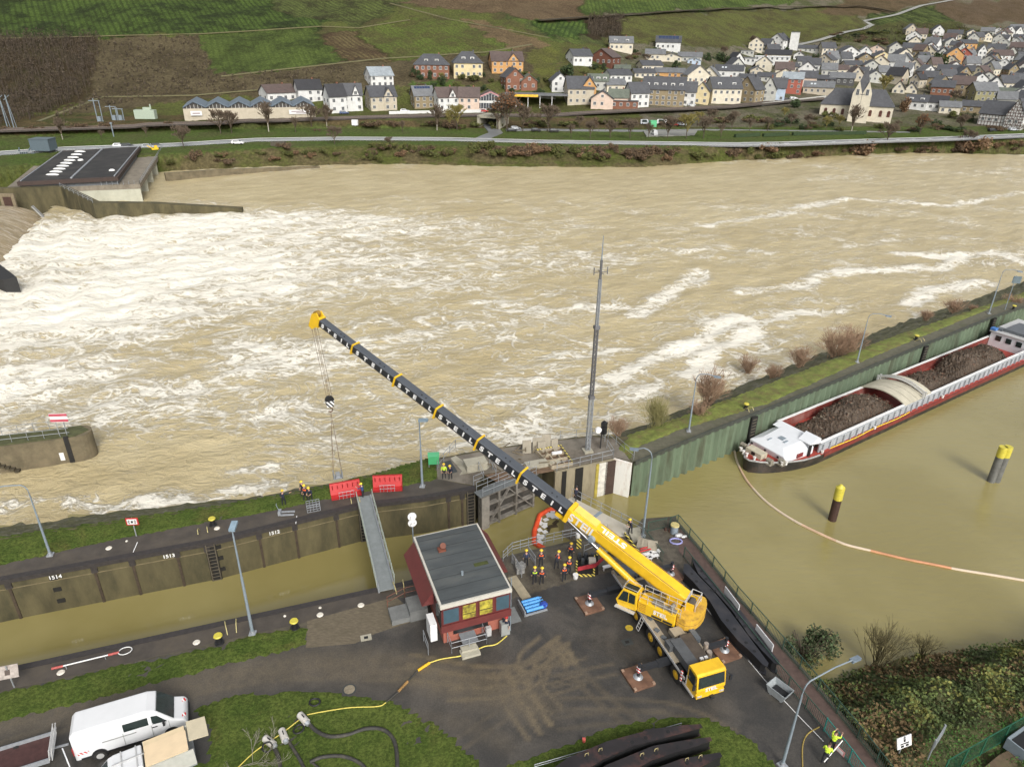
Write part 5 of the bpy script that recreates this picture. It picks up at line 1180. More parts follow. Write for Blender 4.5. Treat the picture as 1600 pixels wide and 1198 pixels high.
# life pole lying on the near quay
t=thing('rescue_pole','long white and red rescue pole with hoop lying on the near quay','rescue pole',G(135,1037,.0),math.atan2(G(182,1024).y-G(80,1049).y,G(182,1024).x-G(80,1049).x))
L_=(G(182,1024)-G(80,1049)).length;MB().cyl((-L_/2,0,.35),(L_/2,0,.35),.05,.05,8).build('pole',WHITE,t)
for x in (-L_*.42,L_*.44):MB().cyl((x-.35,0,.35),(x+.35,0,.35),.09,.09,8).build('grip',mat('faded_red',(.38,.08,.07),.6),t)
for x in (-L_*.3,L_*.3):MB().cyl((x,0,0),(x,0,.33),.03).build('rest',GALV,t)
MB().tube([(L_/2+.5+.45*math.cos(a*.5),.35*math.sin(a*.5),.35) for a in range(13)],.035,6,closed=True).build('hoop',WHITE,t)
# ---------------- left pier ----------------
pz=WZ+height_at(128,721,683,WZ)
t=thing('river_pier','concrete pier with rounded nose, railing and side stairs at the left edge','pier',G(128,721,WZ));S_=sub(t)
top=[(-120,712),(0,695),(98,686),(128,684)];bw=[G(-120,755,WZ),G(0,736,WZ),G(70,727,WZ),G(128,721,WZ)]
ax=(bw[3]-bw[1]).normalized();nx=Vector((-ax.y,ax.x,0));wdt=2.8
poly=[w2(bw[0]),w2(bw[3])];c=bw[3]+nx*wdt/2
for i in range(1,12):a=math.atan2(-nx.y,-nx.x)+math.pi*i/12;poly.append((c.x+math.cos(a)*wdt/2*1.0,c.y+math.sin(a)*wdt/2))
poly += [w2(bw[3]+nx*wdt),w2(bw[0]+nx*wdt)]
MB(S_).prism(poly,-9,pz).build('pier_body',mat('pier_concrete',(.14,.115,.07),.85,.3,.6,.02,3,dirt=(.07,.06,.035),dscale=.35,damt=.8),t)
cc=Vector(((poly[0][0]+poly[1][0])/2,0));
MB(S_).prism([w2(bw[0]+nx*.2),w2(bw[3]+nx*.2),w2(bw[3]+nx*wdt*.5+ax*wdt*.4),w2(bw[3]+nx*(wdt-.2)),w2(bw[0]+nx*(wdt-.2))],pz-.1,pz+.1).build('mossy_top',mat('moss_top',(.07,.075,.03),.95,.4,1.5),t)
for dist in (.3,wdt-.4):
    mb=MB(S_);
    for k in range(16):q=bw[3]-ax*(1.5+k*1.6)+nx*dist;mb.cyl((q.x,q.y,pz),(q.x,q.y,pz+1.1),.03,.03,5)
    for h in (.55,1.1):a_,b_=bw[3]-ax*.5+nx*dist,bw[3]-ax*26+nx*dist;mb.cyl((a_.x,a_.y,pz+h),(b_.x,b_.y,pz+h),.03,.03,5)
    mb.build('railing',GALV,t)
mb=MB(S_)
for k in range(11):
    q=bw[3]-ax*(7.3-1+k*.42)-nx*.45;mb.box((q.x,q.y,WZ+.15+k*.26),(.42,.9,.2),math.atan2(ax.y,ax.x))
mb.build('stairs',mat('stair_concrete',(.06,.05,.03),.9,.3),t)
q=bw[3]-ax*2.2-nx*.05;MB(S_).box((q.x,q.y,WZ+1.0),(1.3,.08,1.0),math.atan2(ax.y,ax.x)).build('gauge_panel',WHITE,t)
q=bw[3]-ax*.9-nx*.05;mb=MB(S_);mb.box((q.x,q.y,WZ+1.7),(.5,.12,3.6),math.atan2(ax.y,ax.x));mb.build('ladder',BLK,t)
q=bw[3]-ax*1.2+nx*.6;g=thing('striped_board','red and white striped board on posts above the pier nose','sign',(q.x,q.y,pz),.1)
for s_ in (-.5,.3):MB().cyl((s_,.05,0),(s_,.05,2.6),.04).build('post',GALV,g)
MB().box((0,0,2.35),(1.9,.08,1.1)).build('board',WHITE,g)
for z in (2.72,2.02):MB().box((0,-.05,z),(1.9,.05,.3)).build('stripe',mat('faded_crimson',(.42,.07,.10),.6,.15),g)
# ---------------- footbridge across the chamber ----------------
a,b_=G(570,782,.1),G(603,917,.1);L_=(b_-a).length;d=(b_-a)/L_;rz=math.atan2(d.y,d.x)
t=thing('footbridge','narrow grey footbridge with railings spanning the lock chamber','footbridge',a,rz)
MB().bb(-.5,L_+.5,-.62,.62,.1,.2).build('deck',mat('bridge_deck',(.20,.22,.22),.5,.15,2),t)
for s_ in (-.62,.62):MB().bb(-.4,L_+.4,s_-.06,s_+.06,-.3,.35).build('girder',GALV,t)
for s_ in (-.7,.7):
    mb=MB()
    for i in range(10):x=L_*i/9;mb.cyl((x,s_,.1),(x,s_*1.08,1.2),.03,.03,5)
    for z in (.65,1.2):mb.cyl((0,s_*1.04,z),(L_,s_*1.04,z),.035,.035,5)
    mb.build('railing',mat('pale_green_steel',(.36,.40,.34),.5,.15),t)
# ---------------- things on the far quay ----------------
def red_tray(px,py,rz,L_,label):
    t=thing('red_tray',label,'steel tray',G(px,py),rz,'red steel trays on the far quay')
    sec=[(-.55,.02),(.15,.05),(.55,1.15)];vs=[]
    for x in (-L_/2,L_/2):
        for y,z in sec:vs.append((x,y,z))
        for y,z in sec[::-1]:vs.append((x,y+.05,z+.06))
    n_=6;fs=[(i,(i+1) % n_,n_+(i+1) % n_,n_+i) for i in range(n_)]+[tuple(range(n_))[::-1],tuple(range(n_,2*n_))]
    MB().add(vs,fs).build('sheet',RED,t);mb=MB()
    for i in range(6):x=-L_/2+L_*(i+.5)/6;mb.box((x,.36,.64),(.07,.05,1.15),0,0,.35)
    mb.box((0,.58,1.2),(L_,.08,.08));mb.box((0,-.55,.1),(L_,.08,.14));mb.build('ribs',mat('dark_red',(.30,.015,.015),.5,.2),t)
    mb=MB();
    for x in (-.7,-.35,0,.35,.7):mb.cyl((x,-.6,0),(x,-.6,.8),.02,.02,5)
    for z in (.4,.8):mb.cyl((-.75,-.6,z),(.75,-.6,z),.025,.025,5)
    mb.build('rack',GALV,t)
red_tray(541,773,.35,2.9,'red folded steel tray beside the hanging load, tilted up at its right end');red_tray(606,763,.12,2.9,'red folded steel tray lying level on the quay, right of the worker')
t=thing('green_cabinet','small green steel cabinet on legs at the river edge','cabinet',G(678,730),.12)
MB().box((0,0,1.05),(1.1,.7,.95)).build('body',mat('green_paint',(.06,.34,.14),.5,.12),t);MB().box((0,0,1.57),(1.2,.8,.1)).build('roof',mat('green_paint_light',(.10,.42,.20),.5,.1),t)
for x in (-.5,.5):MB().cyl((x,0,0),(x,0,.6),.04).build('leg',GALV,t)
mb=MB()
for i in range(5):
    for z in (0,.75):mb.bar((-.6+i*.3,-.4,z),(-.6+i*.3,.4,z),.04)
    for y in (-.4,.4):mb.bar((-.6+i*.3,y,0),(-.6+i*.3,y,.75),.04)
for z in (0,.25,.5,.75):
    for y in (-.4,.4):mb.bar((-.6,y,z),(.6,y,z),.04)
one('mesh_box',mb,GALV,'small grey wire mesh box on the far quay beside the workers','mesh box',G(490,795,.05),.35)
t=thing('pallet_truck','grey hand pallet truck on the far quay left of the mesh box','pallet truck',G(450,803,.02),.1)
for y in (-.25,.25):MB().bb(-.6,.6,y-.09,y+.09,.06,.16).build('fork',GALV,t)
MB().bb(-.85,-.6,-.3,.3,.05,.45).build('body',GALV,t);MB().tube([(-.75,0,.4),(-.95,0,1.1),(-.95,.15,1.15)],.03,5).build('handle',GREYP,t)
for px,py,l in ((463,812,1.2),(211,856,1.6)):
    one('line_marking',MB().box((0,0,.022),(.07,l,.008)),WHITE,'thin white line across the far quay %s' % ('below the red sign' if px <300 else 'right of the pallet truck'),'marking',G(px,py),.2)
# ---------------- lattice mast, signal, slabs, hatch, gates ----------------
g=G(918,705);h=height_at(918,705,368);t=thing('lattice_mast','very tall slender lattice radio mast on the lock head','mast',g,.3)
secs=[(0,h*.28,.38,GALV),(h*.28,h*.61,.30,mat('mast_steel_dark',(.13,.13,.135),.6,.2)),(h*.61,h*.82,.22,GALV),(h*.82,h*.90,.12,MATS['mast_steel_dark'])]
for z0,z1,w_,mm in secs:
    mb=MB();n_=max(3,int((z1-z0)/.55))
    for sx,sy in ((-1,-1),(1,-1),(1,1),(-1,1)):mb.bar((sx*w_/2,sy*w_/2,z0),(sx*w_/2,sy*w_/2,z1),.075)
    for i in range(n_):
        za,zb=z0+(z1-z0)*i/n_,z0+(z1-z0)*(i+1)/n_;c=[(-w_/2,-w_/2),(w_/2,-w_/2),(w_/2,w_/2),(-w_/2,w_/2)]
        for k in range(4):
            p,q=c[k],c[(k+1) % 4];mb.bar((*p,za),(*q,zb),.05);mb.bar((*p,za),(*q,za),.045)
    mb.build('mast_section',mm,t)
for z in (h*.28,h*.61):MB().box((0,0,z),(.55,.55,.35)).build('joint_collar',MATS['mast_steel_dark'],t)
MB().cyl((0,0,h*.9),(0,0,h),.07,.035,5).build('tip',GREYP,t);mb=MB();mb.bar((-.7,0,h*.85),(.7,0,h*.85),.05);mb.bar((0,-.7,h*.85),(0,.7,h*.85),.05)
for s_ in (-.7,.7):mb.cyl((s_,0,h*.84),(s_,0,h*.87),.05)
mb.build('antenna',MATS['mast_steel_dark'],t);MB().box((0,0,.1),(1,1,.2)).build('base_plate',CONC_L,t)
g=G(938,700);t=thing('signal_light','lock signal with round white disc and black hooded lights beside the lattice mast','signal',g,.4)
MB().cyl((0,0,0),(0,0,2.7),.07).build('pole',MATS['dark_steel'],t);MB().cyl((-.45,-.15,2.4),(-.45,.1,2.4),.36,n=14).build('disc',WHITE,t)
mb=MB();
for z in (2.0,2.5,3.0):mb.box((.25,0,z),(.55,.5,.42),.5)
mb.box((.25,.1,2.5),(.3,.2,1.6),.5);mb.build('lights',BLK,t)
for i,(px,py,w_,h_) in enumerate([(823,707,.95,1.5),(839,704,1.0,1.6),(846,706,.85,1.3),(853,702,1.0,1.9),(866,703,.7,1.4)]):
    one('concrete_slab',MB().box((0,0,h_/2),(w_,.12,h_),0,0,-.12),mat('slab_concrete',(.30,.27,.21),.85,.2,2),['leftmost grey slab standing upright at the river side of the lock head','second slab from left, standing beside its leftmost neighbour','short slab leaning in front of the upright ones','tallest slab of the upright row','rightmost narrow slab of the upright row'][i],'slab',G(px,py),.1,'grey slabs standing on the lock head')
# machinery pit with striped border
def frame_box(name,pts,w_,m,label,cat,z=.12):
    mb=MB();P=[G(*p,z) for p in pts]
    for a,b_ in zip(P,P[1:]+P[:1]):mb.bar(a,b_,w_,.2,0,up=(0,0,1))
    return one(name,mb,m,label,cat)
STR=bpy.data.materials.new('hazard_stripes');STR.use_nodes=True;N=STR.node_tree.nodes;L=STR.node_tree.links
geo=N.new('ShaderNodeNewGeometry').outputs['Position'];sp=N.new('ShaderNodeSeparateXYZ');L.new(geo,sp.inputs[0])
s_=math_(N,L,'SINE',math_(N,L,'MULTIPLY',math_(N,L,'ADD',math_(N,L,'ADD',sp.outputs[0],sp.outputs[1]),sp.outputs[2]),16));L.new(mixc(N,L,ramp_(N,L,s_,-.1,.1),(.02,.02,.02),(.75,.62,.12)),N['Principled BSDF'].inputs['Base Color'])
STW=bpy.data.materials.new('red_white_stripes');STW.use_nodes=True;N=STW.node_tree.nodes;L=STW.node_tree.links
geo=N.new('ShaderNodeNewGeometry').outputs['Position'];sp=N.new('ShaderNodeSeparateXYZ');L.new(geo,sp.inputs[0])
s_=math_(N,L,'SINE',math_(N,L,'MULTIPLY',math_(N,L,'ADD',math_(N,L,'ADD',sp.outputs[0],sp.outputs[1]),sp.outputs[2]),22));L.new(mixc(N,L,ramp_(N,L,s_,-.1,.1),(.5,.02,.02),(.75,.75,.74)),N['Principled BSDF'].inputs['Base Color'])
t=thing('machinery_pit','open gate machinery pit with rusty beams and striped rim on the lock head','pit',G(860,722));S_=sub(t)
P=[G(838,708),G(876,701),G(894,727),G(862,733)]
MB(S_).prism([w2(p) for p in P],.0,.05).build('pit_floor',mat('pit_rust',(.14,.09,.055),.9,.4,2),t)
mb=MB(S_)
for a,b_ in zip(P,P[1:]+P[:1]):mb.bar(a+Vector((0,0,.22)),b_+Vector((0,0,.22)),.14,.4,up=(0,0,1))
for f in (.33,.66):mb.bar(P[0].lerp(P[3],f)+Vector((0,0,.2)),P[1].lerp(P[2],f)+Vector((0,0,.2)),.16,.35,up=(0,0,1));mb.bar(P[0].lerp(P[1],f)+Vector((0,0,.18)),P[3].lerp(P[2],f)+Vector((0,0,.18)),.1,.3,up=(0,0,1))
mb.build('pit_beams',mat('pit_beam',(.33,.28,.2),.8,.3,2),t);mb=MB(S_);mb.bar(P[0]+Vector((0,0,.45)),P[1]+Vector((0,0,.45)),.12,.1);mb.bar(P[1]+Vector((0,0,.45)),P[2]+Vector((0,0,.45)),.12,.1);mb.build('striped_rim',STR,t)
MB(S_).box(G(870,707,.6),(1.1,.25,.25),.3).build('floodlight',WHITE,t)
one('machinery_housing',MB().box((0,0,.35),(2.2,1.3,.7)).box((0,0,.75),(2.3,1.4,.1)),CONC_L,'low pale machinery housing with flat lid beside the two workers at the gate','housing',G(743,730),.35)
one('hatch_block',MB().bb(-1.2,1.2,-.5,.5,0,.45).bb(1.2,2.6,-.3,.3,0,.3),CONC_L,'pale concrete block left of the machinery pit','block',G(838,728),.35)
sheet('lockhead_slab',[G(718,742),G(760,734),G(770,725),G(735,728),G(712,712),G(704,716),G(722,736)],.03,CONC_L);sheet('dark_hatch',[G(690,722),G(704,719),G(715,737),G(700,741)],.02,mat('hatch',(.04,.045,.045),.4,.2))
def railing(name,pts,label,m=GALV,z0=0.,h=1.1,step=1.5,rails=(.55,1.1),r=.028,group=None,bars=0):
    mb=MB();P=[Vector(p) if len(p) == 3 else G(*p,z0) for p in pts]
    for a,b_ in zip(P[:-1],P[1:]):
        n_=max(1,round((b_-a).length/step))
        for i in range(n_+1):q=a.lerp(b_,i/n_);mb.cyl(q,q+Vector((0,0,h)),r*1.15,r*1.15,5)
        for k in rails:mb.cyl(a+Vector((0,0,k)),b_+Vector((0,0,k)),r,r,5)
        if bars:
            n_=round((b_-a).length/bars)
            for i in range(n_):q=a.lerp(b_,i/n_);mb.bar(q+Vector((0,0,.12)),q+Vector((0,0,h)),.022)
    return one(name,mb,m,label,'railing',group=group)
railing('railing',[(684,733),(712,700),(760,692)],'steel railing at the river side of the lock head behind the two workers');railing('railing',[(875,686),(925,682),(945,690)],'steel railing around the lattice mast foot');railing('railing',[(870,737),(958,716),(948,700)],'steel railing along the buff wall top below the mast')
railing('railing',[(748,735),(756,752),(740,758)],'short steel railing around the machinery housing');railing('railing',[(765,724),(775,744)],'short white gate railing left of the boom crossing');railing('railing',[(950,684),(975,706),(990,718)],'bent steel railing between the signal and the bright grass')
# upstream gate leaf (visible lattice)
gm=mat('gate_steel',(.20,.185,.16),.75,.3,1.5,dirt=(.07,.055,.04),dscale=.8,damt=.8)
a=G(751,776,-.3);b_=G(834,742,-.3);a=Vector((a.x,a.y,0));b_=Vector((b_.x,b_.y,0));L_=(b_-a).length;rz=math.atan2((b_-a).y,(b_-a).x)
t=thing('lock_gate_leaf','grey steel lock gate leaf with diagonal bracing and walkway, half open','lock gate',a,rz)
MB().bb(0,L_,.35,.5,-5.2,-.2).build('gate_skin',mat('gate_skin',(.05,.045,.038),.85,.3),t)
mb=MB()
for z in (-.4,-1.6,-2.9,-4.0,-4.8):mb.bb(0,L_,-.1,.35,z-.1,z+.1)
for x in (0,.33,.66,1):mb.bb(L_*x-.12 if x else 0,L_*x+.12,-.12,.35,-5,-.3)
mb.bar((.2,-.15,-4.8),(L_*.5,-.15,-.5),.28,.1);mb.bar((L_-.2,-.15,-4.0),(L_*.5,-.15,-.5),.28,.1);mb.bar((L_*.33,-.15,-1.6),(L_*.33,-.15,-4.8),.2,.1);mb.build('gate_frame',gm,t)
MB().bb(0,.9,-.25,.3,-4.4,-.4).build('buoyancy_panel',mat('gate_panel',(.24,.22,.19),.8,.25),t)
MB().bb(-.3,L_+.3,-.4,.75,-.12,-.04).build('walkway',mat('walkway_grating',(.13,.14,.14),.7,.2,3),t)
for y in (-.38,.73):
    mb=MB()
    for i in range(6):x=L_*i/5;mb.cyl((x,y,-.1),(x,y,1.0),.03,.03,5)
    for z in (.5,1.0):mb.cyl((0,y,z),(L_,y,z),.03,.03,5)
    mb.build('railing',GALV,t)
mb=MB();R0=random.Random(4)
for i in range(26):
    a=G(R0.uniform(762,850),R0.uniform(700,740),R0.uniform(.1,.6));b_=a+Vector((R0.uniform(-1.6,1.6),R0.uniform(-1,1),R0.uniform(-.4,.9)));mb.bar(a,b_,.09)
one('gate_linkage',mb,mat('linkage',(.16,.13,.085),.8,.4,2),'tangle of bent gate linkages and rails crossing under the boom','linkage')
sheet('recess_grating',[G(757,742),G(850,722),G(866,735),G(775,752)],.012,MATS['pit_rust'])
# second gate leaf: pale walkway behind the crane boom
a=G(893,776,-.1);b_=G(1003,832,-.1);L_=(b_-a).length;rz=math.atan2((b_-a).y,(b_-a).x)
t=thing('lock_gate_leaf','pale topped lock gate leaf reaching over the basin behind the yellow boom','lock gate',a,rz)
MB().bb(0,L_,-2.3,0,-.15,0).build('walkway',mat('pale_walkway',(.44,.41,.34),.8,.15,1,dirt=(.25,.22,.16),dscale=.5),t);MB().bb(.1,L_-.1,-1.1,-.7,-5.2,-.16).build('gate_skin',gm,t)
MB().bb(L_*.42,L_*.46,-2.3,0,.005,.05).build('cross_plate',GREYP,t)
for y in (0.02,-.12):
    mb=MB()
    for i in range(8):x=L_*i/7;mb.cyl((x,y,0),(x,y,1.0),.03,.03,5)
    for z in (.5,1.0):mb.cyl((0,y,z),(L_,y,z),.03,.03,5)
    if y >0:mb.build('railing',GALV,t)
# ---------------- absorbent boom in the chamber mouth ----------------
ZW=WZ+.02
orange=mat('boom_orange',(.85,.10,.03),.55,.12,2)
pts=[(868,806),(853,802),(840,818),(838,852),(848,866),(868,868)]
P=[G(*p,ZW+.1) for p in [(880,795),(858,796),(843,805),(835,830),(835,848),(850,857),(868,862)]]
one('oil_boom',MB().tube([Vector(p) for p in P],.26,8),orange,'bright orange floating oil boom bent around white absorbent pads','oil boom')
R0=random.Random(8)
for i in range(26):
    if i <14:px,py=R0.uniform(840,852),R0.uniform(810,852)
    else:px,py=R0.uniform(850,880),R0.uniform(797,812)
    one('absorbent_pad',MB().box((0,0,0),(R0.uniform(.4,.6),R0.uniform(.35,.5),.05),0,0,R0.uniform(-.1,.1)),WHITE,'white square absorbent pad floating inside the orange oil boom','absorbent pad',G(px,py,ZW+.06+.012*(i % 6)),R0.uniform(0,3),'white absorbent pads inside the orange boom')
one('driftwood',MB().box((0,0,0),(1.2,.5,.04)).box((.6,.5,0),(.8,.4,.04),.6).box((-.5,-.5,0),(.7,.3,.04),1),mat('debris',(.05,.035,.015),.9,.4,3),'brown floating debris patch between the white pads','debris',G(862,822,ZW+.03),.3)
# ---------------- floating barrier from the barge bow ----------------
bp_=[(1147,702),(1152,722),(1165,748),(1183,770),(1205,790),(1240,813),(1280,833),(1320,850),(1360,860),(1410,872),(1460,882),(1500,890),(1550,898),(1620,910)]
P=[G(*p,ZW+.05) for p in spline(bp_,6)];cm=mat('faded_boom',(.52,.36,.24),.6,.2,1);cl=mat('bleached_boom',(.56,.46,.34),.6,.12,1);cd=mat('salmon_boom',(.50,.24,.12),.6,.15,1)
t=thing('floating_barrier','long pale orange floating barrier trailing from the barge bow to the right edge','oil boom',P[0]);S_=sub(t)
for i in range(0,len(P)-1,8):MB(S_).tube(P[i:i+9],.14,6).build('boom_section',[cl,cm,cl,cl,cm,cl,cd,cd,cl,cl][(i//8) % 10],t)
# ---------------- mooring dolphins ----------------
def dolphin(px,py,top,label,w_,three):
    g=G(px,py,WZ);h=height_at(px,py,top,WZ);t=thing('mooring_dolphin',label,'mooring post',(g.x,g.y,0))
    if three:
        for i,(x,y) in enumerate(((-.3,0),(.32,.05))):
            MB().cyl((x,y,-9),(x,y,WZ+h*.72),w_,n=14).build('pile',mat('grey_timber',(.12,.12,.11),.7,.3,2),t);MB().cyl((x,y,WZ+h*.72),(x,y,WZ+h),w_+.02,w_+.02,14).build('cap',LEM,t)
    else:
        MB().cyl((0,0,-9),(0,0,WZ+h*.6),w_,n=14).build('pile',mat('rusty_pile',(.045,.022,.015),.7,.4,2),t);MB().cyl((0,0,WZ+h*.6),(0,0,WZ+h*.93),w_+.03,w_+.03,14).cyl((0,0,WZ+h*.93),(0,0,WZ+h),w_,w_*.3,14).build('cap',LEM,t)
dolphin(1300,812,757,'single brown mooring post with yellow cap in the basin',.42,False);dolphin(1552,752,698,'double grey mooring post with yellow caps near the right edge',.42,True)
# ---------------- mobile crane ----------------
CY=mat('crane_yellow',(.74,.46,.02),.38,.10,1.2,dirt=(.50,.25,.015),dscale=.5,damt=.35)
CWT=mat('counterweight_yellow',(.62,.37,.035),.6,.2,1.5,dirt=(.30,.15,.05),dscale=1.2,damt=.8)
CK=mat('crane_black',(.022,.024,.028),.4,.25,2);CG=mat('boom_top_sky_sheen',(.07,.078,.09),.35,.15,1);TAN=mat('dusty_deck',(.34,.29,.21),.75,.25,2,dirt=(.16,.12,.08),dscale=1,damt=.6)  # boom top faces: sky reflection on black put into a lighter blue-grey colour
GLS=mat('cab_glass',(.02,.03,.028),.08,.3,3,spec=.9);ALU=mat('aluminium',(.55,.55,.54),.4,.1,3,metal=.3);TYRE=mat('tyre',(.022,.021,.02),.85,.3,5);CHR=mat('chrome',(.6,.6,.6),.15,.05,metal=1)
TH=math.atan2(-.943,.334);S0=Vector((11.46,40.73,0));AZ=R_(147)
cr=thing('mobile_crane','yellow five axle mobile crane with long black telescopic boom raised over the lock','mobile crane',S0,TH)
# chassis, x forward
MB().bb(-5.2,6.6,-.75,.75,.75,1.35).build('chassis',CK,cr)
mb=MB();mb.bb(-5.0,4.6,-1.35,-.75,1.35,1.47).bb(-5.0,4.2,.75,1.35,1.35,1.47).bb(-5.3,-3.6,-1.35,1.35,1.2,1.5);mb.build('deck',TAN,cr)
MB().bb(-3.6,3.0,-.75,.75,1.36,1.46).build('deck_plate',mat('dark_deck',(.055,.052,.048),.5,.3,2),cr)
mb=MB();mb.bb(-4.9,6.0,-1.4,-1.36,1.3,1.5);mb.build('side_rail',ALU,cr)
for x,(w_,d_,h_) in ((-4.4,(1.1,1.5,.55)),(-4.9,(.6,2.3,.5))):MB().box((x,0,1.5+h_/2),(w_,d_,h_)).build('rear_box',mat('blue_grey_box',(.10,.115,.13),.5,.2),cr)
for x in (-2.4,-.95,1.35,2.75,4.95):
    for s_ in (-1,1):
        wq=MB().cyl((x,s_*.95,.66),(x,s_*1.36,.66),.66,n=20).build('wheel',TYRE,cr)
        MB().cyl((x,s_*1.3,.66),(x,s_*1.375,.66),.36,.33,16).cyl((x,s_*1.3,.66),(x,s_*1.42,.66),.14,n=10).build('hub',mat('hub_yellow',(.6,.36,.02),.5,.2,4),wq)
    if x != 4.95:MB().bb(x-.72,x+.72,-1.36,-1.0,1.24,1.34).build('mudguard',CK,cr)
# engine hood and cooler
mb=MB();mb.bb(3.2,5.85,-.95,-.1,1.47,2.1).bb(3.0,3.7,-1.25,-.5,1.47,2.0);mb.build('engine_hood',mat('hood_grey',(.08,.085,.09),.55,.2,2),cr)
MB().bb(3.0,5.6,-.08,.85,1.47,2.05).build('engine_cover',mat('worn_cover',(.07,.055,.042),.6,.4,1.5),cr)
MB().box((2.45,.1,1.7),(.8,.9,.4)).build('tank',TAN,cr);MB().bb(2.2,3.6,.95,1.35,1.35,1.95).build('tool_box',MATS['blue_grey_box'],cr)
mb=MB();mb.cyl((4.6,1.1,1.5),(4.6,1.1,2.5),.17,n=10).cyl((5.0,1.15,1.4),(5.0,1.15,2.1),.2,n=10);mb.build('exhaust',mat('exhaust_steel',(.42,.36,.3),.4,.3,3,metal=.5),cr)
for y in (.25,.6):MB().box((5.4,y,2.12),(.2,.25,.14)).build('beacon_box',WHITE,cr)
# driver cab
cb=MB();T=Matrix(((1,0,0,0),(0,0,-1,0),(0,1,0,0),(0,0,0,1)))
cb.prism([(5.75,.65),(7.0,.65),(7.18,1.3),(6.95,2.75),(6.8,2.85),(5.8,2.85),(5.75,2.8)],-1.3,1.3,T=T);cab=cb.build('driver_cab',CY,cr,bevel=.05)
def face(mb,pts,mi=0):mb.add(pts,[tuple(range(len(pts)))],mi)
mb=MB();mb.add([(7.15+.03,-1.18,1.62),(7.15+.03,1.18,1.62),(6.99,1.15,2.62),(6.99,-1.15,2.62),(7.05,-1.18,1.6),(7.05,1.18,1.6),(6.85,1.15,2.6),(6.85,-1.15,2.6)],[(0,1,2,3),(4,7,6,5),(0,4,5,1),(3,2,6,7),(0,3,7,4),(1,5,6,2)]);mb.build('windscreen',GLS,cab)
for s_ in (-1,1):MB().prism([(5.95,1.6),(6.85,1.6),(6.78,2.6),(5.95,2.65)],s_*1.33-.02,s_*1.33+.02,T=Matrix(((1,0,0,0),(0,0,-1,0),(0,1,0,0),(0,0,0,1)))).build('side_window',GLS,cab)
MB().box((7.1,0,.75),(.18,2.5,.35)).build('bumper',CY,cab);MB().box((7.25,.1,.55),(.4,.3,.25)).build('tow_hook',CK,cab)
for s_ in (-1,1):MB().box((7.2,s_*1.0,.8),(.06,.4,.16)).build('headlight',ALU,cab);MB().bar((6.9,s_*1.3,2.5),(7.2,s_*1.65,2.3),.05).box((7.2,s_*1.65,2.0),(.12,.22,.5)).build('mirror',CK,cab)
place_text('STEIL',.42,WHITE,frame((7.2,0,1.33),(0,1,0),(1,0,.12)),cab,'name_lettering',.015,.012,1.1)
cab.scale=(.88,.87,.87);cab.location=(.85,0,.1)
MB().bb(5.75,5.83,-1.38,-1.31,.8,1.7).bb(5.0,6.9,-1.42,-1.3,.5,.66).build('step',ALU,cab);MB().box((5.6,-1.36,1.25),(.12,.12,.9)).build('warning_strip',STW,cr)
mb=MB()
for y in (-.18,.18):mb.bar((.1+y,-1.42,1.35),(.1+y,-1.75,.35),.04)
for k in range(5):f=k/4;mb.bar((-.08,-1.42-.33*f,1.3-.95*f),(.28,-1.42-.33*f,1.3-.95*f),.04)
mb.build('ladder',ALU,cr)
# outriggers
inv=(Matrix.Translation(S0) @ Matrix.Rotation(TH,4,'Z')).inverted()
for (px,py),lb in (((997,1057),'rusty square steel plate under the front left outrigger, beside the driver cab wheels'),((921,942),'rusty square steel plate under the outrigger nearest the workers'),((1132,1015),'rusty square steel plate between the crane cab and the black beams'),((1048,896),'rusty steel plate behind the crane, partly hidden by the boom')):
    g=G(px,py,.2);q=inv @ g;s_=1 if q.y >0 else -1
    pl=thing('spreader_plate',lb,'steel plate',(g.x,g.y,.014),TH+R_(3),'steel plates under the outriggers')
    MB().box((0,0,.1),(1.9,1.7,.2)).build('plate',mat('rust_plate',(.13,.07,.045),.55,.3,1.2,dirt=(.24,.13,.08),dscale=1,damt=.6),pl)
    mb=MB()
    for a in (-.85,.85):
        for b_ in (-.75,.75):mb.box((a,b_,.2),(.22,.2,.1))
    mb.build('lifting_lug',mat('lug_rust',(.30,.20,.14),.7,.3),pl)
    MB().bar((q.x,.5*s_,1.0),(q.x,q.y*.62,1.0),.42,.42,up=(0,0,1)).build('outrigger_box',CK,cr);bm=MB().bar((q.x,q.y*.6,1.0),(q.x,q.y,1.0),.32,.34,up=(0,0,1)).build('outrigger_beam',CK,cr)
    MB().cyl((q.x,q.y,.35),(q.x,q.y,1.45),.12,n=10).build('jack',CK,cr);MB().cyl((q.x,q.y,.22),(q.x,q.y,.36),.36,.2,12).build('float_pad',GALV,cr);MB().box((q.x,q.y-.28*s_*0+.0,.95),(.27,.28,.42)).build('warning_strip',STW,cr)
# superstructure, X toward boom tip
MS=Matrix.Translation((-.9,.2,0)) @ Matrix.Rotation(AZ-TH,4,'Z') @ Matrix.Diagonal((.82,.9,1,1))
def U():return MB(MS.copy())
U().cyl((0,0,1.4),(0,0,1.65),.95,n=20).build('slew_ring',CK,cr)
U().bb(-3.0,1.3,-.8,.9,1.65,1.95).bb(-2.6,-1.2,-.75,-.5,1.9,3.3).bb(-2.6,-1.2,.35,.6,1.9,3.3).build('superstructure',CY,cr)
eb=U();eb.bb(-2.7,.9,.8,1.95,1.7,2.75);eng=eb.build('engine_housing',CY,cr,bevel=.04)
place_text('STEIL',.5,WHITE,MS @ frame((-1.3,1.97,2.3),(-1,0,0),(0,1,0)),eng,'name_lettering',.015,.015,1.15)
mb=U()
for i in range(5):mb.bb(.1,.75,1.95,1.975,1.9+i*.16,1.98+i*.16)
mb.build('louvre',mat('louvre',(.45,.24,.02),.6),eng)
mb=U()
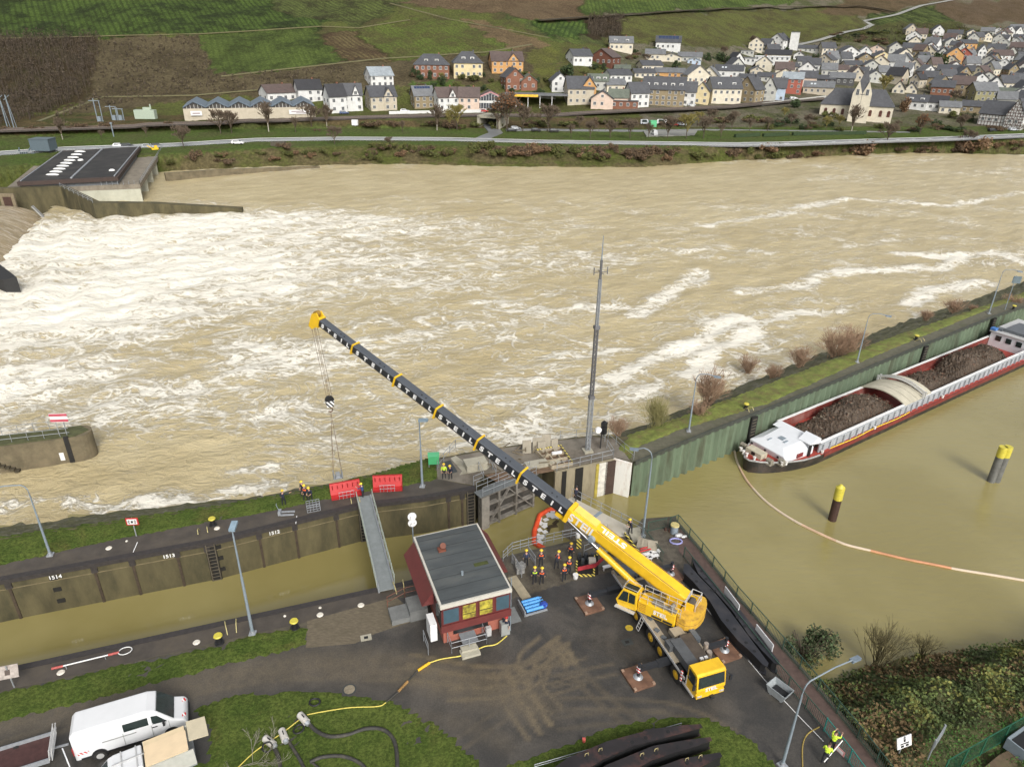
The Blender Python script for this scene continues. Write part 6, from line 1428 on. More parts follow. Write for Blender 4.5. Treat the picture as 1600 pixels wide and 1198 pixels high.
for y,x0,x1 in ((1.9,-3.1,.8),(.85,-3.1,.8)):
    for x in np.linspace(x0,x1,6):mb.cyl((x,y,2.75),(x,y,3.55),.025,.025,5)
    for z in (3.15,3.55):mb.cyl((x0,y,z),(x1,y,z),.025,.025,5)
mb.build('handrail',ALU,cr);mb=U();mb.cyl((-2.1,1.0,2.95),(-2.1,1.75,2.95),.22,n=12).cyl((-1.2,1.1,2.88),(.2,1.1,2.88),.1,n=8);mb.bb(-2.6,-.3,1.3,1.7,2.75,2.9);mb.build('engine_parts',mat('engine_grey',(.22,.2,.17),.5,.3,3),cr)
for x0,x1 in ((-2.5,-1.6),(-1.5,-.5)):U().bb(x0,x1,1.95,1.965,1.78,1.98).build('panel_door',MATS['crane_black'],eng)
mb=U()
for k in range(5):mb.tube([(.9,.55-.08*k,2.0),(1.3,.5-.08*k,2.35),(.6,.45-.08*k,2.7),(-.4,.4-.08*k,2.9)],.03,5)
mb.build('hydraulic_hose',CK,cr)
mb=MB()
for k,x in enumerate((-3.1,-2.5,-1.2,.4,1.6,2.4)):mb.box((x,-1.05+.12*(k % 2),1.53),(.35,.3,.12),.1*k)
mb.build('deck_fitting',MATS['blue_grey_box'],cr)
for y in (-.3,0,.3):MB().cyl((-4.7,y,1.55),(-3.7,y,1.75),.07,n=8).build('rear_pipe',CK,cr)
# crane operator cab
oc=U();T2=Matrix(((1,0,0,0),(0,0,-1,0),(0,1,0,0),(0,0,0,1)))
oc.prism([(.95,1.75),(2.75,1.6),(3.05,2.1),(2.45,3.35),(1.0,3.35)],-2.1,-1.05,T=T2);ocab=oc.build('operator_cab',CY,cr,bevel=.04)
mb=U();mb.prism([(1.85,2.3),(2.8,2.2),(2.35,3.2),(1.85,3.25)],-2.13,-2.09,T=T2);mb.build('side_window',GLS,ocab);mb=U();mb.prism([(1.15,2.35),(1.75,2.3),(1.75,3.25),(1.15,3.2)],-2.13,-2.09,T=T2);mb.build('door_window',GLS,ocab)
mb=U();mb.add([(3.06,1.15,2.2),(3.06,2.0,2.2),(2.5,2.0,3.3),(2.5,1.15,3.3)],[(0,1,2,3)]);mb.build('windscreen',GLS,ocab);U().bb(1.15,2.35,1.2,1.95,3.35,3.39).build('roof_window',GLS,ocab)
mb=U();
for a,b_ in (((1.0,1.1,3.6),(2.4,1.1,3.6)),((1.0,2.05,3.6),(2.4,2.05,3.6)),((2.4,1.1,3.6),(2.4,2.05,3.6)),((1.0,1.1,3.6),(1.0,2.05,3.6)),((2.4,1.1,3.35),(2.4,1.1,3.6)),((2.4,2.05,3.35),(2.4,2.05,3.6))):mb.cyl(a,b_,.025,n=5)
mb.build('roof_guard',ALU,ocab);U().bb(1.0,2.95,2.1,2.45,1.6,1.68).build('side_step',ALU,ocab)
# operator's green vest glimpsed inside stays behind glass; counterweight
cw=U();pl_=[(-2.75,-1.35),(-2.75,1.75),(-3.6,1.9)]+[(-3.7-.95*math.cos(a),1.75*math.sin(a)+.05) for a in np.linspace(1.2,-1.2,9)]+[(-3.6,-1.6)]
cw.prism(pl_,1.75,2.75);cwo=cw.build('counterweight',CWT,cr,bevel=.06)
U().prism([(p[0]*1.002,p[1]*1.006) for p in pl_],2.22,2.25).build('seam',mat('seam_rust',(.2,.1,.03),.8),cwo)
mb=U()
for a,b_ in (((-3.0,-.9,3.6),(-3.0,.9,3.6)),((-3.9,-.9,3.6),(-3.9,.5,3.6)),((-3.0,-.9,3.6),(-3.9,-.9,3.6)),((-3.0,-.9,3.1),(-3.9,-.9,3.1)),((-3.0,-.9,2.7),(-3.0,-.9,3.6)),((-3.9,-.9,2.7),(-3.9,-.9,3.6)),((-3.9,-.9,3.1),(-3.9,.5,3.1)),((-3.9,.5,2.7),(-3.9,.5,3.6))):mb.cyl(a,b_,.035,n=5)
mb.box((-2.95,-.1,3.35),(.22,1.5,.12),0);mb.build('winch_platform',ALU,cr)
U().cyl((-3.35,-.35,3.0),(-3.35,.45,3.0),.33,n=16).build('winch_drum',mat('rope_drum',(.09,.075,.06),.6),cr);U().box((-3.35,.55,2.95),(.8,.1,.75)).box((-3.35,-.45,2.95),(.8,.1,.75)).build('winch_frame',CY,cr)
# boom
Wc=(Matrix.Translation(S0) @ Matrix.Rotation(TH,4,'Z'))
P0=Wc @ (MS @ Vector((-2.0,0,3.25)));tg=G(529,752);Pt=Vector((tg.x,tg.y,height_at(529,752,500)-.2))
P0l,Ptl=inv @ P0,inv @ Pt;bd=(Ptl-P0l);BL=bd.length;bd.normalize();sidev=Vector((0,0,1)).cross(bd).normalized();upv=bd.cross(sidev)
print('boom length',BL,'tip',Pt)
def bt(px):
    lo,hi=0.,1.
    for _ in range(40):
        m_=(lo+hi)/2
        if proj(P0.lerp(Pt,m_))[0] >px:lo=m_
        else:hi=m_
    return lo*BL
BM=Matrix(((bd.x,sidev.x,upv.x,P0l.x),(bd.y,sidev.y,upv.y,P0l.y),(bd.z,sidev.z,upv.z,P0l.z),(0,0,0,1)))
def bsec(x0,x1,w_,h_,mats,name,top=1,n=8):
    pr=[(-w_/2+.06,h_/2),(w_/2-.06,h_/2),(w_/2,h_/2-.08),(w_/2,-h_*.12)]+[(w_/2*math.cos(a),-h_*.12-h_*.38*math.sin(a)) for a in np.linspace(.25,math.pi-.25,n)]+[(-w_/2,-h_*.12),(-w_/2,h_/2-.08)]
    k=len(pr);mb=MB(BM.copy());vs=[(x0,p[0],p[1]) for p in pr]+[(x1,p[0],p[1]) for p in pr]
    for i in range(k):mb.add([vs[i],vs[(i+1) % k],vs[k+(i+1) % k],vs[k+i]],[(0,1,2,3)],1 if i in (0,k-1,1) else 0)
    mb.add(vs[:k],[tuple(range(k))[::-1]],0);mb.add(vs[k:],[tuple(range(k))],0)
    return mb.build(name,mats,cr)
cuts=[bt(x) for x in (890,815,748,684,620,554,497)];print('cuts',cuts)
base=bsec(-.6,cuts[0],1.04,1.26,[CY,CY],'boom_base')
MB(BM.copy()).bb(cuts[0]-.25,cuts[0]+.12,-.6,.6,-.7,.75).build('boom_collar',CY,base,bevel=.04)
MB(BM.copy()).bb(bt(929),cuts[0]-.3,-.45,.3,.63,.76).build('top_plate',mat('light_yellow',(.80,.55,.12),.5,.1),base)
for s_ in (.53,-.53):MB(BM.copy()).cyl((bt(932),s_,-.35),(bt(932),s_*1.35,-.35),.33,.26,16).build('guide_roller',GREYP,base)
for y in (-.5,.5):MB(BM.copy()).cyl((0,y,.66),(bt(932),y,.66),.025,n=5).build('cable',mat('cable_brown',(.25,.14,.04),.6),base)
place_text('STEIL',1.05,WHITE,BM @ frame((bt(913),.525,.08),(-1,0,0),(0,1,0)),base,'name_lettering',.012,.025,1.05)
place_text('STEIL',.72,WHITE,BM @ frame((bt(953),.0,.645),(1,0,0),(0,0,1)),base,'name_lettering',.012,.02,1.45)
w_,h_=.98,1.16
for i in range(6):
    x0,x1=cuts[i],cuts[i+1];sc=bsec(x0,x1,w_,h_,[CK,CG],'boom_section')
    if i <5:MB(BM.copy()).bb(x1-.1,x1+.06,-w_/2-.06,w_/2+.06,-h_/2-.03,h_/2+.07).build('boom_collar',CY,sc)
    for j,ch in enumerate('STEIL'):
        f=.14+.185*j;xx=x1+(x0-x1)*f;place_text(ch,.68-.035*i,WHITE,BM @ frame((xx,w_/2+.01,.06),(-1,0,0),(0,1,0)),sc,'name_lettering',.012,.022,1.25)
    for f in (.3,.4):MB(BM.copy()).cyl((x0+(x1-x0)*f,.1,h_/2),(x0+(x1-x0)*f,.1,h_/2+.03),.07,n=8).build('pin_hole',BLK,sc)
    w_ -= .055;h_ -= .065
x6=cuts[6]
mb=MB(BM.copy());mb.bb(x6-.12,x6+.1,-.42,.42,-.45,.5)
for s_ in (-.3,.3):mb.prism([(x6,-.4),(x6+.55,-1.05),(x6+1.0,-.95),(x6+.9,.45),(x6+.45,.85),(x6,.5)],s_-.05,s_+.05,T=Matrix(((1,0,0,0),(0,0,1,0),(0,1,0,0),(0,0,0,1))))
hd=mb.build('boom_head',CY,cr)
for x,z in ((x6+.62,-.72),(x6+.6,.55)):MB(BM.copy()).cyl((x,-.24,z),(x,.24,z),.27,n=14).build('sheave',mat('sheave',(.3,.18,.03),.5,.3),hd)
# lift cylinder
a=MS @ Vector((1.0,0,1.95));tb=10.6;b_=P0l+bd*tb-upv*.72;m_=a.lerp(b_,.56)
MB().cyl(a,m_,.27,n=14).build('lift_cylinder',CY,cr);MB().cyl(m_,b_,.16,n=12).build('lift_rod',CHR,cr)
MB(BM.copy()).bb(tb-.4,tb+.4,-.3,.3,-.95,-.6).build('cylinder_bracket',CY,cr)
# ropes, hook block, slings and load
hz_=height_at(529,752,626);hb_=Vector((tg.x,tg.y,hz_));head=Wc @ (BM @ Vector((x6+.62,0,-.95)))
mb=MB();
for dx,dy in ((-.22,-.1),(-.08,.1),(.1,-.1),(.24,.1)):mb.cyl(inv @ Vector((head.x+dx,head.y+dy,head.z)),inv @ Vector((hb_.x+dx,hb_.y+dy,hb_.z+.5)),.022,n=5)
mb.build('hoist_rope',mat('rope',(.20,.15,.10),.8),cr)
STB=STW.copy();STB.name='black_white_stripes'
for n_ in STB.node_tree.nodes:
    if n_.type == 'MIX':n_.inputs[6].default_value=(.015,.015,.015,1)
    if n_.type == 'MATH' and n_.operation == 'MULTIPLY':n_.inputs[1].default_value=13
t=thing('hook_block','black hook block with striped cheeks hanging on ropes below the boom tip','hook block',hb_,.5)
MB().cyl((0,-.16,.1),(0,.16,.1),.42,n=16).bb(-.3,.3,-.12,.12,-.2,.3).build('block',BLK,t);MB().prism([(-.3,-.6),(.3,-.6),(.42,0),(-.42,0)],-.19,.19,T=T2).build('striped_cheek',STB,t)
MB().tube([(0,0,-.55),(.02,0,-.75),(.22,0,-.9),(.2,0,-1.1),(0,0,-1.2),(-.2,0,-1.08)],.06,6).build('hook',mat('hook_brown',(.15,.08,.04),.6),t)
ld=thing('lifted_frame','small grey steel frame hanging on four long slings above the red tray','load',(tg.x,tg.y,.5),.4)
mb=MB()
for sx in (-.4,.4):
    for sy in (-.3,.3):mb.cyl((0,0,hz_-.5-1.1),(sx,sy,.75),.02,n=5)
mb.build('sling',MATS['rope'],ld);MB().bb(-.45,.45,-.35,.35,0,.1).bb(-.45,-.35,-.35,.35,0,.75).bb(.35,.45,-.35,.35,0,.75).bb(-.2,.2,-.2,.2,.1,.55).build('frame',GALV,ld)
# ---------------- cargo barge ----------------
HD=R_(33.9);O=Vector((27.1,69.2,WZ));bg=thing('cargo_barge','long red and black cargo barge with white foredeck moored along the sheet piles','barge',O,HD)
L_=72;hb=3.6
def half(x):return hb*min(1,math.sin(min(1,(x+.15)/9.5)*math.pi/2)**.62) if x <9.5 else hb
xs=list(np.linspace(0,9.5,12))+[20,40,60,L_]
def outline(k=1,dx=0):r=[(x+dx,-half(x)*k) for x in xs];return r+[(x,-y) for x,y in r[::-1]]
def hull(mb,z0,z1,k0,k1,mi=0,d0=0):
    a=outline(k0,d0);b_=outline(k1);n_=len(a);vs=[(x,y,z0) for x,y in a]+[(x,y,z1+max(0,(6-x))*.07) for x,y in b_]
    mb.add(vs,[(i,(i+1) % n_,n_+(i+1) % n_,n_+i) for i in range(n_)],mi,True);return vs[n_:]
mb=MB();hull(mb,-1.5,.85,.93,1.0,0,.25);mb.build('hull',mat('barge_black',(.018,.017,.016),.45,.4,1.2,dirt=(.09,.06,.045),dscale=.8,damt=.6),bg)
mb=MB();top=hull(mb,.85,1.15,1.0,1.0,0);mb.build('gunwale',MATS['barge_black'],bg);MB().bb(9.4,L_,-hb-.04,-hb+.1,.7,1.17).bb(9.4,L_,hb-.1,hb+.04,.7,1.17).build('sheer_strake',mat('barge_red',(.17,.025,.02),.55,.25,1,dirt=(.14,.05,.04),dscale=.6,damt=.6),bg)
mb=MB();mb.add([(p[0],p[1],p[2]-.02) for p in top],[tuple(range(len(top)))]);mb.build('deck',mat('deck_red',(.30,.045,.03),.6,.25,1.5),bg)
mb=MB();tp=[Vector((x,y,1.2+max(0,6-x)*.075)) for x,y in outline(.985) if x <9.5]
mb.tube([Vector(p) for p in sorted([q for q in tp if q.y <0],key=lambda p:-p.x)]+sorted([q for q in tp if q.y >0],key=lambda p:p.x),.11,6);mb.build('bulwark',mat('bulwark_grey',(.30,.30,.29),.6,.3,3),bg)
cx0,cx1,cw_,cz=9.0,63,2.98,2.45
for s_ in (-1,1):
    MB().bb(cx0,cx1,s_*cw_-.07,s_*cw_+.07,1.1,cz).build('coaming',mat('coaming_grey',(.33,.35,.37),.5,.2,1.5),bg)
    MB().bb(cx0,cx1,s_*cw_-.16,s_*cw_+.16,cz,cz+.1).build('coaming_rail',WHITE,bg)
    mb=MB();
    for i in range(40):x=cx0+.6+i*(cx1-cx0)/40;mb.bb(x-.05,x+.05,s_*cw_-.28 if s_ <0 else cw_,-cw_ if s_ <0 else cw_+.28,1.1,cz)
    (mb.bb(cx0,cx1,s_*cw_-.30 if s_ <0 else cw_,-cw_ if s_ <0 else cw_+.30,cz-.14,cz-.04),mb.build('coaming_rib',MATS['coaming_grey'],bg))
    MB().bb(cx0,cx1,s_*(cw_-.12)-.02,s_*(cw_-.12)+.02,.2,cz-.02).build('hold_side',mat('hold_red',(.17,.03,.022),.7,.25,.6,dirt=(.33,.22,.19),dscale=.25,damt=.6),bg)
MB().bb(cx0,cx1,-2.9,2.9,.1,.2).build('hold_floor',MATS['hold_red'],bg)
MB().tube([(x,-3.35+.08*math.sin(x*.7),1.2) for x in np.linspace(11,28,40)],.06,5).build('yellow_hose',YEL,bg)
# scrap heaps
SCR=mat('scrap',(.048,.031,.018),.7,.6,3,dirt=(.15,.11,.075),dscale=5,damt=.5)
def heap(x0,x1,h,seed,label):
    rr=random.Random(seed);nx,ny=int((x1-x0)*4.5),26;vs=[];fs=[]
    for i in range(nx+1):
        for j in range(ny+1):
            u,v=i/nx,j/ny*2-1;e=min(1,4*u*(1-u)*1.25)**.6;prof=(1-abs(v)**3.2)
            z=.3+h*e*prof*(1+.10*math.sin(u*11+seed)+.08*math.sin(u*23+v*3))+rr.uniform(-.12,.12)*(1 if 0 <j <ny else 0);vs.append((x0+(x1-x0)*u+rr.uniform(-.1,.1),v*2.8,z))
    for i in range(nx):
        for j in range(ny):k=i*(ny+1)+j;fs.append((k,k+ny+1,k+ny+2,k+1))
    mb=MB();mb.add(vs,fs,0)
    for _ in range(int(nx*ny*.9)):
        c=Vector(rr.choice(vs));c.z += .05;s=rr.uniform(.08,.26);q=[c+Vector((rr.uniform(-s,s),rr.uniform(-s,s),rr.uniform(-s*.2,s*.8))) for _ in range(3)];mb.add(q,[(0,1,2)],rr.choice((0,0,1,2)))
    o=mb.build('scrap_heap',[SCR,mat('scrap_light',(.20,.165,.12),.5,.4,2,metal=.3),mat('scrap_rust',(.12,.06,.035),.8,.4,2)]);o.location=O;o.rotation_euler=(0,0,HD);tag(o,label,'scrap heap',None,'stuff')
heap(9.3,14.0,1.9,1,'small heap of dark metal scrap behind the barge foredeck');heap(12.6,27.5,3.1,2,'longest heap of dark metal scrap in the front hold of the barge');heap(32,42.5,2.4,3,'heap of dark metal scrap behind the pale hatch covers');heap(41.5,58,3.2,4,'tall heap of dark metal scrap farthest aft in the barge')
# hatch covers
def arch(mb,x0,x1,z,h):
    n_=10;ys=np.linspace(-3.15,3.15,n_+1);vs=[]
    for x in (x0,x1):
        for y in ys:vs.append((x,y,z+h*(1-(y/3.15)**2)))
        for y in ys[::-1]:vs.append((x,y,z+h*(1-(y/3.15)**2)-.15))
    k=2*(n_+1);mb.add(vs,[(i,(i+1) % k,k+(i+1) % k,k+i) for i in range(k)]+[tuple(range(k))[::-1],tuple(range(k,2*k))],0)
for i,x in enumerate((26.6,28.1,29.6,31.3)):mb=MB();arch(mb,x,x+1.42,cz+.12+(.0 if i <3 else .25),.75);mb.build('hatch_cover',mat('hatch_cream',(.44,.41,.32),.65,.15,1),bg)
mb=MB();
for x in (30.6,31.2):
    for s_ in (-3.2,3.2):mb.bb(x-.1,x+.1,s_-.1,s_+.1,cz,cz+.8)
    for i in range(8):y0,y1=-3.2+i*.8,-3.2+(i+1)*.8;mb.bar((x,y0,cz+.6+.8*(1-(y0/3.2)**2)),(x,y1,cz+.6+.8*(1-(y1/3.2)**2)),.14)
mb.build('gantry',ALU,bg)
# foredeck house
T3=Matrix(((1,0,0,0),(0,0,-1,0),(0,1,0,0),(0,0,0,1)))
mb=MB();mb.add([(3.5,-2.5,1.1),(8.3,-2.8,1.1),(8.3,2.8,1.1),(3.5,2.5,1.1),(3.3,-2.5,2.05),(8.3,-2.8,2.05),(8.3,2.8,2.05),(3.3,2.5,2.05),(4.3,-1.5,2.5),(8.3,-1.7,2.7),(8.3,1.7,2.7),(4.3,1.5,2.5)],[(3,2,1,0),(0,1,5,4),(1,2,6,5),(2,3,7,6),(3,0,4,7),(4,5,9,8),(5,6,10,9),(6,7,11,10),(7,4,8,11),(8,9,10,11)]);hs_=mb.build('foredeck_house',mat('barge_white',(.62,.64,.66),.5,.05,1.2),bg,bevel=.1)
mb=MB();mb.prism([(7.2,2.7),(9.2,2.3),(9.2,2.95),(8.6,3.35)],1.2,2.95,T=T3).prism([(7.6,2.6),(9.1,2.3),(9.0,2.8)],-2.7,1.2,T=T3);mb.build('breakwater',MATS['barge_white'],hs_)
for y in (-1.6,.2,2.1):MB().cyl((3.3,y,1.65),(3.46,y,1.65),.14,n=10).build('porthole',BLK,hs_)
MB().bb(5.4,6.4,-2.78,-2.6,1.4,1.9).build('side_window',mat('window_red',(.2,.03,.03),.4),hs_);MB().bb(7.2,7.6,-2.95,-2.8,1.1,2.6).build('ladder',BLK,hs_)
MB().bb(4.2,4.9,.6,.7,2.5,2.62).bb(5.2,5.9,-.9,-.7,2.5,2.66).bb(5.5,6.2,-.4,.3,2.5,2.66).build('roof_fittings',GREYP,hs_)
MB().box((1.9,.3,1.75),(1.1,2.2,.7)).box((1.35,.3,1.8),(.1,.5,.4),0,1).build('windlass_housing',[mat('winch_beige',(.45,.41,.31),.6,.15),BLK],bg)
for x,y in ((1.8,-1.7),(2.0,2.2),(2.9,-2.5)):MB().cyl((x,y-.35,1.75),(x,y+.35,1.75),.28,n=10).bb(x-.4,x+.4,y-.4,y+.4,1.3,1.45).build('winch',mat('winch_mix',(.22,.2,.16),.6,.3,3),bg)
for x,y in ((.5,.5),(.6,1.1),(.9,1.7),(.6,-.5),(2.7,-2.7),(3.2,-2.9),(9.3,-3.35),(20,-3.35),(36,-3.35)):
    if x <5:z=1.3+max(0,6-x)*.075
    else:z=1.15
    MB().cyl((x,y,z-.15),(x,y,z+.3),.14,n=8).cyl((x,y,z+.25),(x,y,z+.32),.2,n=8).build('bollard',mat('bollard_white',(.6,.58,.55),.6,.1),bg)
MB().bar((4.3,3.1,2.0),(3.6,4.3,2.6),.14).build('anchor_davit',WHITE,bg)
# aft deckhouse
MB().bb(61,70,-2.75,2.75,1.1,3.5).build('deckhouse',MATS['barge_white'],bg);MB().bb(60.8,70.2,-2.95,2.95,3.5,3.65).build('deckhouse_roof',ALU,bg);MB().bb(62,67,-2,1.5,3.65,4.1).bb(61.7,62.7,1.6,2.6,3.65,4.0).build('roof_units',mat('unit_dark',(.1,.11,.12),.5,.2),bg)
MB().box((61.3,2.6,3.9),(.9,.8,.3)).build('blue_cover',mat('blue_cover',(.05,.16,.42),.6),bg)
for y in (-1.5,0,1.5):MB().bb(60.92,61.02,y-.4,y+.4,2.3,3.1).build('window',GLS,bg)
# ---------------- control building ----------------
RZ_=4.6
Rc=[G(x,y,RZ_) for x,y in ((648,838),(748,817),(796,919),(687,947))];ctr=sum(Rc,Vector())/4;wv_=((Rc[1]-Rc[0])+(Rc[2]-Rc[3]))/2;dv_=((Rc[0]-Rc[3])+(Rc[1]-Rc[2]))/2
W_,D_=wv_.length,dv_.length;rz=math.atan2(wv_.y,wv_.x);x,y=W_/2,D_/2
DR=mat('oxblood_cladding',(.125,.027,.025),.5,.15,1.2,dirt=(.10,.03,.025),dscale=.5);SAL=mat('salmon_render',(.33,.11,.075),.8,.12,1.2,dirt=(.28,.09,.06),dscale=.6)
cb=thing('control_building','two storey dark red lock control building with flat grey roof and framed windows','control building',(ctr.x,ctr.y,0),rz)
MB().bb(-x+.35,x-.35,-y+.9,y-.3,0,2.0).build('ground_floor',SAL,cb)
MB().bb(-x+.05,x-.05,-y+.05,y-.05,2.0,4.25).build('upper_floor',DR,cb)
rf=MB().bb(-x-.05,x+.05,-y-.05,y+.05,4.25,RZ_-.02).build('roof',mat('roof_trim',(.50,.48,.42),.6,.1),cb)
MB().bb(-x+.1,x-.1,-y+.1,y-.1,RZ_-.02,RZ_+.02).build('roof_felt',mat('roof_felt',(.060,.068,.070),.6,.3,.7,dirt=(.095,.10,.095),dscale=.45,damt=.8,stretch=(.4,1.6,1)),rf)
mb=MB()
for i in range(7):mb.bb(-x+.12,x-.12,-y+i*D_/7-.02+.4,-y+i*D_/7+.02+.4,RZ_+.02,RZ_+.028)
mb.build('felt_seam',mat('felt_seam',(.03,.033,.034),.7),rf)
for a,b_,lb in ((-1.0,1.7,'roof_vent'),(-.3,-1.5,'roof_pipe')):MB().box((a,b_,RZ_+.1),(.6,.5,.2)).cyl((a,b_,RZ_+.1),(a,b_,RZ_+.5),.08,n=8).cyl((a+.1,b_,RZ_+.42),(a+.1,b_-.08,RZ_+.5),.24,n=12).build(lb,mat('rust_vent',(.14,.045,.025),.7,.3,3),rf) if lb == 'roof_vent' else MB().cyl((a,b_,RZ_),(a,b_,RZ_+.35),.1,n=8).build(lb,GREYP,rf)
MB().box((1.4,-.8,RZ_+.03),(1.1,.35,.05)).build('moss_patch',mat('roof_moss',(.05,.06,.015),.95,.4,4),rf)
# sloping side aprons
for s_,l0,l1 in ((-1,-y+1.8,y-.2),(1,-y+3.2,y+.1)):
    MB().add([(s_*(x+.06),l0,4.3),(s_*(x+.06),l1,4.3),(s_*(x+.95),l1,3.2),(s_*(x+.95),l0,3.2),(s_*(x+.06),l0,3.2),(s_*(x+.06),l1,3.2)],[(0,1,2,3) if s_ <0 else (3,2,1,0),(0,3,4),(1,5,2),(3,2,5,4),(0,4,5,1)]).build('sloping_apron',DR,cb)
YI=mat('lit_room',(.42,.36,.05),.4,.5,1.5,dirt=(.07,.05,.02),dscale=1.6,damt=.9);BP=mat('blue_panel',(.045,.085,.11),.3,.15,2)
for i,(x0,x1,mm) in enumerate(((.02,.26,BP),(.29,.50,YI),(.53,.74,YI),(.77,.985,BP))):
    fr=MB().bb(-x+W_*x0,-x+W_*x1,-y-.01,-y+.05,2.75,4.15).build('window',DR,cb);MB().bb(-x+W_*x0+.07,-x+W_*x1-.07,-y-.03,-y,2.82,4.08).build('pane',mm,fr)
    if mm is YI:MB().bb(-x+W_*x0+.07,-x+W_*x1-.07,-y-.05,-y-.03,3.25,3.3).build('inner_rail',BLK,fr)
MB().bb(-x-.02,x+.02,-y-.06,-y,2.0,2.65).build('spandrel',DR,cb)
MB().bb(-x+1.1,x-1.5,-y+.82,-y+.92,.7,2.0).build('doorway',BLK,cb)
MB().bb(-x-.02,-x+.04,-y+.3,-y+1.4,2.3,4.1).build('side_glazing',GLS,cb)
MB().bb(-x+1.5,-x+2.7,-y-.3,-y+.85,.55,.62).build('landing',GALV,cb);MB().bb(-x+1.2,-x+2.6,-y-1.1,-y-.3,.015,.2).bb(-x+1.3,-x+2.5,-y-.7,-y-.2,.2,.4).build('front_step',CONC_L,cb)
def rail_mb(pts,h=1.0,r=.028):
    mb=MB();P=[Vector(p) for p in pts]
    for a,b_ in zip(P[:-1],P[1:]):
        n_=max(1,round((b_-a).length/1.1))
        for i in range(n_+1):q=a.lerp(b_,i/n_);mb.cyl(q,q+Vector((0,0,h)),r,r,5)
        for k in (.5*h,h):mb.cyl(a+Vector((0,0,k)),b_+Vector((0,0,k)),r,r,5)
    return mb
rail_mb([(-x+.6,-y+.7,.2),(-x+.6,-y-.4,.2),(-x+3.3,-y-.4,.2),(-x+3.3,-y+.7,.2)]).build('front_railing',GALV,cb)
MB().bb(-x-1.5,-x-.1,y-4.3,y-2.6,.01,1.0).bb(-x-2.9,-x-1.5,y-4.2,y-2.7,.01,.5).build('side_platform',mat('grey_platform',(.15,.155,.15),.7,.2,2),cb);rail_mb([(-x-2.9,y-2.6,.5),(-x-1.5,y-2.6,1.0),(-x-.1,y-2.6,1.0)]).build('side_railing',mat('rust_rail',(.14,.05,.03),.7),cb)
MB().box((-x-.5,-y+.9,1.9),(.5,1.2,1.6)).build('white_unit',WHITE,cb);rail_mb([(-x-1.0,-y+1.6,.02),(-x-1.0,-y+.2,.02)],1.1).build('unit_guard',GALV,cb)
MB().box((x-.35,-y+.35,.55),(.65,.5,1.1)).box((x-.35,-y+.08,.55),(.7,.06,1.16)).build('grey_cabinet',mat('cabinet_grey',(.26,.27,.26),.5,.1),cb)
MB().box((x-1.6,-y+.45,.5),(.4,.3,.8)).build('ash_bin',ALU,cb);MB().bb(-x+.5,-x+.8,-y+.83,-y+.88,1.3,1.6).build('notice',mat('notice_yellow',(.6,.55,.3),.6),cb)
MB().bb(x+.1,x+1.3,-y+1.0,-y+2.6,.012,.06).build('side_mat',mat('ribbed_mat',(.16,.17,.17),.6,.2,3),cb);MB().cyl((x+.15,-y+.4,0),(x+.15,-y+.4,5.2),.035,n=6).build('aerial',GREYP,cb)
t=thing('lock_signal','white double round lock signal on a pole behind the control building roof','signal',G(648,880),.3);MB().cyl((0,.05,0),(0,.05,4.4),.05).build('pole',GREYP,t)
for z in (4.1,4.75):MB().cyl((0,-.06,z+.2),(0,.06,z+.2),.36,n=16).cyl((0,-.3,z+.2),(0,-.06,z+.2),.17,n=10).build('disc',WHITE,t)
one('floor_plank',MB().bb(-.4,.4,-1.4,1.4,.015,.08),mat('plank',(.30,.26,.18),.8,.2),'pale plank ramp between the control building and the blue cylinders','plank',G(811,918),.45)
# blue cylinders on a rack
t=thing('cylinder_rack','low rack with four light blue gas cylinders beside the control building','rack',G(833,948,.012),R_(22));MB().bb(-1.0,.9,-.75,-.65,0,.15).bb(-1.0,.9,.6,.7,0,.15).bb(-1.05,-.95,-.75,.7,0,.5).build('frame',GALV,t)
BLU=mat('cylinder_blue',(.07,.28,.62),.4,.12,3)
for k,yy in enumerate((-.5,-.18,.2,.5)):
    c=one('gas_cylinder',MB().cyl((-.8,0,0),(.65,0,0),.14,n=12).cyl((.65,0,0),(.8,0,0),.14,.06,12).cyl((.8,0,0),(.92,0,0),.05,n=8),BLU,'light blue gas cylinder, %s on the rack' % ['nearest the crane yard, lowest','second from the bottom','third from the bottom','topmost'][k],'gas cylinder',Vector(t.location)+Matrix.Rotation(R_(22),3,'Z') @ Vector((0,yy,.3)),R_(22),'blue gas cylinders on the rack')
one('hose_reel',MB().cyl((0,-.1,.35),(0,.1,.35),.32,n=14).cyl((0,-.2,.35),(0,.2,.35),.12,n=8),mat('deep_blue',(.03,.07,.35),.5),'deep blue reel standing at the right end of the blue cylinders','reel',G(849,950,.012),.4)
# barriers along the chamber mouth, work area
railing('barrier',[(786,876),(800,862),(838,852),(905,838),(948,834)],'grey steel railing along the near chamber edge behind the workers',step=.9,rails=(.3,.6,1.0))
railing('barrier',[(800,880),(815,902)],'tilted mesh barrier beside the control building corner',bars=.15,step=1.2);railing('barrier',[(826,870),(836,884)],'short mesh barrier behind the navy coated worker',bars=.15,step=1.2)
one('tool_heap',MB().box((0,0,.3),(.7,.6,.6)).box((.3,.4,.25),(.5,.5,.5),.5).cyl((-.2,.3,.3),(-.25,.35,1.1),.09,n=8),mat('mixed_tools',(.22,.22,.21),.6,.5,4),'heap of grey tools and a white canister by the barriers','equipment',G(812,893),.3)
MB_=MB();MB_.box((0,0,.5),(.45,.06,1.0),0,0,-.1);one('striped_post',MB_,STR,'black and yellow striped marker board at the chamber edge','marker board',G(904,856),.3)
one('white_lantern',MB().box((0,0,1.0),(.3,.3,.5)).cyl((0,0,0),(0,0,.8),.04),WHITE,'white lamp housing standing behind the striped marker board','lamp',G(902,851),.3)
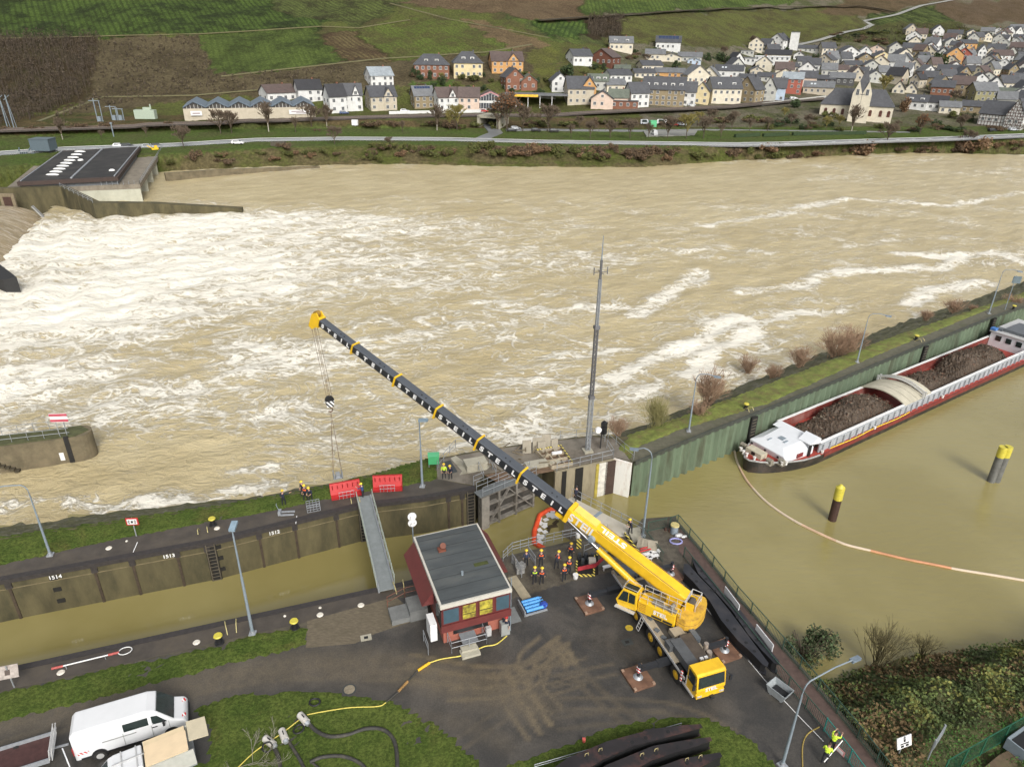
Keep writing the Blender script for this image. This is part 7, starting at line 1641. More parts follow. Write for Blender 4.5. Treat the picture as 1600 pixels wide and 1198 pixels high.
t=thing('pump_pit','open pit with dark pumps framed by black and yellow striped edging and a red barrier','pit',G(917,885));S_=sub(t);P=[G(902,870),G(934,865),G(935,898),G(902,899)]
MB(S_).prism([w2(p) for p in P],.012,.045).build('pit_opening',MATS['ladder_recess'],t);mb=MB(S_);Q=[G(928,868),G(928,900),G(901,900),G(901,878)]
for a,b_ in zip(Q[:-1],Q[1:]):mb.bar(a+Vector((0,0,.1)),b_+Vector((0,0,.1)),.16,.14)
mb.build('striped_edge',STR,t);mb=MB(S_)
for i in range(5):a=G(905+i*5,874+(i % 2)*9);mb.cyl(a,a+Vector((0,0,.7)),.16,n=8)
mb.build('pump',mat('pump_dark',(.05,.055,.06),.4,.4,4),t);MB(S_).box(G(925,878,.4),(.6,.5,.7)).build('canvas_bag',mat('canvas_bag',(.5,.45,.38),.8,.2),t)
mb=MB(S_)
for a,b_ in zip([G(902,896),G(915,893),G(930,890)],[G(915,893),G(930,890),G(945,876)]):mb.bar(a+Vector((0,0,.5)),b_+Vector((0,0,.5)),.06,.4,0,up=(0,0,1))
mb.build('red_barrier',mat('barrier_red',(.32,.03,.04),.5,.3),t);mb=MB(S_);Q=[G(932,866,.1),G(948,860,.1),G(962,868,.1)]
for a,b_ in zip(Q[:-1],Q[1:]):mb.bar(a,b_,.16,.14)
mb.build('striped_edge',STR,t)
railing('handrail',[(912,868),(934,858),(948,870)],'thin grey handrail above the pump pit',h=1.2)
one('white_bucket',MB().cyl((0,0,.012),(0,0,.4),.2,.24,12),WHITE,'white bucket at the corner of the striped pit edging','bucket',G(899,903),0)
# right lock head: pit, slabs, boards
mb=MB();mb.bar(G(976,833,.2),G(998,862,.2),.14,.2);one('hazard_beam',mb,STR,'black and yellow striped beam right of the boom near the slabs','beam')
one('pale_slab_floor',MB().prism([w2(G(980,828)),w2(G(1000,824)),w2(G(1002,842)),w2(G(990,850))],.015,.14),CONC_L,'pale concrete cover beside the lamp foot at the basin corner','cover')
for i,(px,py,r_,w_) in enumerate(((1002,860,-.6,.9),(1010,862,-.3,1.0),(1018,864,-.2,.8))):one('leaning_slab',MB().box((0,0,.6),(w_,.1,1.3),0,0,-.35),MATS['slab_concrete'],'grey slab leaning by the green fence, %s of three' % ('left','middle','right')[i],'slab',G(px,py),r_,'slabs leaning by the green fence')
for i,(px,py) in enumerate(((1010,870),(1022,866),(1010,877),(1020,873),(950,889))):one('white_board',MB().box((0,0,.35),(1.0,.32,.08)).bb(-.45,-.4,-.1,.1,0,.32).bb(.4,.45,-.1,.1,0,.32),WHITE,['white plank trestle behind the boom, rear left','white plank trestle behind the boom, rear right','white plank trestle behind the boom, front left','white plank trestle behind the boom, front right','white box lid behind the crane tail, left of the boom'][i],'trestle',G(px,py,.01),.35,'white plank trestles')
one('red_tubes',MB().cyl((-.8,0,.5),(.6,.1,.5),.07).cyl((-.7,.2,.6),(.5,.3,.6),.07),RED,'red tubes lying on the white trestles behind the boom','tubes',G(1012,866),.3)
one('round_coil',MB().tube([(.55*math.cos(a*.52),.4*math.sin(a*.52),.06) for a in range(12)],.08,6,closed=True),mat('violet_rope',(.25,.25,.48),.7,.2,4),'coil of violet rope on the quay corner','rope coil',G(1056,846,.012),0)
t=thing('corner_bollard','grey mooring post with worn yellow top at the basin corner','bollard',G(1053,832));MB().cyl((0,0,0),(0,0,.85),.36,.32,12).build('post',GREYP,t);MB().cyl((0,0,.85),(0,0,.95),.42,.38,12).build('cap',mat('worn_cap',(.45,.38,.16),.7,.4,4),t)
one('silver_bags',MB().ball((0,0,.15),.35,8,5,0,(1.2,.7,.5)).ball((.4,-.25,.12),.3,8,5,0,(1.2,.6,.4)),ALU,'silver bundles beside the corner mooring post','bundle',G(1060,838),.3)
for px,py in ((1040,828),(1046,830)):one('small_bucket',MB().cyl((0,0,0),(0,0,.25),.15,.13,8),MATS['rust_door'],'small dark bucket on the quay, %s of two' % ('left' if px == 1040 else 'right'),'bucket',G(px,py,.01),0)
# ---------------- green fences ----------------
GF=mat('fence_green',(.035,.075,.055),.5,.2,3);TEAL=mat('gate_teal',(.02,.20,.17),.45,.15)
def fence(pts,label,m=GF,h=1.1,post=2.0,name='fence'):
    P=[G(*p) for p in pts];t=thing(name,label,'fence',P[0]);S_=sub(t);P=[Vector((p.x,p.y,0)) for p in P]
    for a,b_ in zip(P[:-1],P[1:]):
        n_=max(1,round((b_-a).length/post));d=(b_-a)/n_
        for i in range(n_):
            q0,q1=a+d*i,a+d*(i+1);u=d.normalized();mb=MB(S_);mb.bar(q0+u*.08+Vector((0,0,h)),q1-u*.08+Vector((0,0,h)),.05);mb.bar(q0+u*.08+Vector((0,0,.12)),q1-u*.08+Vector((0,0,.12)),.04)
            k=int(d.length/.14)
            for j in range(1,k):q=q0.lerp(q1,j/k);mb.bar(q+Vector((0,0,.12)),q+Vector((0,0,h)),.018)
            mb.build('fence_panel',m,t);MB(S_).bar(q0,q0+Vector((0,0,h+.04)),.07).build('post',m,t)
    return t
fence([(1012,831),(1042,824)],'short green railing left of the gap at the quay corner');fence([(1046,823),(1058,819),(1096,863),(1150,932),(1249,1044),(1339,1152),(1400,1230)],'long green railing along the basin edge from the corner to the bottom')
fence([(1003,838),(1036,880)],'green railing between the slabs and the rope coil');fence([(1068,870),(1080,886),(1140,962),(1205,1044),(1287,1140)],'inner green railing behind the black beams');fence([(1287,1141),(1325,1190),(1365,1245)],'bright teal topped gate section beside the lime jacketed workers',TEAL,1.2,1.6,'gate')
one('warning_plate',MB().box((0,0,0),(.7,.03,.4)).box((0,-.02,0),(.5,.02,.25),0,1),[mat('plate_pink',(.55,.25,.25),.6),WHITE],'pink and white warning plate on the teal gate','sign',G(1312,1172,.75),math.atan2(-50,38)-.15)
sheet('red_walkway',[G(1062,826),G(1096,866),G(1150,935),G(1249,1047),G(1339,1155),G(1400,1235),G(1370,1250),G(1290,1140),G(1205,1044),G(1140,962),G(1080,886),G(1060,860)],.02,mat('red_walk',(.085,.055,.045),.8,.3,2))
for i,(a,b_) in enumerate((((1129,938),(1151,968)),((1177,998),(1203,1031)))):
    p,q=G(*a),G(*b_);one('blank_board',MB().box((0,0,1.0),((q-p).length,.06,1.05)),mat('panel_white',(.60,.61,.62),.5,.05),('upper' if i == 0 else 'lower')+' of the two blank white panels on the inner green railing','panel',(p+q)/2,math.atan2(q.y-p.y,q.x-p.x),'blank white panels')
# ---------------- stop log beams ----------------
BB=mat('beam_black',(.024,.025,.03),.38,.3,1.0,dirt=(.055,.05,.05),dscale=.7,damt=.6);BR=mat('beam_rusty',(.022,.019,.02),.42,.3,.8,dirt=(.11,.05,.04),dscale=.35,damt=.9)
def beam(px,sc,ox,oy,zt,label,m,holes,grp_,zb=.14):
    P=[G(ox+x_/sc,oy+y_/sc,zt) for x_,y_ in px];t=thing('stop_log',label,'steel beam',P[0]*Vector((1,1,0)) if False else (P[0].x,P[0].y,0),0,grp_);S_=sub(t)
    MB(S_).prism([w2(p) for p in P],zt-.07,zt).build('top_flange',m,t);I=inset(P,.965);MB(S_).prism([w2(p) for p in I],zb,zt-.07).build('web',mat('beam_web',(.012,.012,.013),.6),t)
    c=sum(P,Vector())/len(P);MB(S_).prism([w2(p) for p in P],zb-.08,zb+.02).build('bottom_flange',m,t)
    for x_,y_ in holes:q=G(ox+x_/sc,oy+y_/sc,zt);MB(S_).cyl((q.x,q.y,zt),(q.x,q.y,zt+.012),.13,n=10).build('hole',MATS['beam_web'],t)
    for f in (.1,.9):q=P[0].lerp(P[len(P)//2],f);MB(S_).box((q.x,q.y,(zb-.08)/2),(.6,.3,zb-.08)).build('timber_bearer',MATS['plank'],t)
A_=[(132,372),(165,372),(250,470),(340,560),(470,720),(590,880),(742,1085),(735,1112),(700,1095),(620,1010),(520,920),(400,775),(320,640),(200,500),(128,430)]
B_=[(190,338),(218,342),(300,440),(420,590),(520,680),(640,830),(750,985),(822,1075),(815,1095),(780,1080),(700,1000),(597,880),(478,705),(345,555),(235,440)]
beam(A_,4.61,1040,800,.95,'black steel stop log nearest the crane counterweight',BB,[(190,442),(222,496),(330,560),(445,776),(497,840),(580,938),(640,1000)],'black stop logs by the fence');beam(B_,4.61,1040,800,1.0,'black steel stop log nearest the fence with white panels',BB,[(258,425),(290,480),(355,565),(517,757),(570,820),(655,920)],'black stop logs by the fence')
for pl_,lb,hl in (([(420,640),(560,542),(760,458),(1000,393),(1150,374),(1250,368),(1258,385),(1100,428),(900,482),(740,550),(600,640)],'rusty black stop log in the foreground, upper of three',[(655,545),(727,520),(893,463),(963,440),(1080,408)]),([(640,650),(760,580),(1000,482),(1180,450),(1300,435),(1308,452),(1200,492),(1000,552),(820,650)],'rusty black stop log in the foreground, middle of three',[(943,545),(1017,520),(1130,487),(1200,470)]),([(880,680),(1010,600),(1150,548),(1350,515),(1362,535),(1250,590),(1100,690)],'rusty black stop log in the foreground, lowest of three',[(1177,570),(1247,555)])):
    beam(pl_,3.333,720,1020,.95,lb,BR,hl,'rusty stop logs on the grass')
    for x_,y_ in hl[:2]:q=G(720+x_/3.333,1020+y_/3.333-4,.96);one('lifting_shackle',MB().tube([(-.12,0,0),(-.1,0,.2),(.1,0,.2),(.12,0,0)],.03,5),mat('brass',(.3,.25,.12),.5),'small lifting shackle on the %s foreground stop log' % lb.split()[-3],'shackle',q,.4,'shackles on the '+lb.split()[-3]+' log')
railing('railing',[(835,1203),(1063,1138)],'thin pale rail running along the upper foreground beam',h=.55,rails=(.35,.55),step=3)
one('red_post',MB().cyl((0,0,0),(0,0,.35),.1,n=8).box((0,0,.36),(.2,.2,.08)),mat('marker_red',(.5,.1,.08),.6,.4,6),'small red and white marker on the grass left of the foreground beams','marker',G(912,1160),0)
# mini skip
t=thing('skip','small galvanised tipping skip standing by the green railing','skip',G(1216,1086,.012),R_(-52));o_=[(-.75,-.55),(.75,-.55),(.75,.55),(-.75,.55)]
vs=[(x_*.72,y_*.8,.12) for x_,y_ in o_]+[(x_,y_,.8) for x_,y_ in o_]+[(x_*.94,y_*.92,.8) for x_,y_ in o_]+[(x_*.68,y_*.75,.25) for x_,y_ in o_]
fs=[(0,3,2,1)]
for k in (0,4,8):fs += [(k+i,k+(i+1) % 4,k+4+(i+1) % 4,k+4+i) for i in range(4)]
fs.append((12,13,14,15));MB().add(vs,fs).build('body',mat('skip_steel',(.36,.39,.40),.5,.2,3,metal=.3),t);MB().bb(-.45,.45,-.38,.38,.25,.4).build('soil',BLK,t)
for s_ in (-1,1):MB().box((s_*.4,0,.06),(.12,.8,.12)).build('skid',GALV,t)
for (px,py,r_,mm,lb) in ((546,1077,.38,'rust_door','round manhole cover on the track above the lawn'),(983,981,.3,'old_yellow','round yellow painted manhole cover beside the crane wheels')):
    t=thing('manhole',lb,'manhole cover',G(px,py,.0),0);MB().cyl((0,0,.013),(0,0,.03),r_+.1,n=20).build('ring',MATS['hatch'],t);MB().cyl((0,0,.03),(0,0,.04),r_,n=20).build('cover',mat('cover_tan',(.2,.17,.12),.7,.3,5) if mm == 'rust_door' else mat('cover_yellow',(.42,.3,.03),.6,.3,5),t)
for (px,py,lb) in ((572,996,'square gully cover on the brushed concrete edge'),(980,1003,'square rusty drain grate beside the crane wheels')):t=thing('drain',lb,'drain cover',G(px,py,0),.3);MB().box((0,0,.022),(.8,.6,.02)).build('frame',CONC_L if px <600 else MATS['hatch'],t);MB().box((0,0,.035),(.3,.25,.012)).build('grate',BLK,t)
one('kerb_wire',MB().tube([G(x_,y_,.03) for x_,y_ in ((1100,945),(1150,1008),(1195,1062))]+[G(1245,1115,.03),G(1287,1158,.03)],.03,5),WHITE,'thin white cable lying across the yard beside the black beams','cable')
one('yellow_ring_line',MB().tube([G(x_,y_,.03) for x_,y_ in spline([(1280,1135),(1262,1146),(1254,1165),(1254,1200)],8)],.05,4),mat('worn_yellow_line',(.30,.22,.06),.8),'worn yellow curved line on the asphalt beside the two lime jacketed workers','marking')
# ---------------- hoses and pumps ----------------
def hose(name,px,r,m,label,z=.1,sp=6,cat='hose'):P=[G(x_,y_,z) for x_,y_ in spline(px,sp)];return one(name,MB().tube(P,r,8),m,label,cat)
RUB=mat('hose_rubber',(.035,.034,.030),.7,.4,3,dirt=(.10,.085,.06),dscale=2,damt=.6);YH=mat('hose_yellow',(.60,.50,.10),.6,.15,3)
hose('hose',[(480,1127),(494,1141),(515,1150),(545,1147),(572,1138),(600,1140),(617,1160),(621,1200),(620,1240)],.13,RUB,'thick black hose curving right from the uppermost pump')
hose('hose',[(447,1152),(460,1172),(473,1195),(490,1240)],.11,RUB,'straight black hose below the middle pump');hose('hose',[(427,1165),(436,1185),(438,1215),(436,1240)],.13,RUB,'brownish hose below the lowest left pump');hose('hose',[(484,1190),(505,1182),(535,1181),(560,1190),(575,1204)],.12,RUB,'black arched hose at the bottom of the lawn')
hose('hose',[(486,1190),(500,1200),(520,1215)],.07,RUB,'thin black hose branching at the bottom')
for k,(px,py,a) in enumerate(((474,1122,-.75),(443,1148,-1.0),(421,1158,-.6))):
    t=thing('pump',['grimy white submersible pump lying on the lawn, uppermost of three','white submersible pump lying on the lawn, middle of three','submersible pump under the black cable coil, lowest of three'][k],'pump',G(px,py,.26),a,'submersible pumps on the lawn')
    MB().cyl((-.42,0,0),(.42,0,0),.24,n=14).build('body',mat('pump_white',(.52,.50,.46),.6,.2,3,dirt=(.25,.2,.15),dscale=2),t);MB().cyl((.42,0,0),(.62,0,-.03),.2,.14,12).cyl((-.5,0,0),(-.42,0,0),.17,n=12).build('flange',GALV,t);MB().box((0,0,.24),(.3,.06,.1)).build('handle',BLK,t)
for k,(px,py) in enumerate(((492,1098),(467,1140),(418,1168))):one('cable_coil',MB().tube([(.36*math.cos(a*.52),.3*math.sin(a*.52),.08+.02*(a % 3)) for a in range(24)],.06,5,closed=True),BLK,['black cable coil on the lawn near the road','black cable coil between the upper and middle pump','black cable coil leaning on the lowest pump'][k],'cable coil',G(px,py,.05 if k <2 else .35),k,'black cable coils')
hose('power_cable',[(480,1116),(500,1112),(545,1105),(590,1103),(603,1097)],.035,YH,'pair of yellow cables from the upper pump to the road ramp');hose('power_cable',[(470,1122),(440,1145),(400,1172),(370,1200)],.035,YH,'yellow cables running down left from the pumps')
P=[G(603,1097,.05),G(628,1075,.05)];one('cable_sleeve',MB().tube(P,.07,6),RUB,'black cable sleeve crossing the track below its rusty piece','sleeve');one('cable_sleeve',MB().tube([G(622,1080,.06),G(637,1064,.06)],.10,6),mat('sleeve_rust',(.26,.15,.05),.7,.3),'rusty brown middle piece of the cable sleeve on the track','sleeve')
one('cable_sleeve',MB().tube([G(637,1064,.05),G(653,1047,.05)],.07,6),RUB,'black cable sleeve crossing the track above its rusty piece','sleeve');one('cable_sleeve',MB().tube([G(653,1047,.06),G(671,1035,.06)],.11,6),mat('sleeve_orange',(.75,.42,.02),.5,.1),'bright orange yellow cable sleeve on the wet asphalt','sleeve')
hose('power_cable',[(671,1035),(690,1029),(730,1022),(755,1010),(775,1006),(792,993)],.045,YH,'yellow cable curving to the control building front step')
one('dead_branches',(lambda mb:([twigs(mb,random.Random(i),G(388+i*7,1195-i*3,.1),Vector((math.cos(i*1.9),math.sin(i*1.9),.35)).normalized(),1.0,.014,3,0,.5,.72,.005) for i in range(5)],mb)[1])(MB()),mat('grey_branch',(.20,.19,.14),.9,.2),'loose grey branches lying on the lawn left of the pumps','branches')
# ---------------- vehicles ----------------
VW=mat('van_white',(.64,.65,.66),.3,.04,1);
a,b_=G(150,1190),G(292,1146);vd=(b_-a).normalized();vrz=math.atan2(vd.y,vd.x)
def wheel(t,x_,y_,r=.36):
    s_=1 if y_ >0 else -1;w_=MB().cyl((x_,y_-.12*s_,r),(x_,y_+.1*s_,r),r,n=16).build('wheel',TYRE,t);MB().cyl((x_,y_+.08*s_,r),(x_,y_+.115*s_,r),r*.6,n=12).build('rim',ALU,w_)
VL=6.4;c=(G(120,1196)+G(300,1143))/2+Vector((-vd.y,vd.x,0))*1.0
t=thing('van','white high roof van parked on the lower left track with its rear door open','van',(c.x,c.y,.012),vrz);T3=Matrix(((1,0,0,0),(0,0,-1,0),(0,1,0,0),(0,0,0,1)))
def carbody(t,prof,hw,roofz,m,name='body',tum=.12):
    n_=len(prof);vs=[]
    for s_ in (-1,1):
        for (x_,z_) in prof:vs.append((x_,s_*(hw-tum*max(0,(z_-1.0)/(roofz-1.0))),z_))
    fs=[tuple(range(n_))[::-1],tuple(range(n_,2*n_))]+[(i,(i+1) % n_,n_+(i+1) % n_,n_+i) for i in range(n_)]
    ar=sum(prof[i][0]*prof[(i+1) % n_][1]-prof[(i+1) % n_][0]*prof[i][1] for i in range(n_))
    if ar <0:fs=[f[::-1] for f in fs]
    fs=[f[::-1] for f in fs] if False else fs
    o=MB().add(vs,fs).build(name,m,t,bevel=.09);bm_fix(o);return o
def bm_fix(o):
    import bmesh
    b_=bmesh.new();b_.from_mesh(o.data);bmesh.ops.recalc_face_normals(b_,faces=b_.faces);b_.to_mesh(o.data);b_.free()
h_=VL/2
bd_=carbody(t,[(-h_,.4),(-h_,2.35),(-h_+.25,2.62),(1.1,2.66),(1.55,2.5),(2.45,1.45),(3.05,1.2),(h_,.95),(h_,.4)],1.0,2.6,VW,tum=.14)
def quadbox(t,pts,m,name):
    c0=[Vector(p) for p in pts];n_=(c0[1]-c0[0]).cross(c0[2]-c0[0]).normalized()*.02;vs=[p-n_ for p in c0]+[p+n_ for p in c0];k=len(c0)
    o=MB().add(vs,[tuple(range(k))[::-1],tuple(range(k,2*k))]+[(i,(i+1) % k,k+(i+1) % k,k+i) for i in range(k)]).build(name,m,t);bm_fix(o);return o
quadbox(bd_,[(1.62,-.78,2.48),(1.62,.78,2.48),(2.47,.86,1.5),(2.47,-.86,1.5)],GLS,'windscreen')
for s_ in (-1,1):
    quadbox(bd_,[(1.25,s_*.93,1.55),(2.1,s_*.955,1.5),(1.6,s_*.89,2.15),(1.25,s_*.885,2.2)],GLS,'door_window');quadbox(bd_,[(-.35,s_*.93,1.6),(1.05,s_*.93,1.6),(1.05,s_*.885,2.2),(-.35,s_*.885,2.2)],GLS,'side_window')
    for x_ in (-1.9,2.2):wheel(t,x_,s_*.97)
    MB().box((1.9,s_*1.1,1.55),(.12,.2,.32)).build('mirror',BLK,t);MB().bb(-h_+.3,h_-.9,s_*1.0-.02,s_*1.0+.02,.42,.55).build('sill',BLK,t)
    MB().bb(-1.6,.3,s_*.985-.02,s_*.985+.02,1.32,1.36).build('door_rail',MATS['cabinet_grey'],bd_);MB().bb(-h_-.03,-h_+.02,s_*.92-.06,s_*.92+.06,.9,1.5).build('tail_light',RED,t)
MB().box((-h_+.5,-1.0,.95),(.6,.02,.16)).box((3.0,-.6,1.245),(.3,.25,.02)).box((3.0,.6,1.245),(.3,.25,.02)).build('warning_marking',STW,t);MB().bb(h_-.04,h_+.06,-.9,.9,.4,.75).build('bumper',BLK,t)
for k,yy in enumerate((-1.45,)):dr=MB().box((-h_-.25,yy,1.2),(.07,.85,1.5),.35).build('rear_door',VW,t);MB().box((-h_-.29,yy,1.55),(.05,.6,.5),.35).build('window',GLS,dr)
for x_ in (-.45,1.15,2.15):
    for s_ in (-1,1):quadbox(bd_,[(x_,s_*1.0,.6),(x_+.03,s_*1.0,.6),(x_+.03,s_*.94,1.5),(x_,s_*.94,1.5)],MATS['cabinet_grey'],'door_seam')
for x_ in (-1.9,2.2):
    for s_ in (-1,1):MB().cyl((x_,s_*.9,.42),(x_,s_*1.015,.42),.46,n=16).build('wheel_arch',BLK,t)
MB().bb(1.2,1.5,-1.01,-.97,1.3,1.35).build('door_handle',BLK,t)
# pickup with timber lined box
c2=G(225,1215)+Vector((.1,0,0));t=thing('pickup','white crew cab pickup with open plywood lined box in front of the van','pickup',(c2.x,c2.y,.012),vrz+math.pi+.12)
bd_=carbody(t,[(-.2,.4),(-.2,2.0),(1.3,2.02),(1.6,1.9),(2.2,1.25),(2.9,1.05),(3.0,.4)],.95,2.0,VW,'cab');quadbox(bd_,[(1.63,-.72,1.85),(1.63,.72,1.85),(2.2,.8,1.27),(2.2,-.8,1.27)],GLS,'windscreen')
for s_ in (-1,1):
    quadbox(bd_,[(.7,s_*.9,1.25),(1.7,s_*.9,1.25),(1.4,s_*.84,1.8),(.7,s_*.84,1.8)],GLS,'door_window');quadbox(bd_,[(-.1,s_*.9,1.25),(.6,s_*.9,1.25),(.6,s_*.84,1.8),(-.1,s_*.84,1.8)],GLS,'side_window')
    for x_ in (-2.0,2.0):wheel(t,x_,s_*.88)
for x_ in (.1,.9):MB().bb(x_-.03,x_+.03,-.8,.8,2.05,2.1).build('roof_bar',ALU,t)
MB().bb(-.3,1.4,.0,.05,2.07,2.12).build('roof_rail',ALU,t);MB().bb(-2.9,-.25,-1.0,1.0,.5,.62).build('bed',GALV,t)
for y0,y1 in ((-1.0,-.94),(.94,1.0)):MB().bb(-2.9,-.25,y0,y1,.6,1.9).build('box_side',mat('canvas_side',(.42,.42,.38),.8,.15),t)
PLY=mat('plywood',(.62,.50,.32),.7,.08,2);MB().bb(-2.6,-.3,-.95,.95,1.92,1.98).build('plywood_lid',PLY,t);MB().box((-3.3,-.35,1.95),(1.1,1.5,.06),0,0,0,-.15).build('plywood_flap',mat('plywood_pale',(.52,.46,.33),.7,.1),t);MB().box((-1.5,.2,2.0),(2.3,1.5,.02)).build('lid_panel',mat('ply_inner',(.66,.52,.34),.7,.06),t)
# trailer
c3=G(38,1192);t=thing('trailer','flat trailer with dark red floor and aluminium ramp frame at the bottom left corner','trailer',(c3.x,c3.y,.012),vrz+.02)
MB().bb(-2.2,1.6,-1.0,1.0,.5,.6).build('floor',mat('trailer_floor',(.06,.025,.022),.6,.3,3),t);mb=MB()
for y_ in (-1.0,1.0):mb.bb(-2.2,1.6,y_-.04,y_+.04,.5,.85)
mb.bb(-2.25,-2.15,-1.0,1.0,.5,.85);mb.build('side_board',GALV,t);mb=MB()
for dx in (0,.15):
    for y_ in (-1.0,1.0):mb.bar((1.6+dx,y_,.6),(1.75+dx,y_,1.5),.05)
    for z_ in (.7,1.1,1.5):mb.bar((1.62+dx+(z_-.6)*.17,-1,z_),(1.62+dx+(z_-.6)*.17,1,z_),.05)
mb.build('ramp_frame',ALU,t);MB().bar((1.6,0,.5),(2.5,0,.45),.1).build('drawbar',GALV,t)
for s_ in (-1,1):wheel(t,-.4,s_*.9,.32)
# far cars
def car(px,py,col,label,rz,far=True,L_=4.3,van=False,z=None):
    p=hit(px,py) if far else G(px,py,z or 0);m=mat('car_'+col,dict(white=(.72,.72,.72),black=(.015,.015,.018),blue=(.03,.06,.14),silver=(.4,.42,.44),red=(.35,.03,.02))[col],.3,.05)
    t=thing('car' if not van else 'van',label,'car' if not van else 'van',p+Vector((0,0,.12)),rz);h=L_/2;H_=2.2 if van else 1.45
    pr=[(-h,.3),(-h,.95),(-h*.85,H_),(h*.15,H_),(h*.5,.95),(h,.75),(h,.3)] if not van else [(-h,.3),(-h,H_-.1),(h*.4,H_),(h*.75,1.1),(h,.9),(h,.3)]
    b_=carbody(t,pr,.85,H_,m,tum=.15);quadbox(b_,[(h*.2,-.65,H_-.06),(h*.2,.65,H_-.06),(h*.5 if not van else h*.73,.72,1.0),(h*.5 if not van else h*.73,-.72,1.0)],GLS,'windscreen')
    for s_ in (-1,1):
        quadbox(b_,[(-h*.75,s_*.81,1.0),(h*.4,s_*.81,1.0),(h*.15,s_*.74,H_-.1),(-h*.7,s_*.74,H_-.1)],GLS,'side_window')
        for x_ in (-h*.62,h*.62):MB().cyl((x_,s_*.7,.3),(x_,s_*.88,.3),.3,n=12).build('wheel',TYRE,t)
for A in ((372,226,'white','white car driving on the far river road',.1),(838,206,'black','black car parked on the far path below the filling station',0),(800,206,'black','dark car parked under the brown tree right of the underpass',.2),(806,203,'silver','silver car parked beside the dark car near the underpass',.2),(866,207,'black','small black car right of the parked black car',.1),(538,179,'blue','dark blue car parked in front of the twin white house',.3),(1052,197,'red','red car parked right of the white van beyond the river',-.3),(1065,197,'silver','grey car at the right of the red car beyond the river',-.3),(690,172,'white','white car behind the low wall at the stone house',0),(633,176,'white','white car beside the brown gabled house',0),(756,176,'red','red car in front of the glazed hall',0),(1080,166,'silver','silver car in front of the brick row',.1),(1240,156,'white','white car in the lane by the blue house',.2),(1550,206,'black','black car in front of the half timbered house',.2),(1582,205,'silver','silver car at the right edge below the half timbered house',.2),(1228,158,'black','dark car in the lane beside the blue house',.2)):car(*A)
car(1036,195,'white','white van parked at the far car park',-.5,L_=5.6,van=True);car(1023,212,'white','white lorry parked on the far car park, front towards the river',-1.57,L_=5.8,van=True);car(1008,195,'silver','grey trailer van left of the green container',0,L_=4.5,van=True)
for px,py,col,lb in ((187,231,'white','white car behind the powerhouse roof'),(200,231,'black','dark car behind the powerhouse roof'),(232,232,'silver','silver car on the powerhouse deck'),(246,231,'black','black car on the powerhouse deck end')):car(px,py,col,lb,.2,False,4.0,False,dz)
p=hit(1009,198);one('green_container',MB().box((0,0,1.3),(3,2.2,2.6)).box((0,0,2.65),(3.1,2.3,.1)),MATS['green_paint_light'],'green container beside the far car park','container',p+Vector((3,0,0)),.2)
g=G(243,236,dz);one('yellow_machine',MB().box((0,0,.6),(2.2,1.4,.9)).box((.3,0,1.4),(1.0,1.1,.8)).bar((-1,0,1),(-2.4,.3,1.9),.25),CY,'small yellow machine on the powerhouse deck','machine',g,.5)
p=G(72,242,dz-.3);t=thing('gantry_house','blue grey box shaped gantry crane house behind the powerhouse','gantry',(p.x,p.y,dz-.3),.05);MB().box((0,0,3.4),(6.2,5,3.6)).box((0,0,5.3),(6.5,5.3,.2)).build('house',mat('slate_blue',(.09,.12,.14),.5,.1),t)
for x_ in (-2.7,2.7):MB().box((x_,0,.6),(.6,4,3.4)).build('leg',BLK,t)
p=G(40,245,dz-.5);one('rack_machinery',MB().box((0,0,.8),(2,2,1.6)).bar((-2,0,0),(-1.2,0,3),.3).bar((1,.5,1.5),(2.2,.3,3),.35).box((2.6,0,.6),(1.2,1,1.2),.4),MATS['slate_blue'],'trash rack cleaning machinery left of the gantry house','machinery',p,.2)
one('intake_quay',MB().prism([w2(G(-60,272)),w2(G(66,256)),w2(G(80,240)),w2(G(-60,246))],-6,dz-.6),MATS['pier_concrete'],'stained concrete quay wall behind the powerhouse at the left edge','wall')
one('bank_wall',(lambda mb:(poly_wall(mb,[G(258,271,-1.8),G(330,266,-2.2),G(440,262,-3.2),G(500,260,-3.9)],-8,1.2),mb)[1])(MB()),MATS['pier_concrete'],'low concrete wall at the far water edge right of the powerhouse','wall')
p=hit(229,186);one('transformer',MB().box((0,0,1.9),(8.5,3,3.6)).box((1,0,4.2),(3,1.6,1)).cyl((2.5,0,4),(2.5,0,6),.3),mat('pale_green_box',(.34,.40,.32),.6,.12),'pale green transformer in the substation above the railway','transformer',p,.05)
for k,(px,py,h) in enumerate(((153,190,9),(176,188,6),(186,188,5),(12,200,12),(22,200,12),(178,214,5))):
    p=hit(px,py);mb=MB();mb.bar((0,0,-.5),(0,0,h),.3)
    if k <3:mb.bar((-2,0,h*.9),(2.5,0,h*.9),.25);mb.bar((2.2,0,-.5),(2.2,0,h*.9),.25);mb.box((1,0,1),(1.2,1,2))
    elif k <5:mb.bar((-1,0,h*.85),(1.5,0,h),.15);mb.bar((1.2,0,-.5),(.2,0,h*.8),.15)
    else:mb.box((0,0,h),(.8,.5,.5))
    one('substation_frame' if k <3 else 'pole',mb,GREYP,['tallest grey frame of the substation','low grey frame of the substation, left of the transformer','grey frame next to the transformer','left catenary mast at the left edge of the railway','right catenary mast at the left edge of the railway','short lamp on the far verge above the powerhouse'][k],'mast',p,0)
p=hit(555,197);one('white_kiosk',MB().box((0,0,1.4),(2.6,1.6,2.2)).cyl((0,0,-.3),(0,0,.5),.1),WHITE,'white notice kiosk on the far grass verge','kiosk',p,0)
p=hit(496,205);one('picnic_table',MB().box((0,0,.7),(3.5,1.2,.1)).box((-1,0,.3),(.2,1,.7)).box((1,0,.3),(.2,1,.7)),MATS['timber_frame'],'dark picnic table on the far grass verge','table',p,.05)
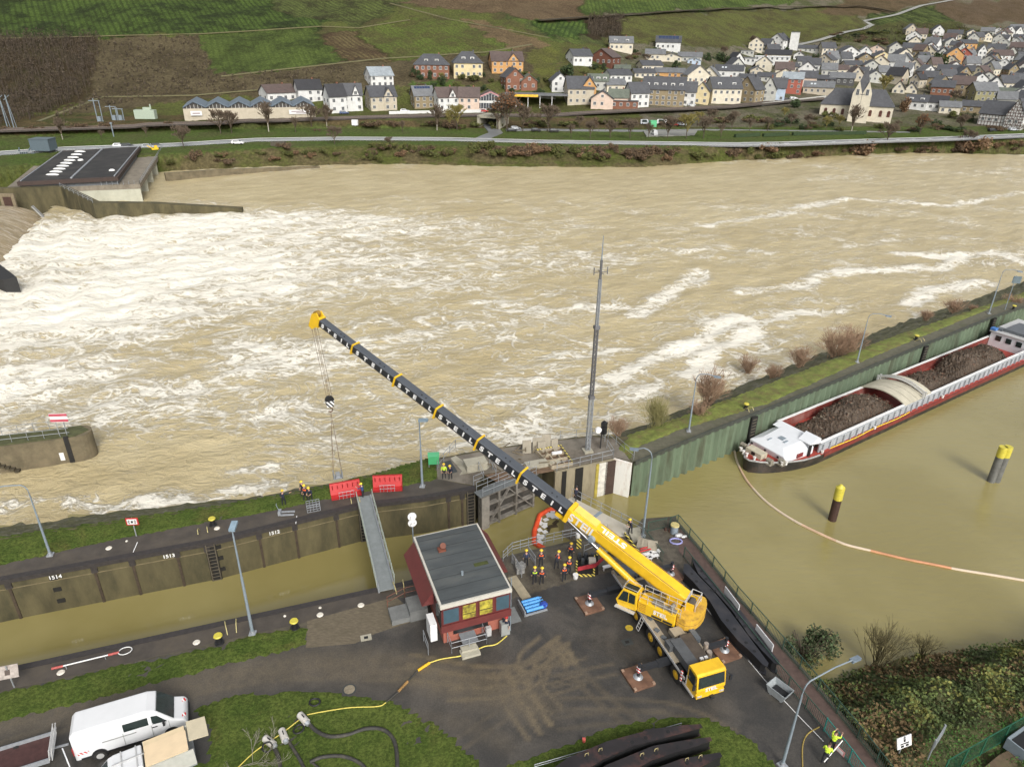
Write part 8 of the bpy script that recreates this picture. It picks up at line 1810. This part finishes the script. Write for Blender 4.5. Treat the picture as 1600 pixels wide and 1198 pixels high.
p=hit(438,229);one('bank_bunker',MB().box((0,0,.8),(4,2,1.8)).box((-2.6,0,.9),(1.4,1.5,1.4)),MATS['dark_concrete'] if 'dark_concrete' in MATS else CONC_D,'small dark concrete block on the far bank below the road','block',p,0)
# ---------------- near right bank ----------------
shr=[G(x_,y_,WZ) for x_,y_ in ((1285,1068),(1336,1047),(1397,1036),(1455,1018),(1528,992),(1565,966),(1610,925),(1700,860))]
gx=np.arange(19,50,.33);gy=np.arange(16,42,.33);BX,BY=np.meshgrid(gx,gy);dmin=np.full(BX.shape,1e9)
for a,b_ in zip(shr[:-1],shr[1:]):dmin=np.minimum(dmin,segd(BX,BY,a,b_))
sx=np.array([p.x for p in shr]);sy=np.array([p.y for p in shr]);below=BY <np.interp(BX,sx,sy);dd_=np.where(below,dmin,-dmin)
fw_=[Vector((p.x,p.y,0)) for p in FENW];fl=np.full(BX.shape,1e9)
for a,b_ in zip(fw_[:-1],fw_[1:]):fl=np.minimum(fl,segd(BX,BY,a,b_))
rs_=np.random.RandomState(2);hum=.22*np.sin(BX*1.3+BY*.7)+.2*np.sin(BX*.6-BY*1.7)+.12*np.sin(BX*3.1+BY*2.2)
def flx(Y_):return np.interp(Y_,[p.y for p in fw_][::-1],[p.x for p in fw_][::-1])
BZ=np.clip(WZ-.2+np.clip(dd_,-6,60)*.72,-7,-.1)+np.where(dd_ >.5,hum,0)*np.clip(dd_/3,0,1)+rs_.uniform(-.08,.08,BX.shape)
mk=(BX >flx(BY)-.1) & (dd_ >-4)
BANK=mat('bramble_ground',(.075,.08,.03),.95,.4,.8,.1,4,dirt=(.085,.06,.025),dscale=.4,damt=.7,coord='Object')
struct(grid_obj('bramble_bank',BX,BY,BZ,BANK,{},mask=mk))
cand=np.argwhere(mk & (dd_ >-.2));rr=random.Random(6);vs,fs,ms_=[],[],[]
NL=52000;ci=np.random.RandomState(1).randint(0,len(cand),NL)
for k in range(NL):
    i,j=cand[ci[k]];x_,y_,z_=BX[i,j]+rr.uniform(-.2,.2),BY[i,j]+rr.uniform(-.2,.2),BZ[i,j]
    px_,py_=proj((x_,y_,z_))[:2]
    if px_ >1640 or py_ >1230:continue
    nz_=mnoise.noise(Vector((x_*.45,y_*.45,0)));n2_=mnoise.noise(Vector((x_*.22+9,y_*.22,3)));grassy=py_ >1130+(1540-px_)*.25 and px_ >1440
    lift=max(0,.35+nz_*.9)*(.15 if grassy else 1)*min(1,max(0,dd_[i,j]+.3));c_=Vector((x_,y_,z_+rr.uniform(0,.25)+lift*rr.random()**.5));s=rr.uniform(.07,.17) if not grassy else rr.uniform(.05,.1)
    u=Vector((rr.gauss(0,1),rr.gauss(0,1),rr.gauss(0,.5))).normalized();v=u.orthogonal().normalized();v.rotate(Matrix.Rotation(rr.uniform(0,6),3,u));o_=len(vs)
    vs += [tuple(c_-u*s),tuple(c_+v*s*.7),tuple(c_+u*s),tuple(c_-v*s*.7)];fs.append((o_,o_+1,o_+2,o_+3));q_=nz_+rr.uniform(-.35,.35)
    ms_.append(4 if grassy and rr.random() <.8 else (2 if n2_+rr.uniform(-.2,.2) >.1 and rr.random() <.75 else (0 if q_ <-.1 else (1 if q_ <.32 else 3))))
mb=MB();mb.v=vs;mb.f=fs;mb.m=ms_;mb.sm=[False]*len(fs)
tag(mb.build('brambles',[mat('bramble_dark',(.06,.085,.025),.8,.3,2),mat('bramble_green',(.10,.135,.035),.8,.3,2),mat('bramble_brown',(.15,.10,.045),.9,.35,2),mat('bramble_yellow',(.17,.17,.04),.8,.3,2),mat('bank_grass_blade',(.05,.13,.018),.8,.3,2)]),'dense green and brown brambles covering the bank at the lower right','brambles',None,'stuff')
g=G(1258,1030,WZ);BSH=leafy('riverside_shrub',77,1.7,1.5,3.3,2600,.22,[BARK,mat('shrub_green',(.06,.095,.035),.8,.3,2),mat('shrub_dull',(.08,.085,.04),.8,.3,2)]);BSH.location=g+Vector((0,0,-.2));tag(BSH,'leafy grey green shrub growing in the water beside the green railing','shrub')
RTW=mat('red_brown_twigs',(.30,.20,.13),.95,.3,2);YTW=mat('yellow_twigs',(.24,.22,.09),.95,.3,2)
th=[thicket('bare_bush',31+k,1.2,3,46,RTW,.9,.02) for k in range(2)]+[thicket('bare_bush',41,1.2,3,50,YTW,.5,.018),thicket('bare_bush',51,1.0,3,20,mat('olive_twigs',(.13,.11,.05),.95,.3,2),.8,.022)]
for px,py,z_,w_,h_,k,lb in ((964,680,-1,30,26,0,'reddish bare bush beside the lock signal'),(1025,672,-1,44,48,2,'yellowish bare bush on the bank right of the signal'),(1106,632,-1.2,52,52,0,'large reddish bare bush behind the nearest bank lamp'),(1090,652,-.6,30,24,1,'low reddish bush in front of the large bare bush'),(1168,582,WZ,30,26,1,'bare bush standing alone in the river'),(1207,592,-2.5,26,22,0,'small bare bush at the water edge left of the big pair'),(1250,572,-2,32,30,1,'bare bush left of the big pair by the middle lamp'),(1305,560,-1.5,52,42,0,'broad bare bush left of the middle lamp'),(1330,543,-1.5,38,32,1,'bare bush right behind the broad one at the middle lamp'),(1446,500,-1.5,18,16,0,'small bare bush between the middle and farthest lamps'),(1490,488,-1.5,30,20,1,'low bare bush left of the farthest lamp'),(1519,486,-1,14,10,0,'tiny bare bush left beside the farthest lamp'),(1582,478,-1,28,16,1,'low reddish bush at the right edge of the bank'),
    (1368,1046,WZ,56,60,3,'tall bare bush rising from the flooded bank on the lower right'),(1440,1025,WZ+.5,40,26,3,'low bare bush at the flooded bank right of the tall one')):
    g=G(px,py,z_);q_=.78 if px <1600 and py <700 else .9;s1=q_*w_/pxpm(g)/2.9;s2=q_*h_/vpm(g)/2.7;o=th[k].copy();COL.objects.link(o);o.location=g;o.scale=(s1,s1,s2);o.rotation_euler=(0,0,px % 6);tag(o,lb,'bush','bare bushes along the near water edges')
for o in th:bpy.data.objects.remove(o)
# mesh fence and container bottom right
fence([(1470,1215),(1530,1180),(1600,1140),(1650,1112)],'dark green mesh fence at the bottom right corner',mat('mesh_green',(.015,.09,.05),.5,.2),1.7,2.2)
c=G(1606,1172);t=thing('grey_skip','grey steel container cut by the right edge behind the green mesh fence','container',c,.5);MB().bb(-1.2,1.2,-.9,-.82,.0,.9).bb(-1.2,1.2,.82,.9,.0,.9).bb(-1.2,-1.12,-.82,.82,.0,.9).bb(1.12,1.2,-.82,.82,.0,.9).build('body',GREYP,t);MB().bb(-1.1,1.1,-.8,.8,.01,.5).build('contents',BLK,t)
one('earth_patch',MB().prism([w2(G(1500,1230)),w2(G(1560,1180)),w2(G(1640,1140)),w2(G(1680,1230))],-1,.05),mat('bare_earth',(.12,.085,.05),.9,.4,1.5,dirt=(.06,.07,.02),dscale=.6),'patch of bare earth behind the green mesh fence','ground')['kind'] ='structure'
# ---------------- people ----------------
SK=mat('skin',(.45,.27,.19),.6,.05,5);HEL=mat('helmet_yellow',(.80,.55,.04),.35,.05);ORG=mat('vest_orange',(.80,.14,.03),.6,.1,5);LIM=mat('vest_lime',(.55,.75,.05),.6,.1,5);NAV=mat('jacket_navy',(.016,.02,.04),.8,.25,5);TRO=mat('trousers_dark',(.014,.015,.02),.85,.25,5);HAIR=mat('hair',(.04,.025,.015),.8,.2)
def skinned(V,E,rad,root):
    me=bpy.data.meshes.new('tmp');me.from_pydata(V,E,[]);o=bpy.data.objects.new('tmp',me);COL.objects.link(o);sm=o.modifiers.new('s','SKIN');ss=o.modifiers.new('u','SUBSURF');ss.levels=1;ss.render_levels=1
    for i,r in enumerate(rad):me.skin_vertices[0].data[i].radius=(r,r) if not isinstance(r,tuple) else r
    me.skin_vertices[0].data[root].use_root=True
    bpy.context.view_layer.update();r_=bpy.data.meshes.new_from_object(o.evaluated_get(bpy.context.evaluated_depsgraph_get()));bpy.data.objects.remove(o);return r_
def person(px,py,label,rz,vest=None,jacket=NAV,helmet=HEL,pose='stand',z=0.,hgt=1.78):
    g=G(px,py,z);t=thing('person',label,'person',g,rz);k=hgt/1.78
    bend={'stand':.04,'bend':.75,'lean':.3,'reach':.2,'point':.05}[pose];st=.16 if pose != 'bend' else .22
    hip=Vector((0,0,.93));up_=Vector((0,math.sin(bend),math.cos(bend)));chest=hip+up_*.36;neck=hip+up_*.55;hd_=neck+Vector((0,math.sin(bend*.6),math.cos(bend*.6)))*.20
    V=[hip,hip+up_*.18,chest,neck,hd_-Vector((0,0,.07)),hd_+Vector((0,0,.06))];E=[(0,1),(1,2),(2,3),(3,4),(4,5)];R=[(.15,.11),(.135,.10),(.17,.115),.06,.085,.075];reg=['t','j','j','s','s','s']
    for s_ in (-1,1):
        n0=len(V);V += [hip+Vector((s_*.1,0,-.06)),Vector((s_*.12,st*.35*s_+.04,.5)),Vector((s_*.13,st*.5*s_,.09)),Vector((s_*.14,st*.5*s_+.14,.04))];E += [(0,n0),(n0,n0+1),(n0+1,n0+2),(n0+2,n0+3)];R += [.095,.065,.05,.045];reg += ['t','t','t','b']
        sh=chest+Vector((s_*.20,0,0))+up_*.10
        if pose == 'point' and s_ >0:el,ha=sh+Vector((.2,.18,-.08)),sh+Vector((.38,.38,-.02))
        elif pose == 'reach':el,ha=sh+Vector((s_*.06,.22,-.16)),sh+Vector((s_*.0,.45,-.05))
        elif pose == 'bend':el,ha=sh+Vector((s_*.04,.08,-.28)),sh+Vector((-s_*.04,.2,-.50))
        elif pose == 'lean':el,ha=sh+Vector((s_*.08,.02,-.28)),sh+Vector((-s_*.06,.24,-.34))
        else:el,ha=sh+Vector((s_*.07,-.02,-.28)),sh+Vector((s_*.05,.08,-.52))
        n0=len(V);V += [sh,el,ha];E += [(2,n0),(n0,n0+1),(n0+1,n0+2)];R += [.065,.05,.035];reg += ['j','j','s']
        d_=(ha-el).normalized();pp=ha+d_*.06
        V.append(pp);E.append((n0+2,n0+3));R.append((.035,.02));reg.append('s');HN=(ha,d_,s_)
        person.h.append(HN)
    me=skinned([tuple(v*k) for v in V],E,[tuple(q*k for q in r) if isinstance(r,tuple) else r*k for r in R],0)
    mts=[SK,jacket,TRO,BLK];me.materials.clear()
    for m_ in mts:me.materials.append(m_)
    co=[v*k for v in V];mp_=dict(s=0,j=1,t=2,b=3)
    for p_ in me.polygons:
        c=p_.center;b0=min(range(len(co)),key=lambda i:(co[i]-c).length_squared);p_.material_index=mp_[reg[b0]];p_.use_smooth=True
    # fingers, nose and ears joined into the body mesh
    import bmesh
    bm=bmesh.new();bm.from_mesh(me);mb=MB()
    for ha,d_,s_ in person.h:
        x_=d_.cross(Vector((0,0,1)));x_=x_.normalized() if x_.length >.1 else Vector((1,0,0));b0=ha+d_*.08
        for i,l in enumerate((.055,.07,.075,.06)):a=(b0+x_*(i-1.5)*.02)*k;m1=a+(d_*l*.6)*k;mb.bar(a,m1,.016*k,.014*k);mb.bar(m1,m1+(d_*.5*l+Vector((0,0,-.02)))*k,.014*k,.012*k)
        mb.bar((ha+d_*.03+x_*.03*s_)*k,(ha+d_*.08+x_*.065*s_)*k,.018*k)
    person.h.clear()
    f_=hd_+Vector((0,.085,-.02));mb.box(f_*k,(.025*k,.04*k,.05*k));mb.box((hd_+Vector((.085,0,-.02)))*k,(.02*k,.04*k,.06*k));mb.box((hd_+Vector((-.085,0,-.02)))*k,(.02*k,.04*k,.06*k))
    vv=[bm.verts.new(v) for v in mb.v]
    for f in mb.f:bm.faces.new([vv[i] for i in f])
    bm.to_mesh(me);bm.free();me.name='body';o=bpy.data.objects.new('body',me);COL.objects.link(o);o.parent=t
    MB().ball((hd_+Vector((0,-.015,.015)))*k,.098*k,10,7,0,(.95,1.08,1)).build('hair',HAIR,t)
    if helmet:MB().ball((hd_+Vector((0,0,.065)))*k,.125*k,12,8,0,(1,1.1,.85)).cyl((hd_+Vector((0,.03,.04)))*k,(hd_+Vector((0,.03,.055)))*k,.15*k,n=14).build('helmet',helmet,t)
    if vest:
        me=skinned([tuple((hip+up_*.1)*k),tuple((chest)*k),tuple((neck-up_*.06)*k),tuple((chest+up_*.1+Vector((-.18,0,0)))*k),tuple((chest+up_*.1+Vector((.18,0,0)))*k)],[(0,1),(1,2),(1,3),(1,4)],[(.17*k,.14*k),(.195*k,.145*k),(.12*k,.10*k),.09*k,.09*k],0);me.materials.clear();me.materials.append(vest);me.name='vest'
        for p_ in me.polygons:p_.use_smooth=True
        o=bpy.data.objects.new('vest',me);COL.objects.link(o);o.parent=t
        MB().cyl((hip+up_*.2)*k,(hip+up_*.24)*k,.195*k,n=12).build('reflective_band',GALV,t) if False else None
    return t
person.h=[]
person(444,790,'person in dark clothes and yellow helmet pointing right, standing alone on the far grass',-.2,pose='point');person(474,775,'person in dark jacket at the back of the trio by the mesh box',2.6)
person(478,781,'person in orange vest and yellow helmet in the trio by the mesh box',2.9,ORG);person(486,783,'person in dark clothes leaning over the mesh box',3.0,pose='lean')
person(568,779,'person in dark blue clothes reaching out at the far end of the footbridge',1.2,jacket=mat('jacket_blue',(.03,.06,.16),.8,.2),pose='reach');person(694,747,'person in lime jacket standing near the green cabinet',3.1,LIM,LIM);person(704,748,'person in black clothes with yellow helmet beside the lime jacketed one',3.0,pose='lean')
person(985,834,'person in dark clothes at the right end of the pale gate walkway',2.0,pose='lean');person(900,783,'person in black at the far left end of the pale gate walkway behind the boom',1.0,helmet=BLK)
person(822,885,'person in navy coat at the railing, leftmost of the group of workers',.1,jacket=mat('coat_navy',(.025,.035,.075),.8,.2));person(845,885,'person in orange vest looking at the water, second from left in the back row',.0,ORG)
person(835,912,'person in yellow and orange vest in front of the group',.1,LIM);person(846,913,'person in orange vest standing beside the yellow vested one',-.1,ORG);person(869,889,'person bending forward in orange vest at the middle of the railing',-.4,ORG,pose='bend')
person(891,874,'person in orange vest nearest the striped marker board',-.3,ORG);person(888,898,'person in orange vest behind the right front worker',-.2,ORG,pose='lean');person(881,908,'person in orange vest at the right front of the group',.1,ORG)
person(791,990,'person in black with red cap beside the grey cabinet of the control building',2.8,helmet=RED);person(1297,1172,'person in lime jacket leaning on the teal gate, upper of two',-.9,LIM,LIM,None,'reach');person(1287,1192,'person in lime jacket and dark blue trousers, lower of two at the teal gate',-.6,LIM,LIM,None,'lean')
one('white_pole',MB().cyl((0,0,.5),(1.4,1.0,1.2),.04,n=6),WHITE,'white pole held by the lower lime jacketed worker','pole',G(1285,1198),0)
